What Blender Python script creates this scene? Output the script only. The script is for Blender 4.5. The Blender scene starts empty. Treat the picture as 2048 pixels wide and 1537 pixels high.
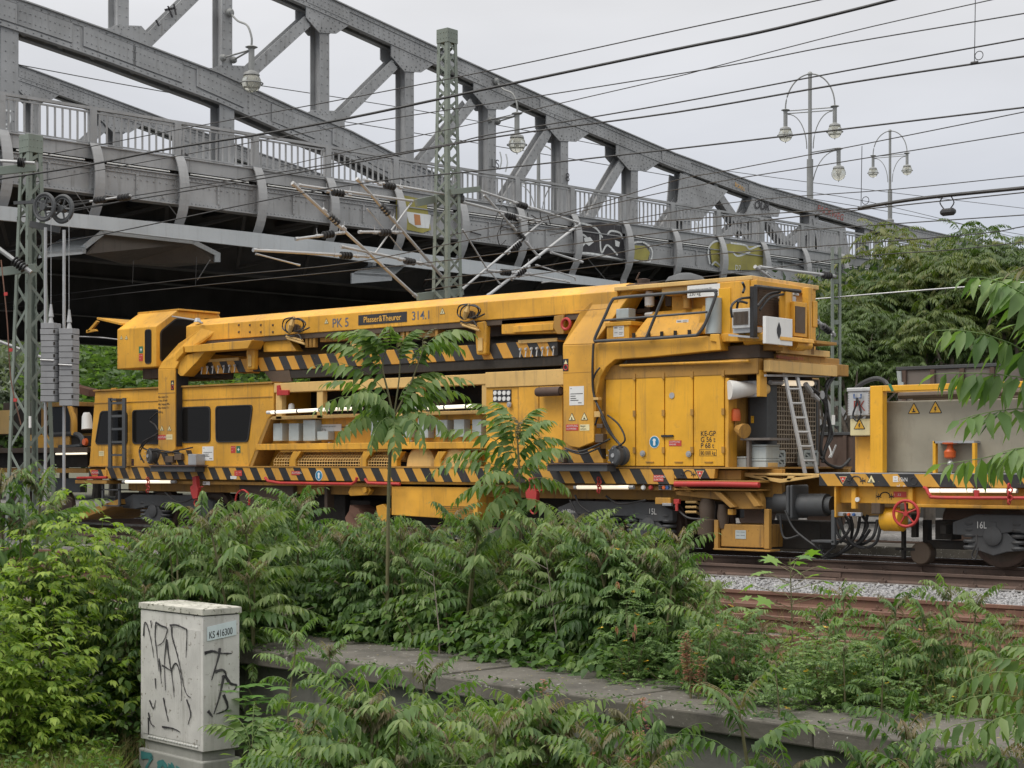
import bpy, bmesh, math, random
import numpy as np
from mathutils import Vector, Matrix
random.seed(7); rng = np.random.default_rng(7)
PI = math.pi
scene = bpy.context.scene
COL = scene.collection

# ------------------------------------------------------------ camera, world, sun, exposure
FX = Vector((-0.6511, 0.7590, 0)).normalized()      # viewing direction
RX = Vector((FX.y, -FX.x, 0))                       # to the right
FPX, CX, HY, CZ = 3394.0, 1024.0, 925.0, 1.5        # focal length in photo pixels, centre, horizon, eye height
cam_d = bpy.data.cameras.new('camera'); cam = bpy.data.objects.new('camera', cam_d); COL.objects.link(cam)
cam_d.sensor_width = 36; cam_d.lens = 36 * FPX / 2048; cam_d.shift_y = (HY - 768) / 2048
cam_d.clip_start = 0.1; cam_d.clip_end = 3000
cam.location = (0, 0, CZ)
cam.rotation_euler = (PI / 2, 0, math.atan2(FX.y, FX.x) - PI / 2)
scene.camera = cam
scene.render.resolution_x, scene.render.resolution_y = 1024, 768
scene.view_settings.view_transform = 'Standard'; scene.view_settings.look = 'None'
scene.view_settings.gamma = 1; scene.view_settings.exposure = 0.0

SUN_EL, SUN_AZ = math.radians(58), math.radians(205)   # azimuth measured from +Y, clockwise seen from above
w = bpy.data.worlds.new('World'); scene.world = w; w.use_nodes = True
nt = w.node_tree; nt.nodes.clear()
def N(nt, t, **k):
    n = nt.nodes.new(t)
    for a, b in k.items():
        if a in n.inputs.keys() if hasattr(n.inputs, 'keys') else False: n.inputs[a].default_value = b
        else: setattr(n, a, b)
    return n
sky = N(nt, 'ShaderNodeTexSky', sky_type='NISHITA'); sky.sun_disc = False
sky.sun_elevation = SUN_EL; sky.sun_rotation = SUN_AZ; sky.dust_density = 6; sky.air_density = 1.5
bg1 = N(nt, 'ShaderNodeBackground'); bg1.inputs[1].default_value = 0.05
nt.links.new(sky.outputs[0], bg1.inputs[0])
# closed layer of thin high cloud over the blue sky
tc = N(nt, 'ShaderNodeTexCoord'); sep = N(nt, 'ShaderNodeSeparateXYZ'); nt.links.new(tc.outputs['Generated'], sep.inputs[0])
ramp = N(nt, 'ShaderNodeValToRGB'); nt.links.new(sep.outputs['Z'], ramp.inputs[0])
els = ramp.color_ramp.elements
els[0].position = 0.0; els[0].color = (0.55, 0.625, 0.74, 1)
els[1].position = 0.10; els[1].color = (0.62, 0.675, 0.775, 1)
for p, c in ((0.17, (0.71, 0.735, 0.795, 1)), (0.26, (0.79, 0.795, 0.82, 1)), (0.5, (1.35, 1.33, 1.29, 1)), (1.0, (2.1, 2.05, 1.98, 1))):
    e = els.new(p); e.color = c
mp = N(nt, 'ShaderNodeMapping'); mp.inputs['Scale'].default_value = (1, 1, 3.5); nt.links.new(tc.outputs['Generated'], mp.inputs[0])
nz = N(nt, 'ShaderNodeTexNoise'); nz.inputs['Scale'].default_value = 3.0; nz.inputs['Detail'].default_value = 5; nt.links.new(mp.outputs[0], nz.inputs['Vector'])
mr = N(nt, 'ShaderNodeMapRange'); mr.inputs['From Min'].default_value = .3; mr.inputs['From Max'].default_value = .7
mr.inputs['To Min'].default_value = .90; mr.inputs['To Max'].default_value = 1.08; nt.links.new(nz.outputs[0], mr.inputs[0])
bg2 = N(nt, 'ShaderNodeBackground'); nt.links.new(ramp.outputs[0], bg2.inputs[0]); nt.links.new(mr.outputs[0], bg2.inputs[1])
mx = N(nt, 'ShaderNodeMixShader'); mx.inputs[0].default_value = .96
nt.links.new(bg1.outputs[0], mx.inputs[1]); nt.links.new(bg2.outputs[0], mx.inputs[2])
wo = N(nt, 'ShaderNodeOutputWorld'); nt.links.new(mx.outputs[0], wo.inputs[0])
sd = bpy.data.lights.new('sun', 'SUN'); sun = bpy.data.objects.new('sun', sd); COL.objects.link(sun)
sd.energy = 2.0; sd.angle = math.radians(25); sd.color = (1, .96, .9)
dirv = Vector((math.sin(SUN_AZ) * math.cos(SUN_EL), math.cos(SUN_AZ) * math.cos(SUN_EL), math.sin(SUN_EL)))
sun.rotation_euler = dirv.to_track_quat('Z', 'Y').to_euler()

# ------------------------------------------------------------ measuring helpers: photo pixel -> point on a real plane
def ray(px): return FX + RX * ((px - CX) / FPX)
def PY(px, py, Y):
    d = ray(px); t = Y / d.y; return Vector((t * d.x, Y, CZ + (HY - py) * t / FPX))
def PX(px, py, X):
    d = ray(px); t = X / d.x; return Vector((X, t * d.y, CZ + (HY - py) * t / FPX))
def PZ(px, py, z):
    t = (CZ - z) * FPX / (py - HY); d = ray(px) * t; return Vector((d.x, d.y, z))
def PD(px, py, dep):
    d = ray(px) * dep; return Vector((d.x, d.y, CZ + (HY - py) * dep / FPX))
BS = 1.25
BA = Vector((-27.3, 17.4, 0)) * BS; BU = Vector((2.3, 25.7, 0)).normalized(); BN = Vector((-BU.y, BU.x, 0))
def BP(px, py, o=0.0):                 # (s, o, z) on the bridge plane set back by o
    d = ray(px); P0 = BA + BN * o
    det = d.x * (-BU.y) + BU.x * d.y
    t = (P0.x * (-BU.y) + BU.x * P0.y) / det
    s = (d.x * P0.y - P0.x * d.y) / det
    s = -s if abs((d * t - P0).dot(BU) - s) > 1e-3 else s
    s = (d * t - P0).dot(BU)
    return Vector((s, o, CZ + (HY - py) * t / FPX))
def BW(s, o, z): return BA + BU * s + BN * o + Vector((0, 0, z))
def BPW(px, py, o=0.0): return BW(*BP(px, py, o))

# ------------------------------------------------------------ materials
def mat_base(name):
    m = bpy.data.materials.new(name); m.use_nodes = True; nt = m.node_tree; nt.nodes.clear()
    out = nt.nodes.new('ShaderNodeOutputMaterial'); b = nt.nodes.new('ShaderNodeBsdfPrincipled'); nt.links.new(b.outputs[0], out.inputs[0])
    return m, nt, b, out
def mixc(nt, fac, a, b, typ='MIX'):
    n = nt.nodes.new('ShaderNodeMix'); n.data_type = 'RGBA'; n.blend_type = typ
    for i, v in ((0, fac), (6, a), (7, b)):
        if hasattr(v, 'node'): nt.links.new(v, n.inputs[i])
        else: n.inputs[i].default_value = (v if i == 0 else (*v[:3], 1))
    return n.outputs[2]
def noise(nt, vec, scale, detail=4, rough=.6):
    n = nt.nodes.new('ShaderNodeTexNoise'); n.inputs['Scale'].default_value = scale; n.inputs['Detail'].default_value = detail
    n.inputs['Roughness'].default_value = rough
    nt.links.new(vec, n.inputs['Vector']); return n.outputs[0]
def rng_(nt, v, a, b, c=0., d=1.):
    n = nt.nodes.new('ShaderNodeMapRange'); nt.links.new(v, n.inputs[0])
    n.inputs[1].default_value = a; n.inputs[2].default_value = b; n.inputs[3].default_value = c; n.inputs[4].default_value = d
    return n.outputs[0]
def mapping(nt, vec, sc):
    n = nt.nodes.new('ShaderNodeMapping'); n.inputs['Scale'].default_value = sc; nt.links.new(vec, n.inputs[0]); return n.outputs[0]
def math_(nt, op, a, b=None):
    n = nt.nodes.new('ShaderNodeMath'); n.operation = op
    for i, v in enumerate((a, b)):
        if v is None: continue
        if hasattr(v, 'node'): nt.links.new(v, n.inputs[i])
        else: n.inputs[i].default_value = v
    return n.outputs[0]
def paint(name, col, rough=.5, metal=0., var=.18, dirt=(.08, .06, .045), dirt_amt=.45, spots=None, spot_lo=.66, scale=1.3, bump=.05, stripe=None, streak=(9, 9, .7)):
    m, nt, b, out = mat_base(name)
    tc = nt.nodes.new('ShaderNodeTexCoord'); v = tc.outputs['Object']
    base = col
    if stripe:                                       # slanting hazard stripes: period, slope, second colour
        per, slope, col2 = stripe
        sp = nt.nodes.new('ShaderNodeSeparateXYZ'); nt.links.new(v, sp.inputs[0])
        a = math_(nt, 'ADD', sp.outputs[0], math_(nt, 'MULTIPLY', sp.outputs[2], slope))
        fr = math_(nt, 'FRACT', math_(nt, 'ADD', math_(nt, 'DIVIDE', a, per), 50.0))
        st = math_(nt, 'GREATER_THAN', fr, .5)
        wear = rng_(nt, noise(nt, v, 14, 5), .70, .74)
        base = mixc(nt, math_(nt, 'MULTIPLY', st, math_(nt, 'SUBTRACT', 1.0, wear)), col, col2)
    n1 = noise(nt, v, scale, 5)
    c = mixc(nt, 1.0, base, mixc(nt, rng_(nt, n1, .3, .7), [1 - var] * 3, [1 + var] * 3), 'MULTIPLY')
    n2 = noise(nt, mapping(nt, v, streak), 1.0, 5, .7)
    c = mixc(nt, rng_(nt, n2, .54, .80, 0, dirt_amt), c, dirt)
    n5 = noise(nt, v, .55, 3, .5); c = mixc(nt, rng_(nt, n5, .52, .68, 0, dirt_amt * .35), c, dirt)
    n4 = noise(nt, v, scale * 4, 6, .7)
    c = mixc(nt, rng_(nt, n4, .58, .8, 0, dirt_amt * .8), c, dirt)
    if spots:
        n3 = noise(nt, v, 22, 4, .65)
        c = mixc(nt, rng_(nt, n3, spot_lo, spot_lo + .05), c, spots)
    nt.links.new(c, b.inputs['Base Color'])
    nt.links.new(rng_(nt, n4, .3, .7, rough - .12, min(1, rough + .18)), b.inputs['Roughness'])
    b.inputs['Metallic'].default_value = metal
    if bump:
        bp = nt.nodes.new('ShaderNodeBump'); bp.inputs['Strength'].default_value = min(1, bump * 4); bp.inputs['Distance'].default_value = .01
        nt.links.new(noise(nt, v, 9, 6, .7), bp.inputs['Height']); nt.links.new(bp.outputs[0], b.inputs['Normal'])
    return m
YEL = (.64, .325, .032)
MT = {}
MT['yellow'] = paint('yellow_paint', YEL, .5, var=.26, dirt=(.15, .10, .055), dirt_amt=.9, spots=(.10, .045, .02), spot_lo=.70)
MT['yellow_clean'] = paint('fresh_yellow_paint', (.70, .36, .02), .4, var=.16, dirt=(.20, .12, .045), dirt_amt=.6, spots=(.12, .05, .02), spot_lo=.75)
MT['yellow_dirty'] = paint('grimy_yellow_paint', (.36, .19, .038), .65, var=.25, dirt=(.06, .042, .028), dirt_amt=.95, spots=(.08, .035, .018), spot_lo=.66)
MT['pale_yellow'] = paint('sun_bleached_yellow_paint', (.62, .40, .14), .6, dirt=(.16, .12, .08), dirt_amt=.6, spots=(.12, .05, .03), spot_lo=.7)
MT['stripe'] = paint('hazard_stripe_paint', (.56, .29, .04), .5, stripe=(.43, .66, (.02, .02, .02)), dirt=(.09, .06, .04), dirt_amt=.45, spots=(.10, .045, .02), spot_lo=.72)
MT['stripe2'] = paint('wide_hazard_stripe_paint', (.56, .29, .04), .5, stripe=(.52, .8, (.022, .022, .022)), dirt=(.09, .06, .04), dirt_amt=.45, spots=(.10, .045, .02), spot_lo=.72)
MT['stripe3'] = paint('boom_hazard_stripe_paint', (.58, .29, .04), .5, stripe=(.46, .62, (.03, .03, .03)), dirt=(.09, .06, .04), dirt_amt=.35)
MT['grey'] = paint('bridge_grey_paint', (.30, .305, .31), .6, var=.18, dirt=(.10, .092, .082), dirt_amt=.7, spots=(.13, .12, .11), spot_lo=.71)
MT['lamp'] = paint('grey_lamp_paint', (.23, .235, .23), .5, metal=.1, dirt=(.12, .11, .1), dirt_amt=.3)
MT['grey_light'] = paint('pale_bridge_paint', (.315, .32, .325), .55, var=.1, dirt=(.15, .14, .13), dirt_amt=.4)
MT['grey_dark'] = paint('shade_toned_bridge_steel', (.065, .062, .058), .8, var=.3, dirt=(.025, .022, .02), dirt_amt=.6)  # deck underside shade put into the colour; the boundary wall shares it
MT['shield_back'] = paint('dark_shield_sheet', (.13, .115, .10), .7, dirt=(.05, .045, .04), dirt_amt=.7)  # darker and browner than the pale shield sheet
MT['mesh'] = paint('dusty_wire_mesh', (.34, .29, .22), .6, dirt=(.12, .09, .07), dirt_amt=.5)
MT['shield'] = paint('pale_shield_sheet', (.42, .45, .47), .45, var=.08, dirt=(.18, .17, .16), dirt_amt=.35)
MT['green'] = paint('green_mast_paint', (.17, .20, .172), .6, dirt=(.09, .08, .06), dirt_amt=.4, spots=(.12, .06, .04), spot_lo=.73)
MT['galv'] = paint('galvanised_steel', (.40, .405, .41), .42, metal=.45, dirt=(.22, .21, .20), dirt_amt=.35)
MT['alu'] = paint('aluminium', (.50, .50, .49), .4, metal=.4, dirt=(.22, .2, .18), dirt_amt=.35)
MT['black'] = paint('black_rubber', (.018, .018, .019), .55, dirt=(.06, .05, .045), dirt_amt=.4)
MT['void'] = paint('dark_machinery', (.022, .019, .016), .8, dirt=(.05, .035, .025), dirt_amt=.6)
MT['grime'] = paint('greasy_brown_steel', (.085, .058, .038), .6, dirt=(.03, .022, .018), dirt_amt=.8)
MT['bogie'] = paint('bogie_grey_paint', (.062, .066, .070), .6, dirt=(.045, .036, .03), dirt_amt=.7)
MT['steel'] = paint('polished_rail_steel', (.62, .64, .66), .22, metal=.9, dirt=(.3, .28, .26), dirt_amt=.2, bump=0)
MT['rust'] = paint('rusty_steel', (.155, .080, .055), .85, var=.35, dirt=(.075, .048, .038), dirt_amt=.85, bump=.12)
MT['rust_dark'] = paint('dark_rusty_steel', (.095, .062, .048), .8, var=.3, dirt=(.04, .03, .025), dirt_amt=.7, bump=.12)
MT['box_grey'] = paint('grey_enclosure_paint', (.36, .40, .40), .5, dirt=(.2, .17, .13), dirt_amt=.35)
MT['white'] = paint('white_enamel', (.68, .68, .66), .5, var=.06, dirt=(.3, .27, .22), dirt_amt=.3)
MT['red'] = paint('red_paint', (.42, .032, .028), .5, dirt=(.12, .05, .04), dirt_amt=.5)
MT['orange'] = paint('orange_lens', (.55, .10, .02), .3, dirt=(.2, .06, .03), dirt_amt=.3)
MT['blue'] = paint('blue_paint', (.03, .09, .26), .5, dirt=(.08, .07, .06), dirt_amt=.4)
MT['ink'] = paint('black_lettering', (.025, .025, .028), .6, dirt_amt=.1, bump=0)
MT['ink_grey'] = paint('grey_lettering', (.105, .115, .145), .6, dirt=(.3, .16, .04), dirt_amt=.15, bump=0)
MT['ink_yellow'] = paint('yellow_lettering', (.66, .36, .06), .6, dirt_amt=.1, bump=0)
MT['ink_white'] = paint('white_lettering', (.66, .66, .64), .6, dirt_amt=.2, bump=0)
MT['ink_teal'] = paint('teal_spray_paint', (.05, .20, .20), .6, dirt_amt=.2, bump=0)
MT['spray_black'] = paint('black_spray_paint', (.03, .028, .032), .7, var=.4, dirt=(.2, .19, .19), dirt_amt=.5, bump=0)
MT['spray_olive'] = paint('olive_spray_paint', (.30, .27, .07), .7, var=.3, dirt=(.2, .19, .13), dirt_amt=.4, bump=0)
MT['spray_white'] = paint('white_spray_paint', (.62, .64, .64), .7, var=.2, dirt_amt=.2, bump=0)
MT['spray_orange'] = paint('orange_spray_paint', (.45, .20, .08), .7, bump=0)
MT['spray_red'] = paint('red_spray_paint', (.30, .05, .035), .7, bump=0)
MT['sign_yellow'] = paint('yellow_sign_film', (.72, .40, .03), .4, dirt_amt=.15, bump=0)
MT['sign_cream'] = paint('cream_sign_film', (.70, .62, .35), .5, dirt_amt=.15, bump=0)
MT['sign_red'] = paint('red_sign_film', (.48, .05, .035), .4, dirt_amt=.15, bump=0)
MT['sign_green'] = paint('green_sign_film', (.03, .16, .08), .4, dirt_amt=.1, bump=0)
MT['sign_blue'] = paint('blue_sign_film', (.02, .19, .34), .4, dirt_amt=.1, bump=0)
MT['tank'] = paint('weathered_tank_steel', (.265, .245, .19), .5, metal=.1, var=.22, dirt=(.13, .10, .075), dirt_amt=.5, scale=.9, streak=(3, 3, 1.2))
MT['timber'] = paint('grey_timber', (.16, .14, .125), .85, dirt=(.06, .05, .045), dirt_amt=.6, streak=(.6, 8, 8), bump=.15)
MT['concrete'] = paint('mossy_concrete', (.098, .089, .076), .95, var=.5, dirt=(.045, .047, .030), dirt_amt=.95, spots=(.40, .40, .36), spot_lo=.635, scale=2.2, bump=.2)
MT['concrete_wall'] = paint('stained_concrete', (.12, .12, .105), .95, var=.35, dirt=(.04, .042, .034), dirt_amt=.8, scale=1.2, bump=.2)
MT['weight'] = paint('grey_weight_blocks', (.27, .275, .285), .75, dirt=(.14, .13, .13), dirt_amt=.45, bump=.12)
MT['cabinet'] = paint('speckled_cabinet_shell', (.50, .49, .465), .75, var=.14, dirt=(.2, .185, .155), dirt_amt=.65, spots=(.24, .22, .19), spot_lo=.62, scale=4, bump=.06)
MT['cabinet_lid'] = paint('mossy_cabinet_lid', (.42, .41, .36), .85, var=.2, dirt=(.075, .075, .045), dirt_amt=.9, spots=(.09, .09, .06), spot_lo=.56, scale=6, bump=.12)
MT['plinth'] = paint('cabinet_plinth_stone', (.27, .27, .25), .85, dirt=(.12, .115, .09), dirt_amt=.6, scale=4, bump=.1)
MT['car_white'] = paint('white_car_paint', (.62, .64, .67), .25, dirt_amt=.05, bump=0)
MT['bark'] = paint('grey_bark', (.20, .17, .14), .9, var=.3, dirt=(.08, .065, .05), dirt_amt=.6, scale=5, bump=.2)
MT['stem'] = paint('green_stem', (.13, .12, .055), .7, dirt=(.09, .06, .04), dirt_amt=.4, scale=8, bump=0)
MT['grille'] = paint('brown_radiator_fins', (.10, .068, .045), .6, metal=.3, dirt=(.05, .035, .025), dirt_amt=.6)
def glassy(name, col, rough=.06):
    m, nt, b, out = mat_base(name); b.inputs['Base Color'].default_value = (*col, 1); b.inputs['Roughness'].default_value = rough
    b.inputs['Specular IOR Level'].default_value = .10; return m
MT['glass'] = glassy('dark_window_glass', (.012, .011, .010), .12)
m, nt, b, out = mat_base('lantern_glass'); b.inputs['Base Color'].default_value = (.75, .74, .66, 1); b.inputs['Roughness'].default_value = .12
b.inputs['Transmission Weight'].default_value = .75; b.inputs['IOR'].default_value = 1.12; MT['globe'] = m
def emit(name, col, s):
    m, nt, b, out = mat_base(name); b.inputs['Base Color'].default_value = (.8, .78, .7, 1)
    b.inputs['Emission Color'].default_value = (*col, 1); b.inputs['Emission Strength'].default_value = s; return m
MT['tube_on'] = emit('lit_fluorescent_tube', (1, .86, .64), .95)
MT['tube_warm'] = emit('dim_fluorescent_tube', (1, .80, .55), .65)

def leafmat(name, dark, mid, light, trans=.35, rough=.5):
    m, nt, b, out = mat_base(name)
    at = nt.nodes.new('ShaderNodeAttribute'); at.attribute_name = 'tint'
    oi = nt.nodes.new('ShaderNodeObjectInfo')
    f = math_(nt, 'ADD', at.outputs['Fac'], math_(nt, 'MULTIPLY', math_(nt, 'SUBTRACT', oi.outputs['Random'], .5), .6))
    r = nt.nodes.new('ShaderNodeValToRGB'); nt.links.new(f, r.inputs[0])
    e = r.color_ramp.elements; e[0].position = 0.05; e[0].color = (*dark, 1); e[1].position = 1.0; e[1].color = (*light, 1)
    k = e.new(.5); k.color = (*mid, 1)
    nt.links.new(r.outputs[0], b.inputs['Base Color']); b.inputs['Roughness'].default_value = rough
    b.inputs['Specular IOR Level'].default_value = .35
    t = nt.nodes.new('ShaderNodeBsdfTranslucent')
    tcol = mixc(nt, 1.0, r.outputs[0], (1.5, 1.7, .6), 'MULTIPLY'); nt.links.new(tcol, t.inputs[0])
    ms = nt.nodes.new('ShaderNodeMixShader'); ms.inputs[0].default_value = trans
    nt.links.new(b.outputs[0], ms.inputs[1]); nt.links.new(t.outputs[0], ms.inputs[2]); nt.links.new(ms.outputs[0], out.inputs[0])
    return m
MT['leaf'] = leafmat('ailanthus_leaf', (.036, .080, .020), (.085, .155, .040), (.19, .25, .09))
MT['leaf_near'] = leafmat('near_ailanthus_leaf', (.05, .11, .035), (.12, .20, .065), (.22, .30, .12), .4)
MT['leaf_pink'] = leafmat('young_ailanthus_leaf', (.10, .105, .055), (.17, .155, .09), (.24, .17, .11))
MT['leaf_lime'] = leafmat('box_elder_leaf', (.065, .125, .016), (.135, .225, .028), (.25, .33, .05))
MT['leaf_vine'] = leafmat('vine_leaf', (.026, .065, .014), (.06, .125, .026), (.12, .19, .04))
MT['leaf_weed'] = leafmat('weed_leaf', (.04, .085, .02), (.085, .155, .038), (.17, .24, .07))
MT['leaf_senna'] = leafmat('senna_leaf', (.06, .12, .03), (.12, .20, .06), (.19, .27, .09))
MT['leaf_maple'] = leafmat('maple_leaf', (.06, .14, .03), (.11, .22, .045), (.20, .31, .06))
MT['leaf_far'] = leafmat('far_tree_leaf', (.026, .052, .017), (.05, .088, .027), (.10, .145, .045), .3)
MT['leaf_far_red'] = leafmat('seeding_tree_leaf', (.05, .085, .022), (.105, .14, .035), (.19, .18, .06), .3)
MT['leaf_mid'] = leafmat('beyond_bridge_leaf', (.055, .10, .032), (.10, .165, .055), (.18, .25, .10), .4)
MT['leaf_dark'] = leafmat('dark_tree_leaf', (.018, .035, .012), (.032, .06, .02), (.06, .10, .032), .25)
MT['leaf_silver'] = leafmat('silver_tree_leaf', (.08, .10, .075), (.14, .17, .13), (.22, .25, .2), .3)
MT['grass_dry'] = leafmat('dry_grass', (.11, .11, .045), (.20, .17, .08), (.33, .27, .14), .3, .7)
MT['flower'] = leafmat('yellow_petal', (.5, .30, .02), (.62, .38, .03), (.7, .45, .05), .3)
MT['pod'] = leafmat('pink_seed_pod', (.30, .12, .09), (.36, .16, .12), (.42, .20, .15), .3)

# ------------------------------------------------------------ object helpers
ORG = {}
def tag(o, label=None, cat=None, group=None, kind=None):
    if label: o['label'] = label
    if cat: o['category'] = cat
    if group: o['group'] = group
    if kind: o['kind'] = kind
    return o
def thing(name, loc, label, cat, group=None):
    o = bpy.data.objects.new(name, None); COL.objects.link(o); o.location = loc; o.empty_display_size = .1
    ORG[o] = Vector(loc); return tag(o, label, cat, group)
class MB:
    def __init__(s): s.v = []; s.f = []
    def add(s, vs, fs):
        k = len(s.v); s.v += [tuple(v) for v in vs]; s.f += [tuple(i + k for i in f) for f in fs]; return s
    def hull8(s, a, b):            # two quads
        return s.add(list(a) + list(b), [(3, 2, 1, 0), (4, 5, 6, 7), (0, 1, 5, 4), (1, 2, 6, 5), (2, 3, 7, 6), (3, 0, 4, 7)])
    def box(s, x0, x1, y0, y1, z0, z1):
        return s.hull8([(x0, y0, z0), (x1, y0, z0), (x1, y0, z1), (x0, y0, z1)], [(x0, y1, z0), (x1, y1, z0), (x1, y1, z1), (x0, y1, z1)])
    def prism(s, pts, vec):
        n = len(pts); vec = Vector(vec); a = [Vector(p) for p in pts]
        return s.add(a + [p + vec for p in a], [tuple(range(n))[::-1], tuple(range(n, 2 * n))] + [(i, (i + 1) % n, (i + 1) % n + n, i + n) for i in range(n)])
    def py(s, pts, Y, dep):         # polygon traced on the plane Y, extruded to Y+dep
        return s.prism([PY(a, b, Y) for a, b in pts], (0, dep, 0))
    def rect(s, a0, b0, a1, b1, Y, dep):   # box from two photo corners on plane Y (level edges)
        p = PY(a0, b0, Y); q = PY(a1, b1, Y)
        return s.box(min(p.x, q.x), max(p.x, q.x), Y, Y + dep, min(p.z, q.z), max(p.z, q.z))
    def beam(s, p0, p1, wv, w, h):
        p0, p1, wv = Vector(p0), Vector(p1), Vector(wv).normalized()
        d = (p1 - p0).normalized(); hv = d.cross(wv).normalized(); a = wv * w / 2; b = hv * h / 2
        return s.hull8([p0 - a - b, p0 + a - b, p0 + a + b, p0 - a + b], [p1 - a - b, p1 + a - b, p1 + a + b, p1 - a + b])
    def tube(s, pts, r, n=8, cap=True):
        pts = [Vector(p) for p in pts]; rs = r if isinstance(r, (list, tuple)) else [r] * len(pts)
        k = len(s.v); ref = None
        for i, p in enumerate(pts):
            d = (pts[min(i + 1, len(pts) - 1)] - pts[max(i - 1, 0)])
            if d.length < 1e-9: d = Vector((0, 0, 1))
            d.normalize()
            if ref is None or abs(d.dot(ref)) > .98:
                ref = Vector((0, 0, 1)) if abs(d.z) < .9 else Vector((1, 0, 0))
            a = d.cross(ref).normalized(); b = d.cross(a); ref = -b if False else ref
            s.v += [tuple(p + a * (rs[i] * math.cos(2 * PI * j / n)) + b * (rs[i] * math.sin(2 * PI * j / n))) for j in range(n)]
        for i in range(len(pts) - 1):
            s.f += [(k + i * n + j, k + i * n + (j + 1) % n, k + (i + 1) * n + (j + 1) % n, k + (i + 1) * n + j) for j in range(n)]
        if cap:
            s.f.append(tuple(k + j for j in range(n))); s.f.append(tuple(k + (len(pts) - 1) * n + j for j in range(n))[::-1])
        return s
    def cyl(s, p0, p1, r0, r1=None, n=16): return s.tube([p0, p1], [r0, r0 if r1 is None else r1], n)
    def lathe(s, c, axis, prof, n=20):
        c = Vector(c); ax = Vector(axis).normalized()
        a = ax.orthogonal().normalized(); b = ax.cross(a); k = len(s.v); m = len(prof)
        for t, r in prof: s.v += [tuple(c + ax * t + a * (r * math.cos(2 * PI * j / n)) + b * (r * math.sin(2 * PI * j / n))) for j in range(n)]
        for i in range(m - 1): s.f += [(k + i * n + j, k + i * n + (j + 1) % n, k + (i + 1) * n + (j + 1) % n, k + (i + 1) * n + j) for j in range(n)]
        s.f.append(tuple(k + j for j in range(n))); s.f.append(tuple(k + (m - 1) * n + j for j in range(n)))
        return s
    def torus(s, c, axis, R, r, n=24, m=8, a0=0, a1=2 * PI):
        c = Vector(c); ax = Vector(axis).normalized(); a = ax.orthogonal().normalized(); b = ax.cross(a)
        full = abs(a1 - a0 - 2 * PI) < 1e-6; k = len(s.v); N_ = n if full else n + 1
        for i in range(N_):
            th = a0 + (a1 - a0) * i / n; e = a * math.cos(th) + b * math.sin(th)
            for j in range(m):
                ph = 2 * PI * j / m; s.v.append(tuple(c + e * (R + r * math.cos(ph)) + ax * (r * math.sin(ph))))
        for i in range(n):
            i2 = (i + 1) % N_
            s.f += [(k + i * m + j, k + i * m + (j + 1) % m, k + i2 * m + (j + 1) % m, k + i2 * m + j) for j in range(m)]
        return s
    def rivet(s, p, nrm, r=.022):
        p, nrm = Vector(p), Vector(nrm).normalized(); a = nrm.orthogonal().normalized(); b = nrm.cross(a); h = nrm * r * .75
        return s.add([p + a * r, p + b * r, p - a * r, p - b * r, p + h + a * r * .5, p + h + b * r * .5, p + h - a * r * .5, p + h - b * r * .5],
                     [(0, 1, 5, 4), (1, 2, 6, 5), (2, 3, 7, 6), (3, 0, 4, 7), (4, 5, 6, 7)])
    def row(s, p0, p1, nrm, step, r=.022):
        p0, p1 = Vector(p0), Vector(p1); L = (p1 - p0).length; n = max(1, int(L / step))
        for i in range(n + 1): s.rivet(p0 + (p1 - p0) * (i / n), nrm, r)
        return s
    def build(s, name, mat, parent=None, bevel=0., smooth=False):
        me = bpy.data.meshes.new(name); off = ORG.get(parent, Vector((0, 0, 0))) if parent else Vector((0, 0, 0))
        me.from_pydata([(v[0] - off.x, v[1] - off.y, v[2] - off.z) for v in s.v], [], s.f); me.validate()
        bm = bmesh.new(); bm.from_mesh(me); bmesh.ops.recalc_face_normals(bm, faces=bm.faces[:]); bm.to_mesh(me); bm.free()
        me.materials.append(MT[mat] if isinstance(mat, str) else mat)
        o = bpy.data.objects.new(name, me); COL.objects.link(o)
        if parent: o.parent = parent; ORG[o] = off
        if smooth:
            me.shade_smooth(); e = o.modifiers.new('split', 'EDGE_SPLIT'); e.split_angle = math.radians(38)
        if bevel:
            b = o.modifiers.new('bevel', 'BEVEL'); b.width = bevel; b.segments = 2; b.limit_method = 'ANGLE'; b.angle_limit = math.radians(40)
        return o
def islands(m):
    n = len(m.v); par = list(range(n))
    def find(a):
        while par[a] != a: par[a] = par[par[a]]; a = par[a]
        return a
    for f in m.f:
        for q in f[1:]: par[find(q)] = find(f[0])
    g = {}
    for f in m.f: g.setdefault(find(f[0]), []).append(f)
    C = []
    for fs in g.values():
        ids = sorted({q for f in fs for q in f}); P_ = [m.v[i] for i in ids]
        C.append([[min(p[k] for p in P_) - .004 for k in range(3)], [max(p[k] for p in P_) + .004 for k in range(3)], fs])
    merged = True
    while merged:
        merged = False
        for i in range(len(C)):
            for j in range(i + 1, len(C)):
                if all(C[i][0][k] <= C[j][1][k] and C[j][0][k] <= C[i][1][k] for k in range(3)):
                    C[i] = [[min(C[i][0][k], C[j][0][k]) for k in range(3)], [max(C[i][1][k], C[j][1][k]) for k in range(3)], C[i][2] + C[j][2]]; C.pop(j); merged = True; break
            if merged: break
    out = []
    for c in C:
        ids = sorted({q for f in c[2] for q in f}); mp_ = {q: i for i, q in enumerate(ids)}; w_ = MB(); w_.v = [m.v[i] for i in ids]; w_.f = [tuple(mp_[q] for q in f) for f in c[2]]; out.append(w_)
    return out
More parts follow.
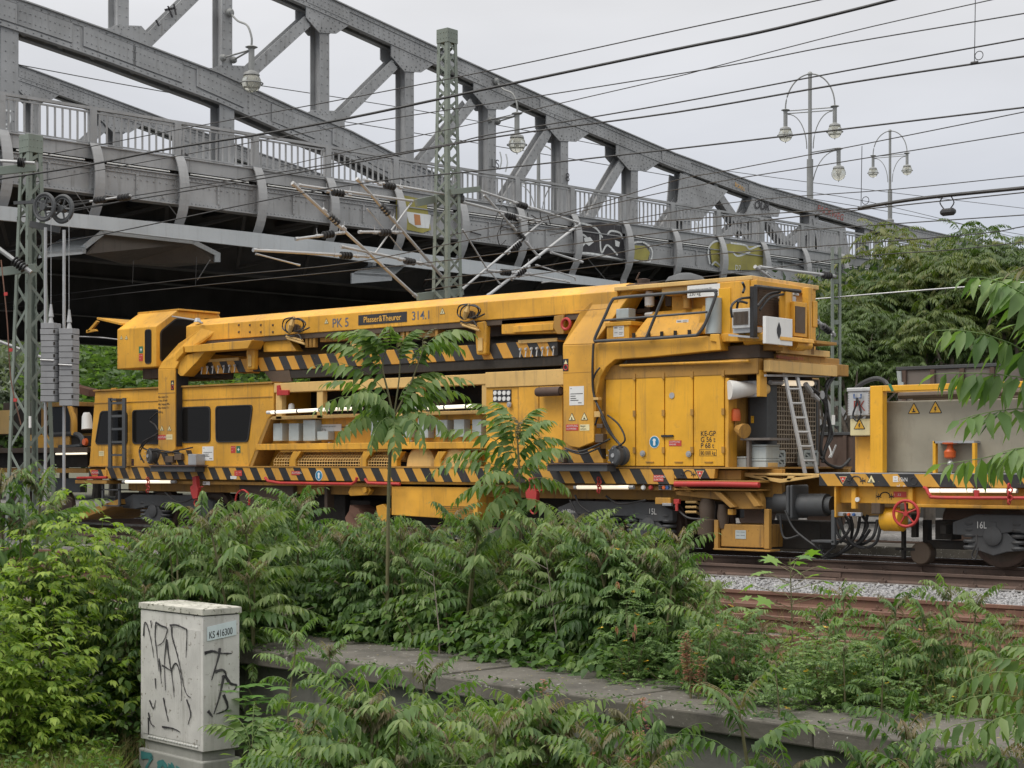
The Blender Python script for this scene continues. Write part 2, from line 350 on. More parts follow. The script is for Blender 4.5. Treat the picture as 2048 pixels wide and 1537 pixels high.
def rings(pts_out, pts_in, vec):
    """flat frame between two outlines with the same count, given thickness"""
    m = MB(); n = len(pts_out); vec = Vector(vec)
    a = [Vector(p) for p in pts_out]; b = [Vector(p) for p in pts_in]
    m.v = [tuple(p) for p in a + b + [p + vec for p in a] + [p + vec for p in b]]
    for i in range(n):
        j = (i + 1) % n
        m.f += [(i, j, n + j, n + i), (2 * n + i, 3 * n + i, 3 * n + j, 2 * n + j), (i, 2 * n + i, 2 * n + j, j), (n + i, n + j, 3 * n + j, 3 * n + i)]
    return m
def rounded(pts, r, k=4):
    """round the corners of a polygon of 3D points"""
    P = [Vector(p) for p in pts]; out = []; n = len(P)
    for i in range(n):
        a, b, c = P[i - 1], P[i], P[(i + 1) % n]
        u = (a - b); v = (c - b); rr = min(r, u.length * .45, v.length * .45)
        p, q = b + u.normalized() * rr, b + v.normalized() * rr
        for j in range(k + 1):
            t = j / k; out.append(p * (1 - t) ** 2 + b * 2 * t * (1 - t) + q * t * t)
    return out
def shrink(pts, d):
    P = [Vector(p) for p in pts]; c = sum(P, Vector()) / len(P)
    return [p - (p - c).normalized() * d for p in P]
def text(s, pos, size, mat, parent, xdir=(1, 0, 0), up=(0, 0, 1), name='lettering', wide=1.0, align='LEFT', bold=0.0, thick=.002, shear=0):
    cu = bpy.data.curves.new('t', 'FONT'); cu.body = s; cu.size = 1; cu.align_x = align; cu.extrude = 0; cu.offset = bold; cu.shear = shear
    to = bpy.data.objects.new('t', cu); COL.objects.link(to)
    bpy.context.view_layer.update()
    me = bpy.data.meshes.new_from_object(to.evaluated_get(bpy.context.evaluated_depsgraph_get()))
    bpy.data.objects.remove(to); bpy.data.curves.remove(cu)
    X = Vector(xdir).normalized(); U = Vector(up).normalized(); off = ORG.get(parent, Vector((0, 0, 0))) if parent else Vector((0, 0, 0))
    P = Vector(pos) - off
    for v in me.vertices: v.co = P + X * (v.co.x * size * wide) + U * (v.co.y * size)
    me.name = name; me.materials.clear(); me.materials.append(MT[mat])
    o = bpy.data.objects.new(name, me); COL.objects.link(o)
    if parent: o.parent = parent; ORG[o] = off
    return o
def link_copy(o, parent=None):
    c = o.copy(); COL.objects.link(c)
    if parent: c.parent = parent
    for ch in [x for x in bpy.data.objects if x.parent == o]: link_copy(ch, c)
    return c
def sag(p0, p1, d, n=10):
    p0, p1 = Vector(p0), Vector(p1)
    return [p0 + (p1 - p0) * (i / n) - Vector((0, 0, d * 4 * (i / n) * (1 - i / n))) for i in range(n + 1)]
def smoothcurve(pts, n=6):
    P = [Vector(p) for p in pts]; out = []
    for i in range(len(P) - 1):
        a, b, c, d = P[max(i - 1, 0)], P[i], P[i + 1], P[min(i + 2, len(P) - 1)]
        for j in range(n):
            t = j / n
            out.append(.5 * ((2 * b) + (c - a) * t + (2 * a - 5 * b + 4 * c - d) * t * t + (3 * b - a - 3 * c + d) * t ** 3))
    return out + [P[-1]]
# ============================================================ STEEL BRIDGE
bridge = thing('steel_bridge', BW(0, 0, 0), 'grey riveted steel truss bridge with railing and graffiti crossing over the tracks', 'bridge')
nF = -BN                                              # towards the camera side
ZB, ZC, ZR = 7.9, 9.08, 9.98                         # girder bottom, kerb top, rail top
S0, S1 = -14.0, 46.0
STEP = 2.36; P0S = 0.1
m = MB()                                             # plate girder
m.prism([BW(S0, 0, ZB), BW(S1, 0, ZB), BW(S1, 0, 8.62), BW(S0, 0, 8.62)], BN * .03)
for z, wd, t in ((8.60, .16, .03), (ZB - .02, .22, .03)):
    m.prism([BW(S0, -wd * .5, z), BW(S1, -wd * .5, z), BW(S1, -wd * .5, z + t), BW(S0, -wd * .5, z + t)], BN * (wd + .15))
m.prism([BW(S0, -.03, 8.50), BW(S1, -.03, 8.50), BW(S1, -.03, 8.597), BW(S0, -.03, 8.597)], BN * .028)
m.prism([BW(S0, -.03, ZB + .012), BW(S1, -.03, ZB + .012), BW(S1, -.03, ZB + .10), BW(S0, -.03, ZB + .10)], BN * .028)
k = 0; s = P0S - 6 * STEP
while s < S1:
    for q, wd in ((s + STEP / 2, .03), (s, .09)):
        m.prism([BW(q - wd, -.045, ZB + .1), BW(q + wd, -.045, ZB + .1), BW(q + wd, -.045, 8.5), BW(q - wd, -.045, 8.5)], BN * .044)
    s += STEP
for z in (8.55, ZB + .055): m.row(BW(-4, -.03, z), BW(S1, -.03, z), nF, .115, .022)
m.row(BW(-4, 0, 8.38), BW(S1, 0, 8.38), nF, .18, .032)
s = P0S - 2 * STEP
while s < S1:
    for q in (s - .06, s + .06, s + STEP / 2): m.row(BW(q, -.046, ZB + .13), BW(q, -.046, 8.47), nF, .10, .020)
    s += STEP
m.build('plate_girder', 'grey', bridge)
m = MB()                                             # kerb band of the footpath
m.prism([BW(S0, .02, 8.74), BW(S1, .02, 8.74), BW(S1, .02, ZC), BW(S0, .02, ZC)], BN * .06)
m.prism([BW(S0, -.03, ZC - .03), BW(S1, -.03, ZC - .03), BW(S1, -.03, ZC), BW(S0, -.03, ZC)], BN * .049)
m.build('kerb_band', 'grey', bridge)
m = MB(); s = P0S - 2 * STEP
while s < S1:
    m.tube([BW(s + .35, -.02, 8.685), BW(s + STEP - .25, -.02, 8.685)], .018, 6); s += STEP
m.build('sky_gap_strip', 'white', bridge)  # pale rods added to stand for sky light seen through the kerb gap
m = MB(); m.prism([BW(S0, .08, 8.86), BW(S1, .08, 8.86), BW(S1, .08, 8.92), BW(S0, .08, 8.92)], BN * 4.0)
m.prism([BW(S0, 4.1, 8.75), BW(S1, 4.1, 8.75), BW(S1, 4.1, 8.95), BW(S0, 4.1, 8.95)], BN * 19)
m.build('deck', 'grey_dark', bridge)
# railing
m = MB(); s = P0S - 3 * STEP; i = 0
m.prism([BW(S0, .0, ZR - .07), BW(S1, .0, ZR - .07), BW(S1, .0, ZR), BW(S0, .0, ZR)], BN * .10)
m.prism([BW(S0, .03, ZR - .15), BW(S1, .03, ZR - .15), BW(S1, .03, ZR - .11), BW(S0, .03, ZR - .11)], BN * .04)
m.prism([BW(S0, .03, ZC + .03), BW(S1, .03, ZC + .03), BW(S1, .03, ZC + .06), BW(S0, .03, ZC + .06)], BN * .04)
m.build('handrail', 'grey', bridge)
while s < S1:
    m = MB(); m.prism([BW(s - .09, -.02, ZC + .001), BW(s + .09, -.02, ZC + .001), BW(s + .09, -.02, ZR - .071), BW(s - .09, -.02, ZR - .071)], BN * .02)
    m.prism([BW(s - .09, .001, ZC + .001), BW(s - .075, .001, ZC + .001), BW(s - .075, .001, ZR - .071), BW(s - .09, .001, ZR - .071)], BN * .12)
    m.build('railing_post', 'grey', bridge)
    m = MB()
    for j in range(1, 12):
        q = s + STEP * j / 12
        m.prism([BW(q - .022, .035, ZC + .06), BW(q + .022, .035, ZC + .06), BW(q + .022, .035, ZR - .15), BW(q - .022, .035, ZR - .15)], BN * .03)
    m.build('balusters', 'grey', bridge)
    # curved outer bracket
    m = MB(); n = 14; outer = []; inner = []
    for j in range(n + 1):
        t = j / n; z = ZC + .02 - t * 1.95
        o = -.07 - .26 * math.sin(PI * min(1, t * 1.12)) ** .8 + (.55 * max(0, t - .7) ** 1.4 if t > .7 else 0)
        outer.append((o, z)); inner.append((o + .035, z))
    for j in range(n):
        a, b = outer[j], outer[j + 1]; c, d = inner[j], inner[j + 1]
        m.hull8([BW(s - .13, a[0], a[1]), BW(s + .13, a[0], a[1]), BW(s + .13, b[0], b[1]), BW(s - .13, b[0], b[1])],
                [BW(s - .13, c[0], c[1]), BW(s + .13, c[0], c[1]), BW(s + .13, d[0], d[1]), BW(s - .13, d[0], d[1])])
    for j in range(n):
        if j < 11: m.add([BW(s, outer[j][0] + .03, outer[j][1]), BW(s, outer[j + 1][0] + .03, outer[j + 1][1]), BW(s, -.04, outer[j + 1][1]), BW(s, -.04, outer[j][1])], [(0, 1, 2, 3)])
    m.build('curved_bracket', 'grey_light', bridge)
    s += STEP
# under-deck girders
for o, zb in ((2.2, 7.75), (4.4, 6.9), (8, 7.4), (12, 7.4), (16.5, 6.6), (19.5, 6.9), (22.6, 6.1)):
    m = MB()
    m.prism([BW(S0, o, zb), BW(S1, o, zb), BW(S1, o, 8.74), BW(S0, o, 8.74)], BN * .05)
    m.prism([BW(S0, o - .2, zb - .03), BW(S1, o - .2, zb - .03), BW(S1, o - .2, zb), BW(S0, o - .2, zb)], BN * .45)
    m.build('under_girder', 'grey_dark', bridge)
s = P0S - 5 * STEP
while s < S1:
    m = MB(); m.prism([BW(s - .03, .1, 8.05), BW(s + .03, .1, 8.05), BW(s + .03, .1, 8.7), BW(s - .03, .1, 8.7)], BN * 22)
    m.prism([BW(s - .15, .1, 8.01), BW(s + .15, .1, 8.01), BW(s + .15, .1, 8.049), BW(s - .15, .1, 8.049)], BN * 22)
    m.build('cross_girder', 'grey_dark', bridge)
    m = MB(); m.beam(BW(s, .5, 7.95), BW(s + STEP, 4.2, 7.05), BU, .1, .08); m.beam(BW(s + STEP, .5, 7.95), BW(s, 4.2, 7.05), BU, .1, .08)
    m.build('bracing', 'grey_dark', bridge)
    s += STEP
# portal sheets over the far tracks (pale shields for the wires)
def bpoly(pts, o, d, name, mt, bev=0):
    return MB().prism([BPW(a, b, o) for a, b in pts], BN * d).build(name, mt, bridge, bev)
bpoly([(-160, 395), (200, 432), (500, 464), (700, 488), (1000, 528), (1240, 563), (1240, 575), (1000, 556), (700, 519), (500, 494), (205, 460), (-160, 424)], -.42, .10, 'shield_beam', 'shield')
def shield(outline, o, lean, lift):
    """sloping sheet hanging from the shield beam, leaning out towards the viewer"""
    a = [BPW(x, y, o) for x, y in outline]
    m = MB(); m.prism(a, Vector((0, 0, -.05))); return m.build('wire_shield', 'shield', bridge)
Q = lambda x, y, o: BPW(x, y, o)
m = MB()
for q in ([(205, 460), (392, 480), (388, 488), (205, 468)], [(388, 479), (441, 506), (441, 524), (430, 524), (430, 510), (384, 487)], [(205, 459), (163, 492), (163, 507), (172, 507), (172, 498), (212, 467)]): m.prism([Q(a, b, .6) for a, b in q], BN * .05)
o = m.build('wire_shield', 'shield', bridge)
MB().prism([Q(207, 467, .72), Q(386, 487, .72), Q(431, 511, .72), Q(431, 526, .72), Q(345, 534, 2.2), Q(250, 528, 2.2), Q(172, 508, .72)], BN * .05).build('shield_sheet', 'shield_back', bridge)
m = MB(); m.prism([Q(120, 478, 2.2), Q(196, 470, 2.2), Q(165, 498, .2), Q(82, 505, .2)], (0, 0, -.06)); m.prism([Q(82, 505, .2), Q(165, 498, .2), Q(165, 508, .2), Q(78, 516, .2)], BN * .06)
m.build('wire_shield', 'shield', bridge)
m = MB(); m.prism([Q(735, 530, 2.0), Q(815, 524, 2.0), Q(784, 550, .2), Q(708, 545, .2)], (0, 0, -.06)); m.prism([Q(704, 546, .2), Q(784, 546, .2), Q(784, 561, .2), Q(704, 567, .2)], BN * .06)
m.prism([Q(745, 510, .9), Q(752, 510, .9), Q(752, 532, .9), Q(745, 532, .9)], BN * .2)
m.build('wire_shield', 'shield', bridge)
bpoly([(293, 441), (320, 443), (318, 456), (291, 454)], .7, .02, 'notice_plate', 'grey_light')
bpoly([(1580, 590), (1640, 593), (1640, 624), (1580, 612)], -.5, .05, 'wire_shield', 'shield')
for x0, y0, x1, y1 in ((150, 383, 205, 462), (322, 390, 387, 474), (738, 418, 815, 520), (1140, 476, 1215, 563), (1436, 506, 1490, 560), (420, 520, 395, 560)):
    MB().tube([BPW(x0, y0, -.1), BPW(x1, y1, .6)], .013, 5).build('stay_rod', 'galv', bridge)

# main truss (near one), then the far one as a copy
OT = 4.4
def line(pts, dy=0): return [BP(a, b + dy, OT) for a, b in pts]
topU = line([(440, -92), (560, -46), (650, -6), (917, 118), (1108, 205), (1348, 308), (1519, 371), (1789, 448), (1963, 487)])
topL = line([(-260, -70), (0, -12), (82, 16), (212, 62), (308, 99), (434, 147), (581, 215), (700, 264), (776, 304), (905, 366)])
def lerp_z(L, s):
    for a, b in zip(L, L[1:]):
        if a.x <= s <= b.x: return a.z + (b.z - a.z) * (s - a.x) / (b.x - a.x)
    return L[0].z if s < L[0].x else L[-1].z
truss = []
def tpart(m, name, mt='grey', bev=0): o = m.build(name, mt, bridge, bev); truss.append(o); return o
HU, HL, WU, WL = .50, .78, .52, .62
def chord(L, H, W, name, rows):
    m = MB()
    for a, b in zip(L, L[1:]):
        A0, B0 = (a.x, a.z), (b.x, b.z)
        for (o0, o1, z0, z1) in ((0, .03, -H, 0), (W - .03, W, -H, 0), (-.09, W + .09, 0, .035), (-.05, .14, -H - .03, -H), (W - .14, W + .05, -H - .03, -H), (-.03, -.002, -.11, -.002), (-.03, -.002, -H, -H + .10), (.10, W - .10, -.30, -.27)):
            m.hull8([BW(A0[0], OT + o0, A0[1] + z0), BW(A0[0], OT + o1, A0[1] + z0), BW(A0[0], OT + o1, A0[1] + z1), BW(A0[0], OT + o0, A0[1] + z1)],
                    [BW(B0[0], OT + o0, B0[1] + z0), BW(B0[0], OT + o1, B0[1] + z0), BW(B0[0], OT + o1, B0[1] + z1), BW(B0[0], OT + o0, B0[1] + z1)])
        n = int((b.x - a.x) / .9)
        for i in range(n):
            t = (i + .5) / n; s_, z_ = a.x + (b.x - a.x) * t, a.z + (b.z - a.z) * t
            m.beam(BW(s_, OT + .03, z_ - H + .01), BW(s_ + .45, OT + W - .03, z_ - H + .01), (0, 0, 1), .02, .09)
        for r_ in rows:
            m.row(BW(A0[0], OT - (.03 if r_ in (rows[0], rows[-1]) else 0), A0[1] - H * r_), BW(B0[0], OT - (.03 if r_ in (rows[0], rows[-1]) else 0), B0[1] - H * r_), nF, .21, .034)
    for i in range(1, len(L) - 1):     # splice plates
        a = L[i]; b = L[i + 1]; sl = (b.z - a.z) / (b.x - a.x)
        m.prism([BW(a.x - .7, OT - .045, a.z + .7 * sl * -1 - H * .82), BW(a.x + .9, OT - .045, a.z + .9 * sl - H * .82), BW(a.x + .9, OT - .045, a.z + .9 * sl - H * .16), BW(a.x - .7, OT - .045, a.z - .7 * sl - H * .16)], BN * .043)
        m.row(BW(a.x - .6, OT - .045, a.z - .6 * sl - H * .35), BW(a.x + .8, OT - .045, a.z + .8 * sl - H * .35), nF, .14, .028)
        m.row(BW(a.x - .6, OT - .045, a.z - .6 * sl - H * .65), BW(a.x + .8, OT - .045, a.z + .8 * sl - H * .65), nF, .14, .028)
    tpart(m, name)
chord(topU, HU, WU, 'upper_chord', (.12, .38, .62, .9))
chord(topL, HL, WL, 'lower_chord', (.08, .3, .5, .72, .93))
def post(s, z0, z1, wd=.36):
    m = MB(); W = .50
    for o in (0.02, W - .03): m.prism([BW(s - wd / 2, OT + o, z0), BW(s + wd / 2, OT + o, z0), BW(s + wd / 2, OT + o, z1), BW(s - wd / 2, OT + o, z1)], BN * .03)
    m.prism([BW(s - .02, OT + .05, z0), BW(s + .02, OT + .05, z0), BW(s + .02, OT + .05, z1), BW(s - .02, OT + .05, z1)], BN * (W - .08))
    for q in (-.11, .11): m.row(BW(s + q, OT + .02, z0 + .1), BW(s + q, OT + .02, z1 - .1), nF, .24, .030)
    tpart(m, 'truss_post')
def gusset(pts, rz=.16):
    P = [BP(a, b, OT) for a, b in pts]
    m = MB()
    for o in (-.022, .5): m.prism([BW(p.x, OT + o, p.z) for p in P], BN * .04)
    c = sum(P, Vector()) / len(P)
    for f in (.82, .55, .3):
        q = [c + (p - c) * f for p in P]
        for i in range(len(q)):
            a, b = q[i], q[(i + 1) % len(q)]
            if (b - a).length > .3: m.row(BW(a.x, OT - .022, a.z), BW(b.x, OT - .022, b.z), nF, rz, .030)
    tpart(m, 'gusset_plate')
def diag(x0, y0, x1, y1, wd=.34):
    a, b = BP(x0, y0, OT), BP(x1, y1, OT); d = Vector((b.x - a.x, 0, b.z - a.z)).normalized(); h = Vector((-d.z, 0, d.x))
    m = MB()
    for o in (.055, .42):
        for hh in (-1, 1):
            c0 = Vector((a.x, 0, a.z)) + h * hh * (wd / 2 - .055); c1 = Vector((b.x, 0, b.z)) + h * hh * (wd / 2 - .055)
        m.prism([BW(a.x + h.x * wd / 2, OT + o, a.z + h.z * wd / 2), BW(a.x - h.x * wd / 2, OT + o, a.z - h.z * wd / 2), BW(b.x - h.x * wd / 2, OT + o, b.z - h.z * wd / 2), BW(b.x + h.x * wd / 2, OT + o, b.z + h.z * wd / 2)], BN * .03)
    n = max(2, int((b - a).length / 1.1))
    m.prism([BW(a.x - h.x * .02, OT + .09, a.z - h.z * .02), BW(a.x + h.x * .02, OT + .09, a.z + h.z * .02), BW(b.x + h.x * .02, OT + .09, b.z + h.z * .02), BW(b.x - h.x * .02, OT + .09, b.z - h.z * .02)], BN * .32)
    for hh in (-.1, .1): m.row(BW(a.x + h.x * hh, OT + .055, a.z + h.z * hh), BW(b.x + h.x * hh, OT + .055, b.z + h.z * hh), nF, .24, .030)
    tpart(m, 'diagonal')
posts = [247, 455, 650, 820, 985, 1130, 1270, 1375, 1510, 1625, 1735]
for px in posts:
    s_ = BP(px, 0, OT).x; zt = lerp_z(topU, s_) - HU; zb = lerp_z(topL, s_) if px < 800 else 8.95
    if px < 700: zt = max(zt, 0)
    post(s_, zb, zt if px > 500 else zt + .0)
for px in (20, 455):
    s_ = BP(px, 0, OT).x; post(s_, 8.95, lerp_z(topL, s_) - HL, .5)
for a in [(296, 84, 400, -18), (507, 142, 617, 42), (683, 236, 792, 128), (845, 330, 948, 205), (1015, 400, 1100, 262), (1180, 440, 1250, 320), (1320, 470, 1385, 380), (1497, 470, 1430, 372), (1440, 486, 1520, 412), (1588, 500, 1530, 425), (1560, 505, 1640, 440), (1700, 520, 1650, 450)]: diag(*a)
for px in (650, 820, 985, 1130, 1270):
    s_ = BP(px, 0, OT).x
    y = HY - (lerp_z(topU, s_) - HU - CZ) * 1.0 * FPX / ((BW(s_, OT, 0)).dot(FX))
    gusset([(px - 38, y - 22), (px + 52, y + 20), (px + 22, y + 40), (px - 12, y + 38), (px - 38, y + 8)])
for px, y in ((247, 62), (455, 142), (640, 232)):
    gusset([(px - 38, y - 1), (px - 15, y - 12), (px + 35, y - 10), (px + 48, y + 5), (px + 50, y + 42), (px - 38, y + 5)])
gusset([(1360, 346), (1455, 382), (1400, 442), (1352, 442)]); gusset([(1505, 396), (1560, 420), (1556, 434), (1490, 432)])
gusset([(1625, 438), (1690, 455), (1700, 520), (1640, 520)])
DX = Vector((-1, 0, 0)) * 15.0
for o in truss:
    if o.name.split('.')[0] in ('upper_chord', 'lower_chord', 'truss_post', 'diagonal', 'gusset_plate'):
        c = o.copy(); COL.objects.link(c); c.location = DX
# graffiti on the fascia
def gpoly(pts, o, mt, name='graffiti'):
    return MB().prism([BPW(a, b, o) for a, b in pts], BN * .004).build(name, mt, bridge)
def gline(pts, o, mt, r=.02, name='graffiti_line'):
    P = smoothcurve([Vector((*BP(a, b, o)[:],)) for a, b in pts], 5)
    m = MB()
    for a, b in zip(P, P[1:]):
        d = Vector((b.x - a.x, 0, b.z - a.z)); 
        if d.length < 1e-6: continue
        d.normalize(); h = Vector((-d.z, 0, d.x)) * r
        m.prism([BW(a.x + h.x - d.x * r * .5, a.y, a.z + h.z), BW(a.x - h.x - d.x * r * .5, a.y, a.z - h.z), BW(b.x - h.x + d.x * r * .5, b.y, b.z - h.z), BW(b.x + h.x + d.x * r * .5, b.y, b.z + h.z)], BN * .003)
    return m.build(name, mt, bridge)
G = -.056; T0 = 4.4 - .03
gpoly([(792, 388), (815, 392), (852, 400), (862, 460), (845, 466), (792, 455)], G, 'spray_olive')
gpoly([(812, 423), (862, 430), (858, 457), (835, 455), (818, 445)], G - .006, 'spray_white'); gpoly([(828, 428), (840, 430), (842, 450), (830, 450)], G - .012, 'spray_orange')
gpoly([(1143, 447), (1200, 444), (1243, 452), (1252, 516), (1240, 521), (1150, 505)], G, 'spray_black')
for q in ([(1146, 452), (1158, 446), (1190, 455), (1205, 475)], [(1158, 500), (1162, 470), (1175, 478), (1165, 492)], [(1200, 468), (1203, 505), (1215, 490), (1235, 510)], [(1215, 470), (1222, 462), (1240, 466), (1245, 478)], [(1150, 505), (1190, 508), (1245, 520)]): gline(q, G - .006, 'spray_white', .03)
gpoly([(1168, 476), (1180, 474), (1188, 484), (1178, 492), (1170, 486)], G - .012, 'spray_white'); gpoly([(1230, 480), (1240, 484), (1238, 494), (1231, 492)], G - .012, 'spray_white')
gpoly([(1262, 490), (1290, 492), (1300, 505), (1295, 522), (1265, 518)], G, 'spray_olive'); gline([(1258, 488), (1285, 484), (1304, 500), (1298, 524), (1264, 520)], G - .006, 'spray_white', .03)
gpoly([(1420, 490), (1440, 482), (1455, 488), (1470, 484), (1495, 492), (1515, 492), (1538, 510), (1536, 540), (1450, 540), (1424, 528)], G, 'spray_olive')
for q in ([(1420, 528), (1417, 498), (1432, 482), (1452, 490)], [(1462, 486), (1490, 490), (1500, 498), (1522, 492), (1540, 514)], [(1466, 504), (1476, 512), (1500, 504)], [(1424, 530), (1432, 524), (1444, 536)]): gline(q, G - .006, 'spray_white', .03)
for q in ([(1556, 522), (1590, 528), (1618, 545), (1596, 556)], [(1340, 486), (1366, 492), (1352, 506)], [(905, 470), (930, 462), (962, 470)], [(1000, 452), (1040, 462), (1070, 458)]): gline(q, G - .006, 'spray_black', .02)
for x_ in (1000, 1012, 1285, 1392, 1400, 1480, 1555): gline([(x_, 300 + (x_ - 990) * .36), (x_ + 3, 318 + (x_ - 990) * .36), (x_ - 1, 336 + (x_ - 990) * .36)], T0 - .0, 'spray_white', .03)
text('D7', BPW(1470, 540, G - .012), .26, 'spray_white', bridge, BU, name='graffiti_letters')
T = OT - .05
for q in ([(336, 12), (345, 35)], [(348, 8), (352, 30)], [(330, 20), (350, 16)], [(312, 40), (318, 52)]): gline([(a, b) for a, b in q], T, 'spray_black', .03)
text('8', BPW(1131, 362, OT - .03), .42, 'spray_black', bridge, BU, name='graffiti_letters'); text('LS', BPW(982, 334, OT - .03), .4, 'spray_black', bridge, BU, name='graffiti_letters')
text('OUR', BPW(1508, 416, OT - .06), .45, 'spray_black', bridge, BU, name='graffiti_letters', shear=.3, bold=.02)
text('PACKWEG', BPW(1634, 422, OT - .06), .38, 'spray_red', bridge, BU + Vector((0, 0, -.12)), name='graffiti_letters', shear=.3)
text('BORN', BPW(1470, 372, OT - .06), .22, 'ink_yellow', bridge, BU + Vector((0, 0, -.25)), name='graffiti_letters')
text('UCI', BPW(22, 282, OT - .03), .5, 'spray_white', bridge, (0, 0, 1), -BU, name='graffiti_letters')

# abutment wall far right and the parapet end
ab = thing('bridge_abutment', BW(46, 3, 0), 'grey masonry abutment carrying the far end of the bridge behind the trees', 'abutment')
MB().prism([BW(44, .3, -.3), BW(52, .3, -.3), BW(52, .3, 7.86), BW(44, .3, 7.86)], BN * 28).build('masonry', 'concrete_wall', ab)
MB().prism([BW(46.1, .3, 7.9), BW(75, .3, 7.9), BW(75, .3, 9.0), BW(46.1, .3, 9.0)], BN * .5).build('parapet', 'grey', ab)

# ============================================================ LAMPS
def lantern(parent, c, sz, ring=True, mb=None):
    """hanging lantern: neck, hood and globe; c = top of the neck"""
    c = Vector(c)
    m = MB(); m.lathe(c, (0, 0, -1), [(0, .10 * sz), (.03 * sz, .16 * sz), (.06 * sz, .10 * sz), (.08 * sz, .075 * sz), (.62 * sz, .075 * sz), (.64 * sz, .10 * sz), (.68 * sz, .19 * sz), (.74 * sz, .21 * sz), (.75 * sz, .20 * sz)], 16)
    m.build('lamp_neck', 'lamp', parent, smooth=True)
    g = c - Vector((0, 0, .92 * sz)); R = .245 * sz
    MB().lathe(g, (0, 0, 1), [(-R * math.cos(PI * i / 12), max(.004, R * math.sin(PI * i / 12))) for i in range(13)], 20).build('lamp_globe', 'globe', parent, smooth=True)
    m = MB()
    if ring: m.torus(g - Vector((0, 0, .02 * sz)), (0, 0, 1), R * 1.16, .018 * sz)
    for a in range(2): m.torus(g, (math.cos(a * PI / 2 + .4), math.sin(a * PI / 2 + .4), 0), R * 1.02, .006 * sz, 20, 5)
    m.lathe(g - Vector((0, 0, R * 1.0)), (0, 0, -1), [(0, .02 * sz), (.05 * sz, .012 * sz)], 8)
    m.build('lamp_cage', 'lamp', parent)
    MB().lathe(g + Vector((0, 0, R * .85)), (0, 0, -1), [(0, .12 * sz), (.18 * sz, .09 * sz), (.3 * sz, .03 * sz)], 12).build('lamp_bulb', 'white', parent, smooth=True)
def wall_lamp(px, ptop, pneck, lab, o=OT):
    base = BPW(px[0], px[1], o - .05)
    L = thing('bridge_lantern', base, lab, 'lamp', 'lanterns hung from the truss posts')
    top = BPW(pneck[0], pneck[1], o - 1.0)
    sz = (pneck[2]) 
    st = BPW(ptop[0], ptop[1], o - .05)
    P = smoothcurve([st, st + (top - st) * .35 + Vector((0, 0, .1)), st + (top - st) * .8 + Vector((0, 0, (st.z - top.z) * .35)), top + Vector((0, 0, .25)), top], 6)
    m = MB(); m.tube(P, .03, 8); m.lathe(st, nF, [(-.02, .12), (.04, .12), (.1, .06)], 12)
    for dx in (-.18, .18):
        a = BPW(px[2], px[3], o - .03) + BU * dx; m.tube([a, top - Vector((0, 0, .1))], .026, 6); m.lathe(a, nF, [(-.02, .10), (.05, .10), (.12, .05)], 12)
    m.build('lamp_arm', 'lamp', L, smooth=True)
    lantern(L, top, sz)
wall_lamp((458, 120, 456, 118), (460, 25), (503, 92, 1.12), 'globe lantern on a curved arm from the second truss post, upper left')
wall_lamp((985, 240, 987, 242), (992, 163), (1034, 225, 1.12), 'globe lantern on a curved arm just right of the lattice mast')
def lamp_post(px, pytop, pyb, o, sz, lab, side=True, third=False, ybase=None):
    b = BPW(px, pyb, o); t = BPW(px, pytop, o)
    L = thing('lamp_post', Vector((b.x, b.y, 9.0)), lab, 'street lamp', 'lamp posts standing along the bridge road')
    H = t.z; sc = sz
    m = MB(); m.tube([Vector((b.x, b.y, 9.0)), Vector((b.x, b.y, H - 3.2 * sc))], .12 * sc, 12); m.tube([Vector((b.x, b.y, H - 3.2 * sc)), Vector((b.x, b.y, H - .05 * sc))], .07 * sc, 12)
    m.lathe((b.x, b.y, H), (0, 0, 1), [(-.1 * sc, .01), (-.07 * sc, .07 * sc), (0, .1 * sc), (.07 * sc, .07 * sc), (.1 * sc, .01)], 14)
    m.lathe((b.x, b.y, b.z), (0, 0, 1), [(-.3, .2 * sc), (0, .22 * sc), (.05, .12 * sc)], 14)
    m.build('pole', 'lamp', L, smooth=True)
    D = (RX * .93 - FX * .37).normalized() if third else (RX * .9 - FX * .42).normalized()
    for sgn in (-1, 1):
        e = Vector((b.x, b.y, H - 1.25 * sc)) + D * (sgn * .93 * sc)
        m = MB(); P = []
        for i in range(13):
            a = PI / 2 * i / 12; P.append(Vector((b.x, b.y, H - 1.25 * sc)) + D * (sgn * .93 * sc * math.sin(a)) + Vector((0, 0, 1.25 * sc * math.cos(a))))
        m.tube(P, .028 * sc, 7)
        m.tube([Vector((b.x, b.y, H - 1.32 * sc)), e - Vector((0, 0, .07 * sc))], .022 * sc, 6); m.tube([Vector((b.x, b.y, H - 1.42 * sc)), e - Vector((0, 0, .17 * sc))], .022 * sc, 6)
        Q_ = [Vector((b.x, b.y, 0)) + D * (sgn * sc * (.84 - .72 * math.sin(PI / 2 * i / 10))) + Vector((0, 0, H - 1.45 * sc - 1.35 * sc * (1 - math.cos(PI / 2 * i / 10)))) for i in range(11)]
        m.tube(Q_, .02 * sc, 6); m.build('lamp_arm', 'lamp', L, smooth=True)
        lantern(L, e, sc * 1.05)
    if third:
        D2 = (RX * .97 + FX * .1).normalized(); e = Vector((b.x, b.y, H - 2.75 * sc)) + D2 * 1.1 * sc
        m = MB(); m.tube([Vector((b.x, b.y, H - 2.95 * sc)), e], .024 * sc, 6); m.tube([Vector((b.x, b.y, H - 3.02 * sc)), e - Vector((0, 0, .08 * sc))], .024 * sc, 6)
        m.tube([e - Vector((0, 0, .1)) + D2 * (-1.02 * sc * math.sin(PI / 2 * i / 10)) - Vector((0, 0, 1.6 * sc * (1 - math.cos(PI / 2 * i / 10)))) for i in range(11)], .02 * sc, 6)
        m.build('lamp_arm', 'lamp', L, smooth=True); lantern(L, e, sc * 1.05, False)
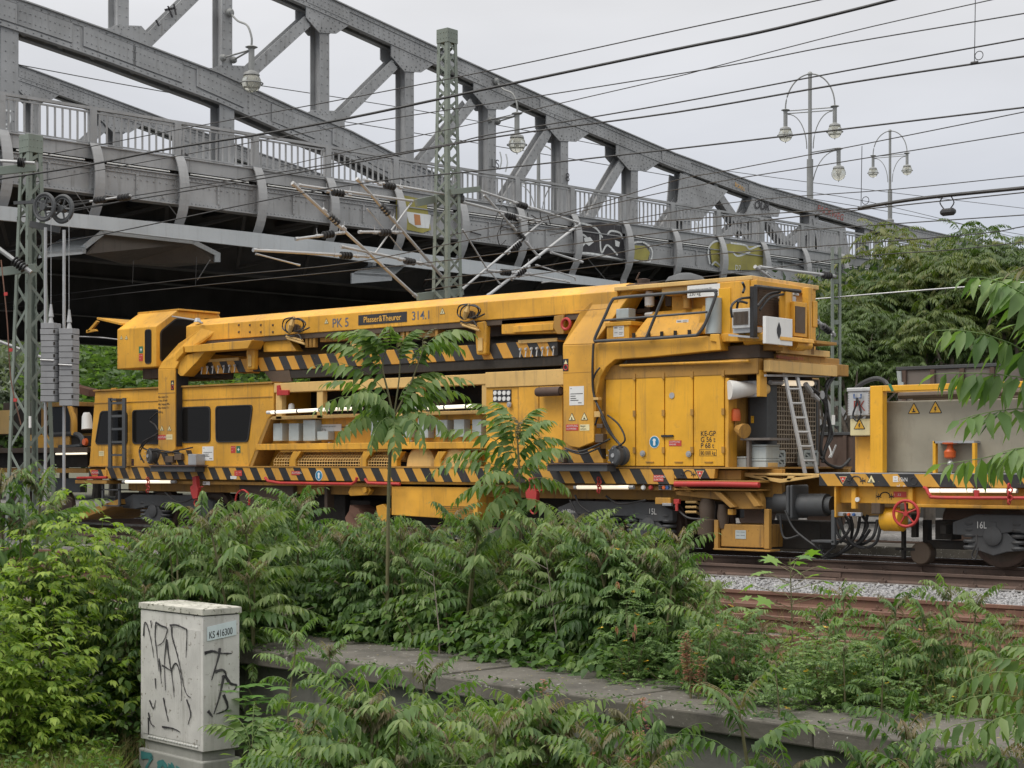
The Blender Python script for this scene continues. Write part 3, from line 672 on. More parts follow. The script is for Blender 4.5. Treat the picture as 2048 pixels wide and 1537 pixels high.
lamp_post(1620, 148, 400, 7.5, 1.15, 'tall three-globe lamp post rising behind the bridge chord, right of centre', third=True)
lamp_post(1780, 262, 440, 12, .92, 'smaller two-globe lamp post farther right, just above the treetops')
lamp_post(1077, 290, 420, 16, 1.15, 'lamp post seen between two truss posts, partly behind a diagonal')
# ============================================================ TRAIN: machine wagon
YS = 22.4
def ZZ(px, py, Y=YS): return PY(px, py, Y).z
def XX(px, Y=YS): return PY(px, 0, Y).x
wag = thing('machine_wagon', (XX(900), 23.85, 0), 'long yellow track machine wagon with dark cab windows and cabinets, carrying the yellow gantry crane', 'rail vehicle')
def P(root, name, mt, bev=0.0, smooth=False):
    m = MB(); m._o = (name, mt, root, bev, smooth); return m
NOSPLIT = {'boom_bolts', 'weld_seams', 'cage_mesh', 'radiator_grille', 'louvre', 'valve_levers', 'red_chain', 'radiator_fins', 'hood_slots'}
def done(m):
    n, mt, r, b, s = m._o
    if n in NOSPLIT: return m.build(n, mt, r, b, s)
    I_ = islands(m)
    if not 1 < len(I_) <= 14: return m.build(n, mt, r, b, s)
    return [w_.build(n, mt, r, b, s) for w_ in I_][0]
def warn(px, py, Y, r, root, mt='sign_cream', sym='bolt'):
    """triangular warning sign"""
    c = PY(px, py, Y)
    def tri(R, d): return [c + Vector((R * math.sin(a), -d, R * math.cos(a))) for a in (0, 2 * PI / 3, 4 * PI / 3)]
    o = MB().prism(rounded(tri(r, .004), r * .15, 2), (0, .004, 0)).build('warning_sign', 'ink', root)
    MB().prism(tri(r * .80, .006), (0, .0015, 0)).build('sign_face', mt, o)
    s = r * .42
    if sym == 'bolt': pts = [(-.1, .8), (.35, .8), (.05, .15), (.4, .15), (-.2, -.8), (.0, -.1), (-.35, -.1)]
    else: pts = [(-.6, -.3), (-.2, -.1), (-.3, .5), (.1, .6), (.1, 0), (.6, -.3), (.5, -.55), (-.6, -.55)]
    MB().prism([c + Vector((x * s, -.008, (z - .15) * s)) for x, z in pts], (0, .0015, 0)).build('pictogram', 'ink', o)
def plate(x0, y0, x1, y1, Y, root, mt, name='label_plate', d=.004, lines=None, lm='ink', title=None):
    p, q = PY(x0, y0, Y), PY(x1, y1, Y); p.z, q.z = max(p.z, q.z), min(p.z, q.z)
    o = MB().box(p.x, q.x, Y - d, Y - .001, q.z, p.z).build(name, mt, root)
    W, H = q.x - p.x, p.z - q.z
    if title:
        for i, t in enumerate(title):
            sz = min(H / (len(title) + .35), W * .88 / max(3, len(t)) / .50) * (1.0 if i == 0 else .9)
            text(t, (p.x + W * .06, Y - d - .003, p.z - (i + .88) * H / (len(title) + .25)), sz, lm, o, wide=min(1.1, W * .88 / max(.01, len(t.strip()) * sz * .54)))
    if lines:
        m = MB()
        for a, b, wd in lines:
            m.box(p.x + W * a, p.x + W * (a + wd), Y - d - .002, Y - d - .0005, p.z - H * b - H * .035, p.z - H * b)
        m.build('print', lm, o)
    return o
YF = YS + 2.85
# body shell of the operator section
zt0 = ZZ(540, 767); zs = 1.40
cabpts = [(190, 785), (547, 766), (547, 828), (536, 838), (497, 938), (178, 938)]
P0 = [PY(a, b, YS) for a, b in cabpts]; P0[0].z = P0[1].z = zt0; P0[4].z = P0[5].z = 1.402
m = MB().prism(P0, (0, 2.8, 0)); m.build('cab_shell', 'yellow', wag, .02)
m = MB(); m.box(XX(188), XX(545), YS - .012, YS - .002, zt0 - .27, zt0 - .255); m.box(P0[0].x - .02, XX(547) + .01, YS - .04, YS + 2.84, zt0 + .001, zt0 + .035); m.build('roof_rail', 'yellow_dirty', wag)
MB().rect(222, 776, 232, 780, YS + .3, .04).build('lifting_eye', 'yellow', wag)
for q in [[(200, 822), (247, 820), (254, 826), (254, 889), (193, 889), (190, 884)], [(264, 820), (312, 818), (320, 822), (320, 888), (264, 888)], [(362, 814), (420, 812), (420, 885), (362, 886)], [(430, 812), (505, 809), (496, 884), (431, 885)]]:
    pts = rounded([PY(a, b, YS - .02) for a, b in q], .10, 5); inn = shrink(pts, .035)
    g = rings(pts, inn, (0, .019, 0)).build('window_frame', 'black', wag)
    MB().prism(shrink(pts, .03), (0, 0.0, 0)) if False else None
    mm = MB(); pp = [p + Vector((0, .010, 0)) for p in shrink(pts, .03)]; mm.prism(pp, (0, .008, 0)); mm.build('window_pane', 'glass', g)
# access ladder on the cab
m = P(wag, 'cab_ladder', 'bogie')
for a in (219, 247): m.rect(a - 3, 796, a + 3, 936, YS - .16, .04)
for y in (806, 832, 858, 884, 910, 934): m.rect(219, y - 2, 247, y + 2, YS - .15, .03)
m.rect(220, 797, 232, 801, YS - .16, .16); done(m)
# solebar with hazard stripes
zb0, zb1 = ZZ(500, 960), 1.398
m = P(wag, 'solebar', 'stripe', .006); m.box(XX(213), XX(1350), YS - .03, YS + .25, zb0, zb1); done(m)
m = P(wag, 'step_panel', 'stripe', .006); m.rect(178, 939, 213, 953, YS - .05, .3); done(m)
m = P(wag, 'end_stripe_panel', 'stripe', .004); m.py([(1347, 938), (1430, 938), (1428, 957), (1349, 957)], YS - .05, .10); done(m)
m = P(wag, 'deck_plate', 'yellow_dirty'); m.box(XX(179), XX(1520), YS - .04, YF, 1.4025, 1.43); done(m)
m = P(wag, 'frame', 'yellow_dirty', .01)
m.rect(150, 960, 213, 968, YS - .1, .5); m.rect(330, 968, 1350, 973, YS + .05, .12)
m.box(XX(230), XX(1540), YS + .35, YS + .45, .88, 1.40); m.box(XX(230), XX(1540), YF - .45, YF - .35, .88, 1.40)
m.rect(1348, 977, 1515, 982, YS - .06, .4); m.rect(1348, 960, 1520, 966, YS - .03, .3)
m.py([(1350, 982), (1518, 982), (1524, 1000), (1524, 1018), (1472, 1018), (1440, 1000), (1352, 990)], YS + .1, .12)
m.py([(1352, 966), (1362, 966), (1385, 984), (1372, 984)], YS, .1); m.py([(1425, 984), (1440, 984), (1470, 1014), (1460, 1016)], YS - .02, .12); m.py([(1488, 984), (1500, 984), (1520, 1012), (1508, 1014)], YS - .02, .12)
done(m)
m = P(wag, 'end_bracket', 'yellow_dirty', .008); m.rect(1430, 940, 1482, 960, YS + .1, .3); done(m)
m = P(wag, 'red_pipe', 'red', smooth=True); m.tube([PY(1350, 968, YS - .08), PY(1430, 968, YS - .08), PY(1518, 970, YS - .08)], .045, 10); m.tube([PY(155, 956, YS - .1), PY(214, 955, YS - .1)], .03, 8)
m.tube([PY(530, 955, YS - .09), PY(536, 962, YS - .09), PY(560, 966, YS - .09), PY(704, 968, YS - .09), PY(712, 962, YS - .09), PY(714, 955, YS - .09)], .028, 8)
m.tube([PY(730, 958, YS - .09), PY(736, 966, YS - .09), PY(800, 968, YS - .09)], .028, 8); done(m)
# open pipe gallery and panel wall
m = P(wag, 'gallery_beam', 'pale_yellow', .01); m.box(XX(547.5), XX(972), YS, YS + .25, ZZ(760, 777), zt0); done(m)
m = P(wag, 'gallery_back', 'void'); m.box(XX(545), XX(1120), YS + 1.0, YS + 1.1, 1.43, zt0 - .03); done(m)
m = P(wag, 'roof_plate', 'yellow_dirty'); m.box(XX(547.5), XX(1210), YS + .26, YF - .1, zt0 - .06, zt0 - .005); done(m)
for a in (550, 632, 830, 962):
    m = P(wag, 'gallery_post', 'pale_yellow', .006); m.box(XX(a), XX(a + 12), YS + .02, YS + .14, ZZ(700, 835), ZZ(760, 777)); done(m)
m = P(wag, 'pipes', 'grime', smooth=True)
for z_, r_, dy in ((2.30, .04, .35), (2.18, .035, .3), (2.42, .05, .6), (2.25, .045, .8)): m.tube([(XX(556), YS + dy, z_), (XX(960), YS + dy, z_)], r_, 8)
m.rect(840, 800, 900, 825, YS + .4, .4); m.rect(690, 793, 760, 806, YS + .5, .4); done(m)
MB().lathe(PY(583, 821, YS + .15), (0, 0, 1), [(-.05, .11), (-.02, .11), (-.02, .07), (.12, .055), (.14, .03)], 12).build('antenna_dome', 'white', wag, smooth=True)
m = P(wag, 'red_bracket', 'red', .008); m.py([(553, 771), (557, 770), (559, 780), (576, 780), (576, 790), (553, 791)], YS - .05, .05); done(m)
m = P(wag, 'shelf', 'pale_yellow', .008); m.py([(533, 833), (970, 820), (970, 827), (531, 840)], YS + .02, .8); done(m)
m = P(wag, 'panel_wall', 'yellow'); m.box(XX(512), XX(972), YS + .27, YS + .5, ZZ(700, 886) + .002, ZZ(700, 834)); done(m)
m = P(wag, 'lower_panel_wall', 'yellow'); m.box(XX(500), XX(972), YS + .45, YS + .5, 1.43, ZZ(700, 899) - .002); done(m)
m = P(wag, 'cab_side_return', 'yellow_dirty'); m.py([(497, 938), (503, 938), (542, 838), (536, 838)], YS + .0, .44); done(m)
for x0, x1, y0, y1, on in ((540, 655, 825, 819, 'tube_on'), (655, 720, 819, 817, 'tube_warm'), (835, 948, 817, 812, 'tube_on')):
    a, b = PY(x0, y0, YS - .08), PY(x1, y1, YS - .08)
    f = MB().cyl(a - Vector((.08, 0, 0)), b + Vector((.05, 0, 0)), .036, n=10).build('lamp_tube', 'white', wag, smooth=True)
    MB().cyl(a + Vector((.06, -.012, 0)), b - Vector((.02, .012, 0)), .034, n=10).build('lit_tube', on, f, smooth=True)
    for q_ in (.12, .5, .88): c_ = a + (b - a) * q_; MB().cyl(c_ - Vector((.018, .006, 0)), c_ + Vector((.018, -.006, 0)), .043, n=10).build('tube_clip', 'bogie', f)
for i, (x0, x1, y0, y1, col) in enumerate([(546, 564, 847, 882, 0), (577, 597, 847, 882, 0), (606, 630, 840, 882, 0), (634, 656, 863, 880, 1), (741, 760, 836, 878, 0), (806, 820, 852, 875, 0), (835, 856, 832, 876, 0), (871, 894, 840, 874, 0), (907, 928, 839, 874, 0), (944, 962, 839, 872, 0)]):
    o = MB().rect(x0, y0, x1, y1, YS + .09, .178).build('switch_box', 'box_grey', wag, .012)
    m = MB()
    for k in range(3): m.tube([PY(x1 + 1 + k, y0 + 6, YS + .23), PY(x1 + 3 + k * 1.5, y0 + 12, YS + .20), PY(x1 + 2 + k, y1 - 3, YS + .23)], .012, 5)
    for k in range(4): m.rect(x1 + .5, y0 + 7 + k * 7, x1 + 3, y0 + 10 + k * 7, YS + .15, .05)
    m.build('cable_glands', 'galv', o)
plate(639, 849, 683, 862, YS + .265, wag, 'white', title=['Höchstzulässige Lagermenge 350 l', '230 kg'])
plate(692, 850, 705, 862, YS + .265, wag, 'white', lines=[(.2, .2, .25), (.6, .2, .3), (.2, .6, .6)], lm='ink')
warn(722, 856, YS + .265, .08, wag)
m = P(wag, 'lower_ledge', 'yellow', .01); m.box(XX(513), XX(1110), YS - .02, YS + .44, ZZ(700, 899), ZZ(700, 886)); done(m)
# caged conveyor
m = P(wag, 'cage_frame', 'yellow', .006)
for a in (578, 719, 780, 868): m.py([(a + 8, 903), (a + 24, 903), (a + 13, 920), (a + 13, 937), (a, 937), (a, 920)], YS - .01, .12)
m.rect(560, 900, 790, 903, YS + .02, .1); done(m)
m = P(wag, 'cage_mesh', 'pale_yellow')
for x0, x1, sl in ((548, 580, 1), (592, 722, 1), (732, 785, 1)):
    x = x0
    while x < x1:
        m.tube([PY(x, 937, YS + .03), PY(x, 921, YS + .03), PY(x + 12, 903, YS + .2)], .008, 4, False); x += 5.2
    for y, d, sh in ((905, .18, 11), (911, .12, 8), (917, .06, 4), (923, .03, 0), (929, .03, 0), (935, .03, 0)): m.tube([PY(x0 + sh, y, YS + d), PY(x1 + sh, y, YS + d)], .008, 4, False)
done(m)
m = P(wag, 'conveyor_drum', 'pale_yellow', smooth=True); m.tube([(XX(548), YS + .35, 1.6), (XX(790), YS + .35, 1.6)], .09, 12); done(m)
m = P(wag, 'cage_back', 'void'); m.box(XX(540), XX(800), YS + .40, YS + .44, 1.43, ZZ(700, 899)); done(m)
m = P(wag, 'wheel_housing', 'pale_yellow', smooth=True); m.lathe((XX(905), YS + .05, 1.45), (0, 1, 0), [(0, .28), (.05, .34), (.38, .34)], 24); m.lathe((XX(830), YS + .1, 1.45), (0, 1, 0), [(0, .3), (.05, .36), (.33, .36)], 24); done(m)
text('-16,5m-', PY(527, 915, YS + .43), .10, 'ink', wag)
# gauge panel, doors and engine room
zE = ZZ(1300, 752)
m = P(wag, 'gauge_panel', 'yellow', .01); m.box(XX(972), XX(1036), YS + .0, YS + .44, 1.431, zt0 - .25); done(m)
g = MB().rect(986, 780, 1022, 804, YS - .012, .011).build('gauge_board', 'ink', wag)
for i in range(4):
    for j in range(2): 
        c = PY(990.5 + i * 9, 786 + j * 11.5, YS - .012); MB().lathe(c, (0, -1, 0), [(0, .040), (.012, .040), (.013, .03)], 12).build('gauge', 'white', g)
for a, b in ((1038, 1078), (1080, 1126)): 
    m = P(wag, 'side_door', 'yellow', .006); m.box(XX(a), XX(b), YS - .015, YS + .05, 1.44, zt0 - .26); done(m)
m = P(wag, 'door_frame', 'yellow_dirty'); m.box(XX(1036), XX(1200), YS + .002, YS + .44, 1.431, zt0 - .2); done(m)
m = P(wag, 'upper_beam', 'pale_yellow', .01); m.box(XX(972.5), XX(1130), YS - .03, YS + .26, zt0 - .25, zt0 + .02); done(m)
m = P(wag, 'exhaust_pipe', 'rust_dark', smooth=True); c0, c1 = PY(1078, 784, YS - .15), PY(1122, 782, YS - .15); m.tube([c0 + Vector((-.04, 0, 0)), c0, c1], [.075, .08, .08], 16, False); m.tube([c1, c0 + Vector((.03, 0, 0))], [.06, .06], 16); done(m)
m = P(wag, 'door_handles', 'galv'); 
for a, b in ((1019, 809), (1093, 906), (1286, 907), (1378, 908)): 
    c = PY(a, b, YS - .03); m.lathe(c, (0, -1, 0), [(0, .05), (.02, .05), (.02, .035), (.03, .03)], 12)
done(m)
eng0, eng1 = XX(1190), XX(1452)
m = P(wag, 'engine_room', 'yellow_dirty', .01); m.box(eng0, eng1, YS + .02, YF, 1.431, zE + .02); done(m)
for a, b in ((1213, 1271.5), (1273.5, 1329.5), (1331.5, 1387), (1389, 1449)):
    m = P(wag, 'engine_door', 'yellow_clean', .006); m.box(XX(a), XX(b), YS - .02, YS + .018, 1.445, zE - .02); d_ = done(m)
    m = MB()
    for z in (1.7, 2.3, 2.9): m.box(XX(b) - .03, XX(b) + .02, YS - .045, YS - .021, z - .05, z + .05)
    m.box(XX((a + b) / 2) - .08, XX((a + b) / 2) + .08, YS - .035, YS - .021, 1.50, 1.515)
    for w_ in islands(m): w_.build('hinge', 'yellow_dirty', d_)
m = P(wag, 'oval_vent', 'galv'); m.lathe(PY(1344, 791, YS - .021), (0, -1, 0), [(0, .05), (.01, .05)], 14); done(m)
m = P(wag, 'door_latch', 'black'); m.rect(1322, 870, 1345, 874, YS - .05, .03); done(m)
# ear protection roundel, notices and load marks
def ear(px, py, Y, r, root):
    c = PY(px, py, Y); o = MB().lathe(c, (0, -1, 0), [(0, r), (.004, r)], 28).build('mandatory_sign', 'white', root)
    MB().lathe(c - Vector((0, .004, 0)), (0, -1, 0), [(0, r * .9), (.002, r * .9)], 28).build('sign_face', 'sign_blue', o)
    m = MB(); d = Vector((0, -.0075, 0))
    m.prism([c + d + Vector((r * x, 0, r * z)) for x, z in ((-.32, .35), (-.15, .55), (.15, .55), (.32, .35), (.30, -.3), (.12, -.6), (-.12, -.6), (-.30, -.3))], (0, .001, 0)); m.build('pictogram', 'white', o)
    m = MB(); d = Vector((0, -.0095, 0))
    for s_ in (-1, 1): m.prism([c + d + Vector((r * x * s_, 0, r * z)) for x, z in ((.22, .2), (.42, .2), (.46, -.05), (.42, -.28), (.22, -.28))], (0, .001, 0))
    m.build('ear_muffs', 'sign_blue', o)
ear(1309, 884, YS - .021, .10, wag); ear(638, 951, YS - .032, .10, wag)
plate(1338, 881, 1363, 892, YS - .021, wag, 'sign_red', title=['ACHTUNG', 'BREMSE'], lm='ink_white')
plate(1307, 950, 1327, 963, YS - .032, wag, 'sign_red', title=['ACHTUNG', 'ELEKTRO'], lm='ink_white')
plate(583, 942, 600, 950, YS - .032, wag, 'sign_red', title=['ACHTUNG'], lm='ink_white'); plate(183, 940, 196, 950, YS - .052, wag, 'sign_red', title=['ACHTUNG'], lm='ink_white')
plate(469, 941, 484, 952, YS - .032, wag, 'sign_red', lines=[(.2, .3, .2), (.6, .3, .3), (.2, .65, .25)], lm='ink_white'); plate(461, 952, 473, 958, YS - .032, wag, 'white', lines=[(.1, .3, .8)])
zf = lambda px, py: PY(px, py, YS - .024)
for s_, y in (('KE-GP', 872), ('G 56 t', 884), ('P 68 t', 896)): text(s_, zf(1401, y), .115, 'ink', wag, wide=.92, bold=.004)
text('80.000 kg', zf(1401, 909.5), .085, 'ink', wag, wide=.85, bold=.002)
a, b = zf(1399, 899), zf(1433, 912); m = MB()
for q in ((a.x, b.x, a.z - .006, a.z), (a.x, b.x, b.z, b.z + .006), (a.x, a.x + .006, b.z, a.z), (b.x - .006, b.x, b.z, a.z)): m.box(q[0], q[1], YS - .0225, YS - .0212, q[2], q[3])
m.build('mark_frame', 'ink', wag)
plate(405, 893, 427, 921, YS, wag, 'white', lines=[(.1, .1, .1), (.1, .4, .8), (.1, .52, .5), (.1, .6, .4), (.1, .68, .55), (.65, .85, .25)])
plate(462, 892, 471, 906, YS, wag, 'sign_red', lines=[(.15, .2, .25), (.6, .2, .25), (.15, .6, .3)], lm='ink_white')
o = plate(473, 892, 481, 906, YS, wag, 'sign_green'); c = PY(477, 899, YS - .006); MB().box(c.x - .03, c.x + .03, YS - .007, YS - .0045, c.z - .01, c.z + .01).box(c.x - .0101, c.x + .0101, YS - .0072, YS - .0046, c.z - .03, c.z + .03).build('white_cross', 'white', o)
plate(198, 902, 208, 912, YS, wag, 'sign_cream', lines=[(.15, .3, .7), (.15, .6, .7)]); plate(263, 918, 268, 934, YS, wag, 'ink', lines=[(.2, .2, .6), (.2, .6, .6)], lm='sign_red')
def jumper(px, py, Y, s, root):       # coupling mark: arc between two crosses
    c = PY(px, py, Y - .004); m = MB()
    m.torus(c + Vector((0, 0, -.03 * s)), (0, 1, 0), .085 * s, .010 * s, 14, 4, *( (0, 2 * PI)[:0] or (0, 2 * PI)) ) if False else None
    pts = [c + Vector((.10 * s * math.cos(a), 0, .07 * s * math.sin(a) - .02 * s)) for a in [PI * i / 10 for i in range(11)]]
    m.tube(pts, .010 * s, 4)
    for sg in (-1, 1):
        q = c + Vector((sg * .13 * s, 0, -.03 * s))
        for a in (0.3, PI / 2, PI - .3): m.tube([q - Vector((math.cos(a), 0, math.sin(a))) * .055 * s, q + Vector((math.cos(a), 0, math.sin(a))) * .055 * s], .007 * s, 4)
    m.build('coupling_mark', 'ink', root)
def redtri(px, py, Y, r, root):
    c = PY(px, py, Y - .002); t = lambda R, d: [c + Vector((R * math.sin(a), -d, -R * math.cos(a))) for a in (0, 2 * PI / 3, 4 * PI / 3)]
    o = MB().prism(t(r, .002), (0, .002, 0)).build('danger_sign', 'sign_cream', root); MB().prism(t(r * .85, .004), (0, .001, 0)).build('sign_face', 'sign_red', o)
    MB().prism([c + Vector((x * r, -.0065, z * r)) for x, z in ((0, .28), (.12, 0), (.28, 0), (.18, -.12), (-.18, -.12), (-.28, 0), (-.12, 0))], (0, .001, 0)).build('pictogram', 'white', o)
jumper(1376, 946, YS - .05, .8, wag); redtri(1400, 947, YS - .05, .09, wag)
# recess and grille at the end
m = P(wag, 'recess_wall', 'grime'); m.box(XX(1453), XX(1531, YS + .6) - .52, YS + .9, YF, 1.431, zE); done(m)
m = P(wag, 'recess_panel', 'grime'); m.rect(1457, 760, 1482, 930, YS + .75, .1); done(m)
m = P(wag, 'corner_post', 'yellow', .006); m.rect(1450, 756, 1457, 936, YS - .01, .25); m.rect(1513, 740, 1520, 793, YS + .0, .2); done(m)
m = P(wag, 'dark_panel', 'bogie', .006); m.rect(1499, 757, 1534, 935, YS + .55, .3); done(m)
plate(1502, 832, 1508, 846, YS + .54, wag, 'sign_yellow', lines=[(.3, .2, .4), (.3, .6, .4)]); warn(1521, 789, YS + .54, .06, wag, 'sign_yellow'); 
m = P(wag, 'bell_cover', 'galv', .01); m.rect(1475, 762, 1512, 794, YS + .25, .05); done(m)
m = P(wag, 'horn', 'white', smooth=True); a, b = PY(1458, 780, YS - .05), PY(1502, 779, YS + .25); m.lathe(a, b - a, [(0, .15), (.02, .155), (.45, .085), (.5, .08)], 20); done(m)
m = P(wag, 'horn_back', 'pale_yellow', smooth=True); m.lathe(a + (b - a).normalized() * .5, b - a, [(0, .09), (.12, .09), (.17, .06)], 16); done(m)
m = P(wag, 'beacon', 'orange', smooth=True); m.lathe(PY(1471, 832, YS + .15), (0, 0, 1), [(-.08, .08), (.0, .085), (.1, .07), (.12, .03)], 14); done(m)
m = P(wag, 'beacon_bracket', 'yellow_dirty'); m.tube([PY(1471, 840, YS + .15), PY(1471, 852, YS + .15), PY(1457, 853, YS + .15)], .02, 6); m.lathe(PY(1482, 860, YS + .1), (.9, -.3, -.2), [(-.1, .06), (0, .10), (.1, .12)], 14); done(m)
m = P(wag, 'work_bench', 'timber'); m.rect(1481, 876, 1540, 880, YS + .1, .6); m.rect(1493, 881, 1498, 936, YS + .12, .08); done(m)
# cooling grille on the end wall (faces along the track)
XG = XX(1531, YS + .6)
def EX(px, py, X=None): return PX(px, py, XG if X is None else X)
a, b = EX(1533, 760), EX(1633, 760)
m = P(wag, 'radiator_core', 'grille'); m.box(XG - .5, XG - .08, a.y, b.y, 1.44, zE); done(m)
m = P(wag, 'radiator_grille', 'mesh'); y = a.y
while y < b.y: m.tube([(XG, y, 1.5), (XG, y, zE - .12)], .009, 4, False); y += .075
z = 1.5
while z < zE - .1: m.tube([(XG, a.y, z), (XG, b.y, z)], .009, 4, False); z += .075
done(m)
m = P(wag, 'grille_frame', 'bogie', .006)
for y in (a.y, b.y): m.box(XG - .06, XG + .02, y - .03, y + .03, 1.44, zE - .05)
m.box(XG - .06, XG + .018, a.y, b.y, zE - .09, zE - .052); done(m)
f = MB().cyl(EX(1540, 765, XG + .12), EX(1630, 766, XG + .12), .04, n=10).build('lamp_tube', 'galv', wag, smooth=True)
MB().cyl(EX(1566, 766, XG + .135), EX(1624, 767, XG + .135), .045, n=10).build('lit_tube', 'tube_warm', f, smooth=True)
# roof beam over the engine room, hollow end
zb_, zt_ = ZZ(1400, 752), ZZ(1400, 722)
m = P(wag, 'roof_beam', 'yellow_dirty', .008); m.box(XX(1195), XX(1518), YS - .03, YS + .12, zb_, zt_); done(m)
m = P(wag, 'roof_deck', 'yellow_dirty', .01); m.box(XX(1195), XX(1532), YS + .13, YF - .3, zb_ + .05, zt_ - .001); m.box(XX(1425), XX(1520) + .02, YS + .5, YF - .45, zt_ + .001, zt_ + .10); done(m)
xe = XX(1518) 
m = P(wag, 'end_beam', 'pale_yellow', .006); m.box(xe + .05, xe + .17, YS + .05, YF - .75, zb_ + .03, zt_ - .03); m.box(xe + .02, xe + .12, YS + .45, YF - .9, zt_ + .101, zt_ + .2); done(m)
m = P(wag, 'roof_hand_tube', 'yellow', smooth=True); m.tube([PY(1240, 731, YS - .08), PY(1498, 722, YS - .08)], .022, 8); done(m)
text('Verletzungsgefahr bei Hub', PX(1552, 716, xe + .125), .085, 'spray_red', wag, (0, 1, 0), wide=.9, bold=.01)
m = P(wag, 'end_grab_rails', 'galv', smooth=True); q = XG + .35
m.tube([EX(1608, 744, q), EX(1612, 740, q), EX(1650, 742, q), EX(1678, 743, q), EX(1680, 746, q)], .03, 8); m.tube([EX(1625, 742, q), EX(1652, 735, q), EX(1660, 738, q)], .022, 8); m.tube([EX(1530, 751, q), EX(1660, 752, q)], .02, 6); done(m)
m = P(wag, 'hydraulic_hoses', 'black', smooth=True)
for pts in ([(1612, 770), (1640, 790), (1652, 820), (1646, 860), (1642, 900), (1652, 925), (1680, 935), (1700, 918)], [(1670, 752), (1655, 775), (1650, 810), (1660, 860), (1650, 900), (1645, 925)], [(1672, 750), (1652, 770), (1656, 830), (1664, 870), (1655, 890), (1642, 918)]):
    m.tube(smoothcurve([EX(x, y, q) for x, y in pts], 5), .026, 6)
done(m)
m = P(wag, 'hose_couplings', 'galv', smooth=True); m.tube([EX(1611, 768, q + .01), EX(1622, 785, q + .01)], .045, 8); m.tube([EX(1626, 790, q + .01), EX(1636, 800, q + .01)], .04, 8); m.lathe(EX(1642, 790, q), (1, 0, 0), [(0, .07), (.03, .07)], 14); done(m)
# gangway bracket and couplings
m = P(wag, 'gangway_bracket', 'pale_yellow', .006)
m.py([(1480, 945), (1640, 948), (1640, 952), (1480, 950)], YS + .2, .3); m.py([(1480, 951), (1560, 966), (1640, 954), (1640, 950), (1560, 958), (1500, 950)], YS + .2, .06)
m.py([(1515, 951), (1530, 952), (1542, 962), (1535, 962)], YS + .2, .06); m.py([(1575, 952), (1590, 952), (1580, 962), (1572, 962)], YS + .2, .06); done(m)
for a_, b_ in ((1553, 1592), ):
    m = P(wag, 'buffer', 'bogie', smooth=True); m.cyl(PY(1530, 1008, YS + .45), PY(1555, 1008, YS + .45), .15, n=18); m.cyl(PY(1555, 1005, YS + .45), PY(1588, 1005, YS + .45), .17, n=20); done(m)
    m = P(wag, 'buffer_plate', 'bogie', .03); c = PY(1592, 1001, YS + .45); m.box(c.x - .04, c.x + .02, YS + .2, YS + .7, c.z - .24, c.z + .24); done(m)
# underframe equipment
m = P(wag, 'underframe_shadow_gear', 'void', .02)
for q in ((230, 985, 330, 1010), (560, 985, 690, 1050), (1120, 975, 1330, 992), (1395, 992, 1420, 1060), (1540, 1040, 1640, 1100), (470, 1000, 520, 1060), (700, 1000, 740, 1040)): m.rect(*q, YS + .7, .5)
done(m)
def spring(m, c, r, h, n=5):
    for i in range(n): m.torus(c + Vector((0, 0, h * (i / (n - 1) - .5))), (0, 0, 1), r, h / n * .42, 16, 6)
def bogie(px0, px1, ytop, root, axles, mark, markpx, nm='bogie'):
    Yb = YS + .25; xa, xb = XX(px0, Yb), XX(px1, Yb); zt = ZZ((px0 + px1) / 2, ytop, Yb)
    b = P(root, 'bogie_frame', 'bogie', .015); L = xb - xa
    prof = [(xa, zt - .12), (xa + .35, zt), (xb - .35, zt), (xb, zt - .12), (xb, zt - .30), (xb - .45, zt - .32), (xb - .9, zt - .24), (xa + .9, zt - .24), (xa + .45, zt - .32), (xa, zt - .30)]
    b.prism([(x, Yb, z) for x, z in prof], (0, .14, 0)); b.prism([(x, Yb + 2.0, z) for x, z in prof], (0, .14, 0)); b.box(xa + L * .42, xa + L * .58, Yb + .14, Yb + 2.0, zt - .3, zt - .05); bo = done(b)
    text(mark, (XX(markpx, Yb), Yb - .006, zt - .2), .14, 'ink_white', bo, wide=.8)
    for ax in axles:
        xc = XX(ax, Yb)
        for Yw in (Yb + .30, Yb + 1.75):
            wm = MB().lathe((xc, Yw, .46), (0, 1, 0), [(-.03, .40), (.0, .46), (.11, .46), (.13, .49), (.14, .44)], 32).build('wheel', 'rust_dark', root, smooth=True)
            MB().lathe((xc, Yw - .035, .46), (0, 1, 0), [(0, .38), (.005, .34), (.03, .1)], 24).build('wheel_disc', 'grime', wm, smooth=True)
        MB().cyl((xc, Yb + .2, .46), (xc, Yb + 1.9, .46), .08, n=12).build('axle', 'grime', root)
        h = MB().lathe((xc, Yb - .03, .46), (0, 1, 0), [(0, .10), (.02, .14), (.2, .16)], 18).build('axle_box', 'bogie', root, smooth=True)
        m = MB(); m.prism([(xc + x, Yb + .02, .46 + z) for x, z in ((-.42, -.2), (-.2, -.22), (0, -.28), (.2, -.22), (.42, -.2), (.34, -.05), (.2, .05), (.16, .26), (-.16, .26), (-.2, .05), (-.34, -.05))], (0, .14, 0))
        m.box(xc - .06, xc + .06, Yb - .01, Yb + .015, .66, zt - .2); m.build('axle_guard', 'bogie', h, .01)
        for sg in (-1, 1): m = MB(); spring(m, Vector((xc + sg * .36, Yb + .1, .46)), .095, .34); m.build('coil_spring', 'bogie', root, smooth=True)
bogie(1115, 1345, 1003, wag, (1190, 1296), '15L', 1297)
text('→1,80m←', PY(1122, 1026, YS + .24), .10, 'ink_white', wag, wide=.8)
bogie(245, 425, 990, wag, (305, 410), '', 300)
m = P(wag, 'air_hose_set', 'black', smooth=True)
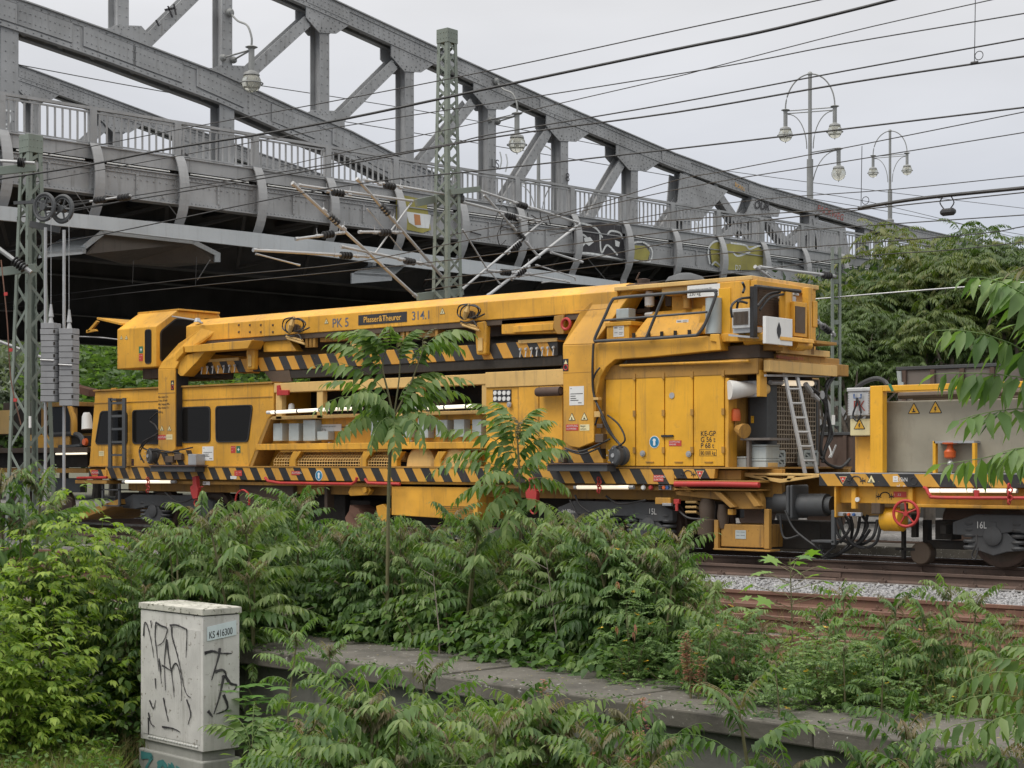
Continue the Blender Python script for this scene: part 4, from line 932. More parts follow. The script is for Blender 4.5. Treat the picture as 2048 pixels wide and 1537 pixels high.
for q in ([(1150, 990), (1160, 1010), (1180, 1025)], [(1212, 992), (1240, 1008), (1292, 1000)], [(1350, 1012), (1375, 1035), (1415, 1038)], [(1140, 1000), (1155, 1030), (1170, 1060)], [(1570, 1020), (1590, 1060), (1640, 1100), (1648, 1112), (1700, 1060)], [(1560, 1030), (1568, 1075), (1600, 1070)], [(330, 985), (360, 1005), (400, 990)]):
    m.tube(smoothcurve([PY(x, y, YS + .1) for x, y in q], 6), .018, 6)
done(m)
m = P(wag, 'pump_unit', 'grime', smooth=True); c = PY(1415, 1012, YS + .2)
m.lathe(c, (0, 0, -1), [(-.12, .10), (0, .14), (.2, .12), (.22, .17), (.45, .16), (.5, .1)], 16); m.lathe(c + Vector((.3, 0, -.05)), (0, 0, -1), [(-.08, .08), (.1, .1), (.3, .07)], 14); done(m)
m = P(wag, 'pipe_stack', 'pale_yellow', smooth=True)
for k in range(3): m.tube([PY(1372, 1004 + k * 10, YS + .15), PY(1392, 1004 + k * 10, YS + .15), PY(1400, 1008 + k * 10, YS + .3)], .022, 8)
done(m)
m = P(wag, 'battery_box', 'yellow_dirty', .01); m.rect(1442, 1048, 1528, 1096, YS + .15, .7); done(m)
m = P(wag, 'battery_box_frame', 'yellow_dirty', .006); m.rect(1428, 1040, 1436, 1098, YS + .1, .08); m.rect(1528, 1018, 1538, 1098, YS + .1, .08); m.rect(1426, 1096, 1540, 1104, YS + .08, .3); done(m)
plate(1471, 1060, 1492, 1078, YS + .148, wag, 'box_grey', lines=[(.1, .2, .3), (.5, .2, .4), (.1, .6, .3), (.5, .6, .4)])
m = P(wag, 'control_box', 'yellow', .01); m.rect(1310, 995, 1341, 1009, YS + .05, .12); m.rect(1455, 1018, 1466, 1030, YS + .1, .1); done(m)
m = P(wag, 'switch_panel', 'galv', .006); m.rect(1317, 970, 1342, 980, YS + .02, .06); m.rect(1324, 1006, 1342, 1012, YS + .02, .06); done(m)
for i, (px, mt) in enumerate(((1287, 'white'), (1302, 'red'), (1322, 'black'), (1329, 'orange'), (1336, 'blue'))): MB().lathe(PY(px, 975, YS + .015), (0, -1, 0), [(0, .045 if i < 2 else .03), (.03, .03)], 12).build('push_button', mt, wag)
m = P(wag, 'brake_lever', 'red', .005); m.rect(1347, 998, 1358, 1008, YS + .05, .05); m.rect(1350, 1005, 1355, 1022, YS + .03, .03); done(m)
for x0, x1, y, mt in ((252, 342, 963.5, 'tube_on'), (1155, 1258, 974.5, 'tube_warm')):
    f = MB().cyl(PY(x0 - 6, y, YS - .05), PY(x1 + 10, y, YS - .05), .035, n=10).build('lamp_tube', 'galv', wag, smooth=True)
    MB().cyl(PY(x0, y, YS - .06), PY(x1, y, YS - .06), .034, n=10).build('lit_tube', mt, f, smooth=True)
def hoist(px, py, s=1.0):
    c = PY(px, py, YS - .12); m = MB()
    m.prism([c + Vector((x * s, 0, z * s)) for x, z in ((-.06, .22), (.05, .24), (.08, .05), (.12, -.05), (.1, -.22), (-.04, -.24), (-.12, -.1), (-.13, .02), (-.05, .05))], (0, .10, 0))
    m.torus(c + Vector((.02 * s, .05, -.32 * s)), (0, 1, 0), .07 * s, .018 * s, 14, 6); m.tube([c + Vector((.05 * s, .05, 0)), c + Vector((.26 * s, .03, .02))], .015, 5); m.build('chain_hoist', 'red', wag, .01)
hoist(388, 975); hoist(1062, 982)
for px in (295, 1197, ):
    m = P(wag, 'red_chain', 'red')
    for k in range(5): m.torus(PY(px + (k % 2) * 2, 958 + k * 6, YS - .11), (0 if k % 2 else 1, 1 if k % 2 else 0, 0), .035, .012, 10, 5)
    done(m)
plate(406, 963, 420, 970, YS + .04, wag, 'white', title=['RSR'], lm='ink')
m = P(wag, 'clearing_blade', 'rust', smooth=False); m.py([(700, 1010), (716, 1018), (730, 1040), (737, 1064), (727, 1064), (716, 1042), (698, 1022)], YS + .2, .5); m.py([(698, 1022), (716, 1042), (727, 1064), (695, 1060), (690, 1035)], YS + .25, .04); done(m)
m = P(wag, 'lifting_arm', 'yellow', .01); m.py([(702, 972), (735, 972), (742, 980), (735, 990), (700, 992), (696, 985)], YS + .1, .1); m.lathe(PY(732, 980, YS + .09), (0, -1, 0), [(0, .06), (.05, .06)], 12); m.py([(752, 1012), (765, 1008), (775, 1018), (772, 1045), (755, 1040)], YS + .1, .1); done(m)
m = P(wag, 'ballast_box', 'yellow', .01); m.py([(783, 962), (955, 962), (955, 1030), (940, 1040), (783, 1030)], YS + .05, 1.2); done(m)
m = P(wag, 'louvre', 'grime')
for k in range(8): m.rect(885, 1012 + k * 4, 945, 1014 + k * 4, YS + .035, .02)
done(m)
m = P(wag, 'side_tank', 'grime', .02); m.rect(478, 962, 586, 1075, YS + .25, .5); m.rect(648, 958, 654, 1020, YS + .25, .2); done(m)
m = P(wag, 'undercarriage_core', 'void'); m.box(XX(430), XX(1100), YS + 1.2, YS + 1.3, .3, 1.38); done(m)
m = P(wag, 'hand_loop', 'red', smooth=True); m.tube(smoothcurve([PY(470, 1010, YS - .05), PY(474, 988, YS - .05), PY(486, 980, YS - .05), PY(498, 990, YS - .05), PY(498, 1010, YS - .05)], 5), .02, 7); done(m)
m = P(wag, 'front_steps', 'bogie'); 
for a_ in (203, 236): m.rect(a_, 968, a_ + 3, 1012, YS - .02, .04)
for y in (978, 1010): m.rect(203, y, 239, y + 3, YS - .02, .3)
done(m)
m = P(wag, 'plough', 'yellow_dirty', .01); m.py([(158, 1025), (238, 998), (240, 1008), (158, 1040)], YS + .1, 1.5); done(m)
m = P(wag, 'cab_end_horn', 'white', smooth=True); c = PY(174, 843, YS + .3); m.lathe(c, (.1, 0, -1), [(-.2, .07), (-.12, .11), (.15, .13), (.17, .14)], 14); done(m)
m = P(wag, 'end_marker_lamp', 'orange', smooth=True); m.lathe(PY(172, 884, YS + .3), (0, -1, 0), [(0, .09), (.06, .07)], 12); done(m)

# loose gear standing on the wagon deck
def crate(px0, py0, px1, py1, Y, dep, lab, mt='box_grey'):
    p, q = PY(px0, py0, Y), PY(px1, py1, Y)
    t = thing('storage_box', ((p.x + q.x) / 2, Y + dep / 2, q.z), lab, 'box', 'grey boxes on the wagon deck')
    MB().box(p.x, q.x, Y, Y + dep, q.z, p.z - .035).build('box_body', mt, t, .012); MB().box(p.x - .008, q.x + .008, Y - .008, Y + dep, p.z - .033, p.z).build('box_lid', mt, t, .008)
    return t
zd = 1.432
t = crate(1463, 913, 1492, 936.2, YS + .25, .35, 'light grey box left of the wooden bench leg on the wagon deck')
crate(1498, 889, 1532, 917.6, YS + .22, .4, 'upper of two stacked grey boxes under the bench on the wagon deck'); crate(1498, 918, 1532, 936.2, YS + .22, .4, 'lower of two stacked grey boxes under the bench on the wagon deck')
def block(px, py0, py1, w_, lab):
    p = PX(px, py0, XG + .12); q = PX(px + w_, py1, XG + .12); t = thing('lattice_block', (XG + .1, p.y, q.z), lab, 'concrete block', 'pierced blocks against the grille')
    m = MB(); y0, y1, z0, z1 = p.y, q.y, q.z, p.z; ym, zm = (y0 + y1) / 2, (z0 + z1) / 2; b = .022
    for yy in (y0, ym, y1): m.box(XG + .06, XG + .18, yy - b, yy + b, z0, z1)
    for zz in (z0, zm, z1): m.box(XG + .062, XG + .178, y0, y1, zz - b, zz + b)
    for s1, s2 in ((y0, z0), (ym, z0), (y0, zm), (ym, zm)):
        m.beam((XG + .12, s1, s2 + (zm - z0)), (XG + .12, s1 + (ym - y0), s2), (1, 0, 0), .1, .03)
    m.build('pierced_block', 'box_grey', t)
block(1537, 903, 931, 26, 'pierced grey block standing left of the ladder foot'); block(1603, 903, 930, 26, 'pierced grey block seen between the ladder rails')
t = thing('brick', EX(1537, 937, XG + .2), 'reddish brick lying under the pierced block on the deck', 'brick'); a, b = EX(1536, 932, XG + .25), EX(1556, 941, XG + .25)
MB().box(XG + .15, XG + .25, a.y, b.y, 1.432, 1.50).build('clay_brick', 'pale_yellow', t, .006)
lad = thing('leaning_ladder', EX(1620, 946, XG + .7), 'aluminium ladder leaning against the machine end beside the grille', 'ladder')
m0 = [(1568, 742, 1610, 946), (1592, 742, 1634, 946)]
for x0, y0, x1, y1 in m0:
    MB().beam(PX(x0, y0, XG + .3), PX(x1, y1, XG + .62), (1, 0, 0), .03, .075).build('ladder_rail', 'alu', lad)
for i in range(7):
    t_ = (i + .25) / 7.1
    X_ = XG + .3 + .32 * t_
    MB().cyl(PX(m0[0][0] + 42 * t_, 742 + 204 * t_, X_), PX(m0[1][0] + 42 * t_, 742 + 204 * t_, X_), .02, n=8).build('rung', 'alu', lad)

# ============================================================ GANTRY CRANE standing over the wagon
crane = thing('gantry_crane', (XX(900), 23.85, 1.4), 'yellow gantry crane with long boom, two legs and operator cab, standing over the wagon', 'crane')
YC = YS - .18
YB = YC + .25
zA = PY(900, 592 + 12, YB).z      # placeholder level, replaced below
def lev(a, b): return (PY(*a, YB).z + PY(*b, YB).z) / 2
z_top = lev((650, 618), (1150, 572)); z_mid = lev((650, 632), (1150, 587)); z_bot = lev((650, 664), (1150, 627))
xa, xb = XX(372, YB), XX(1235, YB)
m = MB(); prof = [(0, z_bot), (0, z_mid), (.34, z_top + .03), (2.0, z_top + .03), (2.3, z_mid), (2.3, z_bot)]
m.prism([(xa, YB + y, z) for y, z in prof], (xb - xa, 0, 0)); m.build('boom', 'yellow', crane, .012)
m = P(crane, 'boom_bolts', 'grime')
for px in (478, 500, 522, 546):
    for py in (650, 664): m.rivet(PY(px, py, YB - .001), (0, -1, 0), .03)
done(m)
m = P(crane, 'boom_rail', 'grime', .006); m.box(xa, xb - .2, YB + .02, YB + .14, z_bot - .10, z_bot - .001); m.box(xa + .3, xb - .3, YB + .5, YB + 2.0, z_bot - .25, z_bot - .02); done(m)
def shoulder(front_low, inner, Y, dep, root):
    pass
# left leg
L1 = [PY(a, b, YC) for a, b in [(316, 738), (350, 738), (350, 900), (343, 904), (326, 902), (316, 890)]]
m = MB().prism(L1, (0, .36, 0)); m.build('front_leg', 'yellow', crane, .015)
sh = [(316, 738), (322, 724), (348, 686), (386, 652), (416, 641), (425, 650), (390, 684), (364, 702), (350, 738)]
m = MB(); F_ = [PY(a, b, YC) for a, b in sh]
lean = [0, .02, .12, .26, .34, .30, .18, .08, 0]
F2 = [p + Vector((0, l, 0)) for p, l in zip(F_, lean)]
m.prism(F2, (0, 2.3, 0)) ; m.build('leg_shoulder', 'yellow', crane, .012)
m = MB(); m.prism([PY(350, 738, YC) + Vector((.004, .03, 0)), PY(350, 893, YC) + Vector((.004, .03, 0)), PY(350, 893, YC) + Vector((.004, .34, 0)), PY(350, 730, YC) + Vector((.004, .34, 0))], (.012, 0, 0)); m.build('black_leg_side', 'black', crane)  # thin slab added as the leg's black-painted side face
m = P(crane, 'leg_knee', 'yellow', .01); m.py([(352, 742), (364, 712), (412, 700), (395, 722), (366, 752), (360, 752)], YC + .06, .30); done(m)
# right leg
m = MB().prism([PY(a, b, YC) for a, b in [(1125, 690), (1186, 688), (1188, 884), (1158, 896), (1140, 893), (1127, 884)]], (0, .36, 0)); m.build('front_leg', 'yellow', crane, .015)
sh = [(1125, 690), (1150, 622), (1176, 585), (1244, 577), (1232, 600), (1186, 688)]; lean = [0, .14, .32, .32, .26, 0]
m = MB().prism([PY(a, b, YC) + Vector((0, l, 0)) for (a, b), l in zip(sh, lean)], (0, 2.3, 0)); m.build('leg_shoulder', 'yellow', crane, .012)
m = P(crane, 'cantilever_arm', 'yellow', .012); m.py([(1187, 687), (1436, 671), (1440, 700), (1300, 714), (1230, 719), (1212, 734), (1200, 755), (1192, 790), (1188.5, 880)], YC + .02, .32); done(m)
m = P(crane, 'arm_end_cap', 'yellow', .01); m.py([(1420, 668), (1438, 668), (1442, 700), (1434, 701), (1432, 684), (1420, 682)], YC - .01, .03); done(m)
m = P(crane, 'weld_seams', 'yellow_dirty'); 
for q in ((316, 786, 350, 786.5), (1126, 746, 1186, 744)): m.rect(*q, YC - .003, .003)
m.tube([PY(1150, 622, YC + .13), PY(1216, 617, YC + .13)], .006, 4); done(m)
# travel feet under the legs
for (a0, a1, y0, y1) in ((300, 390, 930, 944), (1094, 1214, 926, 943)):
    m = P(crane, 'travel_beam', 'bogie', .01); m.rect(a0, y0 + 3, a1, y1, YC - .10, .5); done(m)
    m = P(crane, 'foot_plate', 'rust_dark', .005); m.rect(a0 - 2, y0, a1 + 2, y0 + 3, YC - .14, .55); done(m)
m = P(crane, 'leg_foot', 'stripe', .01); m.py([(322, 905), (372, 900), (384, 930), (312, 930)], YC + .05, .3); done(m)
m = P(crane, 'leg_foot', 'stripe', .01); m.py([(1105, 900), (1200, 897), (1207, 926), (1100, 926)], YC + .05, .3); done(m)
m = P(crane, 'foot_side_box', 'galv', .01); m.rect(376, 908, 392, 930, YC - .05, .3); done(m)
def motor(px, py, Y, r, L=.3):
    c = PY(px, py, Y); o = MB().lathe(c, (.35, 1, 0), [(0, r * .3), (.005, r * .85), (.03, r), (L * .3, r), (L * .32, r * .85), (L * .5, r * .85), (L * .52, r), (L, r)], 26).build('travel_motor', 'bogie', crane, smooth=True)
    m = MB()
    for k in range(8): a_ = k * PI / 4; m.rivet(c + Vector((r * .7 * math.cos(a_), -.005, r * .7 * math.sin(a_))), (0, -1, 0), .018)
    m.lathe(c, (0, -1, 0), [(-.01, r * .25), (.02, r * .2)], 12); m.build('motor_bolts', 'galv', o)
motor(1226, 911, YC + .0, .165); motor(296, 912, YC + .0, .17)
m = P(crane, 'leg_hoses', 'black', smooth=True)
def hs(*pts, Y=YC - .02, r=.016): m.tube(smoothcurve([PY(a, b, Y + random.uniform(-.05, .05)) for a, b in pts], 6), r, 6)
hs((1187, 687), (1185, 740), (1188, 790), (1205, 830), (1225, 870), (1245, 895), r=.02); hs((1215, 830), (1238, 850), (1250, 880), (1232, 895)); hs((1130, 896), (1160, 903), (1195, 890), (1220, 878)); hs((1135, 900), (1165, 908), (1200, 895)); hs((1190, 850), (1200, 830), (1215, 860), (1235, 885))
hs((315, 825), (300, 840), (310, 850), (316, 860)); hs((312, 870), (285, 885), (290, 898), (330, 905), (360, 900), (385, 895)); hs((310, 876), (280, 895), (282, 920)); hs((300, 898), (330, 902), (365, 908)); hs((1186, 760), (1192, 745), (1200, 735)); hs((316, 866), (296, 880), (280, 905), (288, 925))
done(m)
m = P(crane, 'valve_cluster', 'grime', .008)
for q in ((1190, 868, 1206, 885), (1193, 848, 1205, 856), (1116, 915, 1128, 925), (330, 912, 345, 925), (348, 908, 362, 920)): m.rect(*q, YC - .04, .12)
done(m)
m = P(crane, 'limit_switch', 'pale_yellow', .006); m.rect(1188, 823, 1200, 834, YC - .05, .1); m.rect(1186, 795, 1196, 800, YC - .06, .1); done(m)
# markings on the crane
text('PK 5', PY(664, 655, YB - .004) + Vector((0, 0, 0)), .24, 'ink_grey', crane, wide=1.0, bold=.010)
o = MB(); a, b = PY(717, 628, YB), PY(814, 647, YB); zc = (PY(717, 641, YB).z + PY(814, 633, YB).z) / 2
o.box(a.x, b.x, YB - .006, YB - .001, zc - .095, zc + .095); o = o.build('maker_plate', 'ink', crane)
text('Plasser&Theurer', ((a.x + b.x) / 2, YB - .010, zc - .05), .155, 'ink_yellow', o, wide=(b.x - a.x) * .94 / (15 * .155 * .545), align='CENTER', bold=.008)
text('314.1', PY(823, 640, YB - .004), .22, 'ink_grey', crane, wide=1.0, bold=.010)
warn(653, 644, YB, .07, crane); warn(885, 624, YB, .08, crane); warn(1144, 836, YC, .09, crane, sym='hand'); warn(1169, 835, YC, .09, crane, sym='hand'); warn(324, 858, YC, .08, crane, sym='hand'); warn(339, 858, YC, .08, crane, sym='hand')
plate(1132, 849, 1157, 861, YC, crane, 'sign_red', title=['ACHTUNG', 'SCHWENK'], lm='ink_white'); plate(1160, 849, 1179, 861, YC, crane, 'sign_cream', title=['Bügel', 'sichern'])
plate(316, 870, 331, 879, YC, crane, 'sign_red', title=['ACHTUNG'], lm='ink_white'); plate(333, 869, 345, 879, YC, crane, 'sign_cream', lines=[(.15, .3, .7), (.15, .6, .7)])
plate(1139, 773, 1168, 810, YC, crane, 'white', lines=[(.08, .1, .08), (.08, .38, .85), (.08, .5, .35), (.08, .62, .4), (.08, .72, .55), (.6, .86, .25)])
for x0, y0, x1, y1 in ((1126, 718, 1137, 742), (342, 761, 348, 780)):
    o = plate(x0, y0, x1, y1, YC, crane, 'ink'); c = PY((x0 + x1) / 2, y0 + (y1 - y0) * .7, YC - .005); R_ = (XX(x1) - XX(x0)) * .36
    MB().torus(c, (0, 1, 0), R_, R_ * .22, 18, 5).build('ban_ring', 'sign_red', o); c = PY((x0 + x1) / 2, y0 + (y1 - y0) * .3, YC - .005)
    MB().prism([c + Vector((R_ * math.sin(a_), -.002, R_ * math.cos(a_))) for a_ in (0, 2 * PI / 3, 4 * PI / 3)], (0, .002, 0)).build('warning_triangle', 'sign_cream', o)
for i, s_ in enumerate(('Max. Länge 15 m', 'V max. 20 km/h', 'Max. Steigung 40‰', 'Max. Nutzlast 15 t', '5000 kg')): text(s_, PY(316.5, 796 + i * 7.2 + (i == 4) * 1.5, YC - .003), .062, 'ink', crane, wide=.78, bold=.008)
# striped roller beam under the boom
z1s, z0s = lev((560, 715 - 4), (1100, 680)), lev((560, 742), (1100, 708)); YR = YB + .12
m = P(crane, 'roller_beam', 'stripe3', .008); m.box(XX(400, YR), XX(1115, YR), YR, YR + .2, z0s, z1s); done(m)
m = P(crane, 'roller_rail', 'void', .006); m.box(XX(575, YR), XX(1123, YR), YR + .02, YR + .3, z0s - .17, z0s - .002); m.box(XX(560, YR), XX(1123, YR), YR + .8, YR + 2, z0s - .25, z0s + .1); done(m)
m = P(crane, 'drop_plate', 'grime'); m.py([(527, 742), (578, 738), (583, 763), (545, 765)], YR + .01, .06); done(m)
for x0 in (403, 1040):
    m = P(crane, 'valve_levers', 'alu')
    for k in range(7): 
        px = x0 + 4 + k * 11; m.tube([PY(px, 0, YR - .03) * 0 + Vector((XX(px, YR), YR - .03, z0s + .16)), Vector((XX(px, YR), YR - .06, z0s - .0))], .012, 5); m.lathe((XX(px, YR), YR - .035, z0s + .14), (0, -1, 0), [(0, .03), (.03, .02)], 8)
    done(m)
    m = P(crane, 'valve_block', 'pale_yellow', .005); m.box(XX(x0 - 2, YR), XX(x0 + 76, YR), YR - .03, YR - .001, z1s - .03, z1s + .03); done(m)
def clampjaw(px, ptop, pbot, w_=.26, mt='yellow'):
    c = XX(px, YR); zt, zb = PY(px, ptop, YR).z, PY(px, pbot, YR).z
    m = P(crane, 'clamp_jaw', mt, .03); m.prism([(c - w_ * .45, YR - .14, zt), (c + w_ * .35, YR - .14, zt + .02), (c + w_ * .5, YR - .14, zt - .1), (c + w_ * .42, YR - .14, zb), (c - w_ * .42, YR - .14, zb), (c - w_ * .55, YR - .14, zt - .25)], (0, .13, 0)); o = done(m)
    MB().box(c - w_ * .22, c + w_ * .22, YR - .165, YR - .141, zb + .06, zt - .28).build('jaw_face', 'pale_yellow', o, .012)
clampjaw(511, 682, 740, .24); clampjaw(972, 645, 710, .26); clampjaw(722, 668, 705, .22, 'pale_yellow')
m = P(crane, 'side_carriage', 'yellow', .01); m.py([(368, 692), (440, 685), (504, 680), (495, 697), (410, 703), (370, 705)], YC - .02, .35); m.py([(350, 708), (366, 692), (366, 706), (352, 722)], YC - .03, .1); done(m)
m = P(crane, 'side_carriage_box', 'yellow', .01); m.py([(526, 681), (578, 679), (592, 702), (527, 704)], YR - .04, .2); done(m)
m = P(crane, 'lift_beam', 'yellow', .008); m.py([(1003, 640), (1125, 630), (1127, 666), (1003, 668)], YR - .10, .3); m.rect(1025, 652, 1106, 660, YR - .16, .05); done(m)
m = P(crane, 'lift_beam_end', 'yellow_dirty', .008); m.py([(1108, 632), (1127, 629), (1127, 668), (1114, 668), (1106, 655)], YR - .16, .05); done(m)
m = P(crane, 'hook_ring', 'red'); m.torus(PY(1132, 648, YC + .1), (0, 1, 0), .09, .025, 18, 7); done(m)
m = P(crane, 'lower_frame', 'yellow_dirty', .006)
for a_, b_, y in ((640, 700, 660), (725, 760, 655), (800, 880, 652)): m.rect(a_, y + 12, b_, y + 20, YR - .02, .15)
for px in (610, 618, 625, 700, 706, 803, 812, 870): m.rect(px, 667 - (px - 610) * .06, px + 5, 695 - (px - 610) * .06, YR - .08, .08)
done(m)
def valves(px, py):
    m = P(crane, 'swivel_valve', 'pale_yellow', smooth=True); m.tube([PY(px + 3, py - 22, YB - .15), PY(px - 2, py - 5, YB - .18), PY(px - 6, py + 10, YB - .15)], [.03, .06, .04], 8); m.tube([PY(px - 12, py + 18, YB - .1), PY(px + 20, py + 27, YB - .1)], .03, 7); m.tube([PY(px - 10, py + 22, YB - .14), PY(px + 24, py + 33, YB - .14)], .022, 7); done(m)
    m = P(crane, 'swivel_hoses', 'black', smooth=True)
    for q in ([(0, -20), (-16, -16), (-20, 0), (-10, 10)], [(0, -20), (-12, -10), (-14, 4), (-6, 12)], [(2, -18), (18, -14), (22, -4), (14, 6), (0, 8)], [(2, -16), (14, -18), (26, -8), (20, 4)], [(12, 10), (26, 4), (34, 0)], [(-14, 14), (0, 18), (12, 14), (18, 24)]):
        m.tube(smoothcurve([PY(px + a_, py + b_, YB - .12 - random.random() * .12) for a_, b_ in q], 5), .014, 6)
    done(m)
    m = P(crane, 'valve_body', 'grime', .006); m.rect(px - 7, py - 6, px + 5, py + 6, YB - .14, .1); m.rect(px + 6, py - 4, px + 12, py + 8, YB - .1, .06); done(m)
valves(585, 655); valves(935, 628)
# operator cab on the left
YK = YC + .1
zk0, zk1, zk2 = PY(260, 737, YK).z, PY(260, 657, YK).z, PY(290, 629, YK + .7).z
xk0, xk1 = XX(234, YK), XX(312, YK)
m = MB(); m.prism([(xk0, YK, zk0), (xk0, YK, zk1), (xk0, YK + .55, zk2), (xk0, YK + 1.7, zk2), (xk0, YK + 1.95, zk1), (xk0, YK + 1.95, zk0)], (xk1 - xk0, 0, 0)); m.build('operator_cab', 'yellow', crane, .02)
pts = rounded([Vector((XX(290.5, YK), YK - .014, zk1 - .05)), Vector((XX(303, YK), YK - .014, zk1 - .05)), Vector((XX(303, YK), YK - .014, zk0 + .08)), Vector((XX(290.5, YK), YK - .014, zk0 + .08))], .07, 5)
g = rings(pts, shrink(pts, .02), (0, .013, 0)).build('window_frame', 'black', crane); MB().prism([p + Vector((0, .006, 0)) for p in shrink(pts, .018)], (0, .006, 0)).build('window_pane', 'glass', g)
ye0, ye1 = YK + .10, YK + .98
pts = rounded([Vector((xk1 + .014, ye0, zk0 + .12)), Vector((xk1 + .014, ye0, zk1 - .10)), Vector((xk1 + .014, ye0 + .42, zk2 - .16)), Vector((xk1 + .014, ye1 + .1, zk2 - .14)), Vector((xk1 + .014, ye1 + .1, zk0 + .12))], .08, 4)
g = rings(pts, shrink(pts, .03), (-.013, 0, 0)).build('window_frame', 'black', crane); MB().prism([p - Vector((.006, 0, 0)) for p in shrink(pts, .026)], (-.006, 0, 0)).build('window_pane', 'glass', g)
pts = rounded([Vector((xk1 + .014, ye1 + .3, zk1 - .3)), Vector((xk1 + .014, ye1 + .3, zk2 - .12)), Vector((xk1 + .014, ye1 + .66, zk2 - .12)), Vector((xk1 + .014, ye1 + .66, zk1 - .3))], .05, 4)
MB().prism(pts, (-.012, 0, 0)).build('rear_window', 'glass', crane)
m = P(crane, 'cab_roof_lip', 'yellow', .006); m.box(xk0 - .02, xk1 + .06, YK + .56, YK + 1.68, zk2 + .001, zk2 + .04); done(m)
m = P(crane, 'cab_visor', 'yellow', .008); z_ = zk1 + .22
m.prism([(xk0 - .001, YK + .1, zk1 + .10), (xk0 - 1.15, YK + .3, zk1 + .30), (xk0 - 1.15, YK + 1.6, zk1 + .30), (xk0 - .001, YK + 1.8, zk1 + .10)], (0, 0, .05))
m.prism([PY(192, 641, YK + .2), PY(196, 643, YK + .2), PY(178, 664, YK + .2), PY(172, 664, YK + .2)], (0, .06, 0)); m.prism([PY(172, 660, YK + .2), PY(190, 658, YK + .2), PY(193, 662, YK + .2), PY(172, 666, YK + .2)], (0, .06, 0)); done(m)
m = P(crane, 'cab_base', 'grime', .01); m.box(xk0 + .5, xk1 + .5, YK + .3, YK + 1.7, zk0 - .22, zk0 - .001); done(m)
m = P(crane, 'radiator_tubes', 'galv')
for k in range(6): m.tube([(xk0 - .35, YK + .3, zk1 - .12 - k * .05), (xk0 - .001, YK + .3, zk1 - .12 - k * .05)], .018, 5)
done(m)
warn(243, 676, YK, .06, crane); warn(253, 676, YK, .06, crane)
o = plate(278, 693, 286, 706, YK, crane, 'sign_green'); c = PY(282, 699.5, YK - .006); MB().box(c.x - .03, c.x + .03, YK - .007, YK - .0045, c.z - .01, c.z + .01).box(c.x - .0101, c.x + .0101, YK - .0072, YK - .0046, c.z - .035, c.z + .035).build('white_cross', 'white', o)
plate(278, 708, 286, 722, YK, crane, 'sign_red', lines=[(.15, .2, .25), (.6, .2, .25), (.15, .6, .3)], lm='ink_white')
m = P(crane, 'cab_wiper', 'galv', smooth=True); m.tube([PY(345, 633, YC + .5), PY(390, 640, YC + .3), PY(405, 646, YC + .2)], .02, 6); m.lathe(PY(395, 644, YC + .3), (0, 0, 1), [(0, .08), (.08, .05)], 8); done(m)
# engine pack on the right
YP = YS - .02
zp1 = PY(1350, 572, YP).z; zp0 = PY(1400, 700, YP).z
xp0, xp1 = XX(1246, YP), XX(1499, YP)
m = P(crane, 'engine_housing', 'yellow', .012); m.box(XX(1316, YP), xp1, YP + .38, YP + 2.0, zp0 + .05, zp1); m.box(xp0, XX(1316, YP), YP + .9, YP + 2.0, zp0 + .05, zp1 - .02); m.box(XX(1434, YP), xp1, YP, YP + .379, zp0 + .1, zp1 - .002); done(m)
m = P(crane, 'housing_roof', 'pale_yellow', .01); m.box(xp0 - .2, xp1 + .03, YP + .02, YP + 2.05, zp1 + .001, zp1 + .07); m.box(XX(1316, YP), XX(1434, YP) - .003, YP + .1, YP + .378, zp1 - .12, zp1 - .001); done(m)
m = P(crane, 'sooty_roof_patch', 'rust_dark', .006); m.box(XX(1245, YP), XX(1305, YP), YP + .1, YP + .9, zp1 + .071, zp1 + .10); done(m)
m = P(crane, 'roof_cowl', 'bogie', smooth=True); c = PY(1371, 557, YP + .6); m.lathe((c.x, c.y, zp1 + .07), (0, 0, 1), [(0, .22), (.05, .22), (.06, .34), (.14, .28), (.20, .1), (.21, .01)], 24); done(m)
m = P(crane, 'roof_exhaust', 'rust_dark', smooth=True); m.lathe(PY(1287, 566, YP + .5), (0, 0, 1), [(-.05, .09), (.06, .11), (.07, .06)], 12); m.tube([PY(1272, 560, YP + .5), PY(1279, 545, YP + .5)], .012, 5); done(m)
m = P(crane, 'housing_door', 'yellow_clean', .006); m.rect(1437, 577, 1461, 668, YP - .012, .011); done(m)
m = P(crane, 'floor_tray', 'yellow', .01); m.py([(1190, 686), (1436, 670), (1436, 676), (1190, 694)], YC + .05, .5); m.py([(1436, 668), (1502, 664), (1560, 672), (1562, 680), (1438, 684)], YP - .05, 1.0); done(m)
m = P(crane, 'hood', 'yellow', .01); hp = [PY(a_, b_, YP - .05) for a_, b_ in [(1262, 675), (1279, 621), (1405, 611), (1392, 668)]]
m.add([hp[0], hp[3], hp[2] + Vector((0, .35, 0)), hp[1] + Vector((0, .35, 0)), hp[0] + Vector((0, .8, 0)), hp[3] + Vector((0, .8, 0)), hp[2] + Vector((0, .9, .0)), hp[1] + Vector((0, .9, 0))], [(0, 1, 2, 3), (4, 7, 6, 5), (0, 4, 5, 1), (1, 5, 6, 2), (2, 6, 7, 3), (3, 7, 4, 0)])
m.py([(1392, 668), (1405, 611), (1414, 612), (1414, 668)], YP + .1, .6); done(m)
m = P(crane, 'hood_slots', 'void')
for px in (1267, 1297, 1323, 1350, 1378): 
    c = PY(px, 672 - (px - 1267) * .055, YP - .06); m.box(c.x - .025, c.x + .025, YP - .065, YP - .04, c.z - .05, c.z + .05)
done(m)
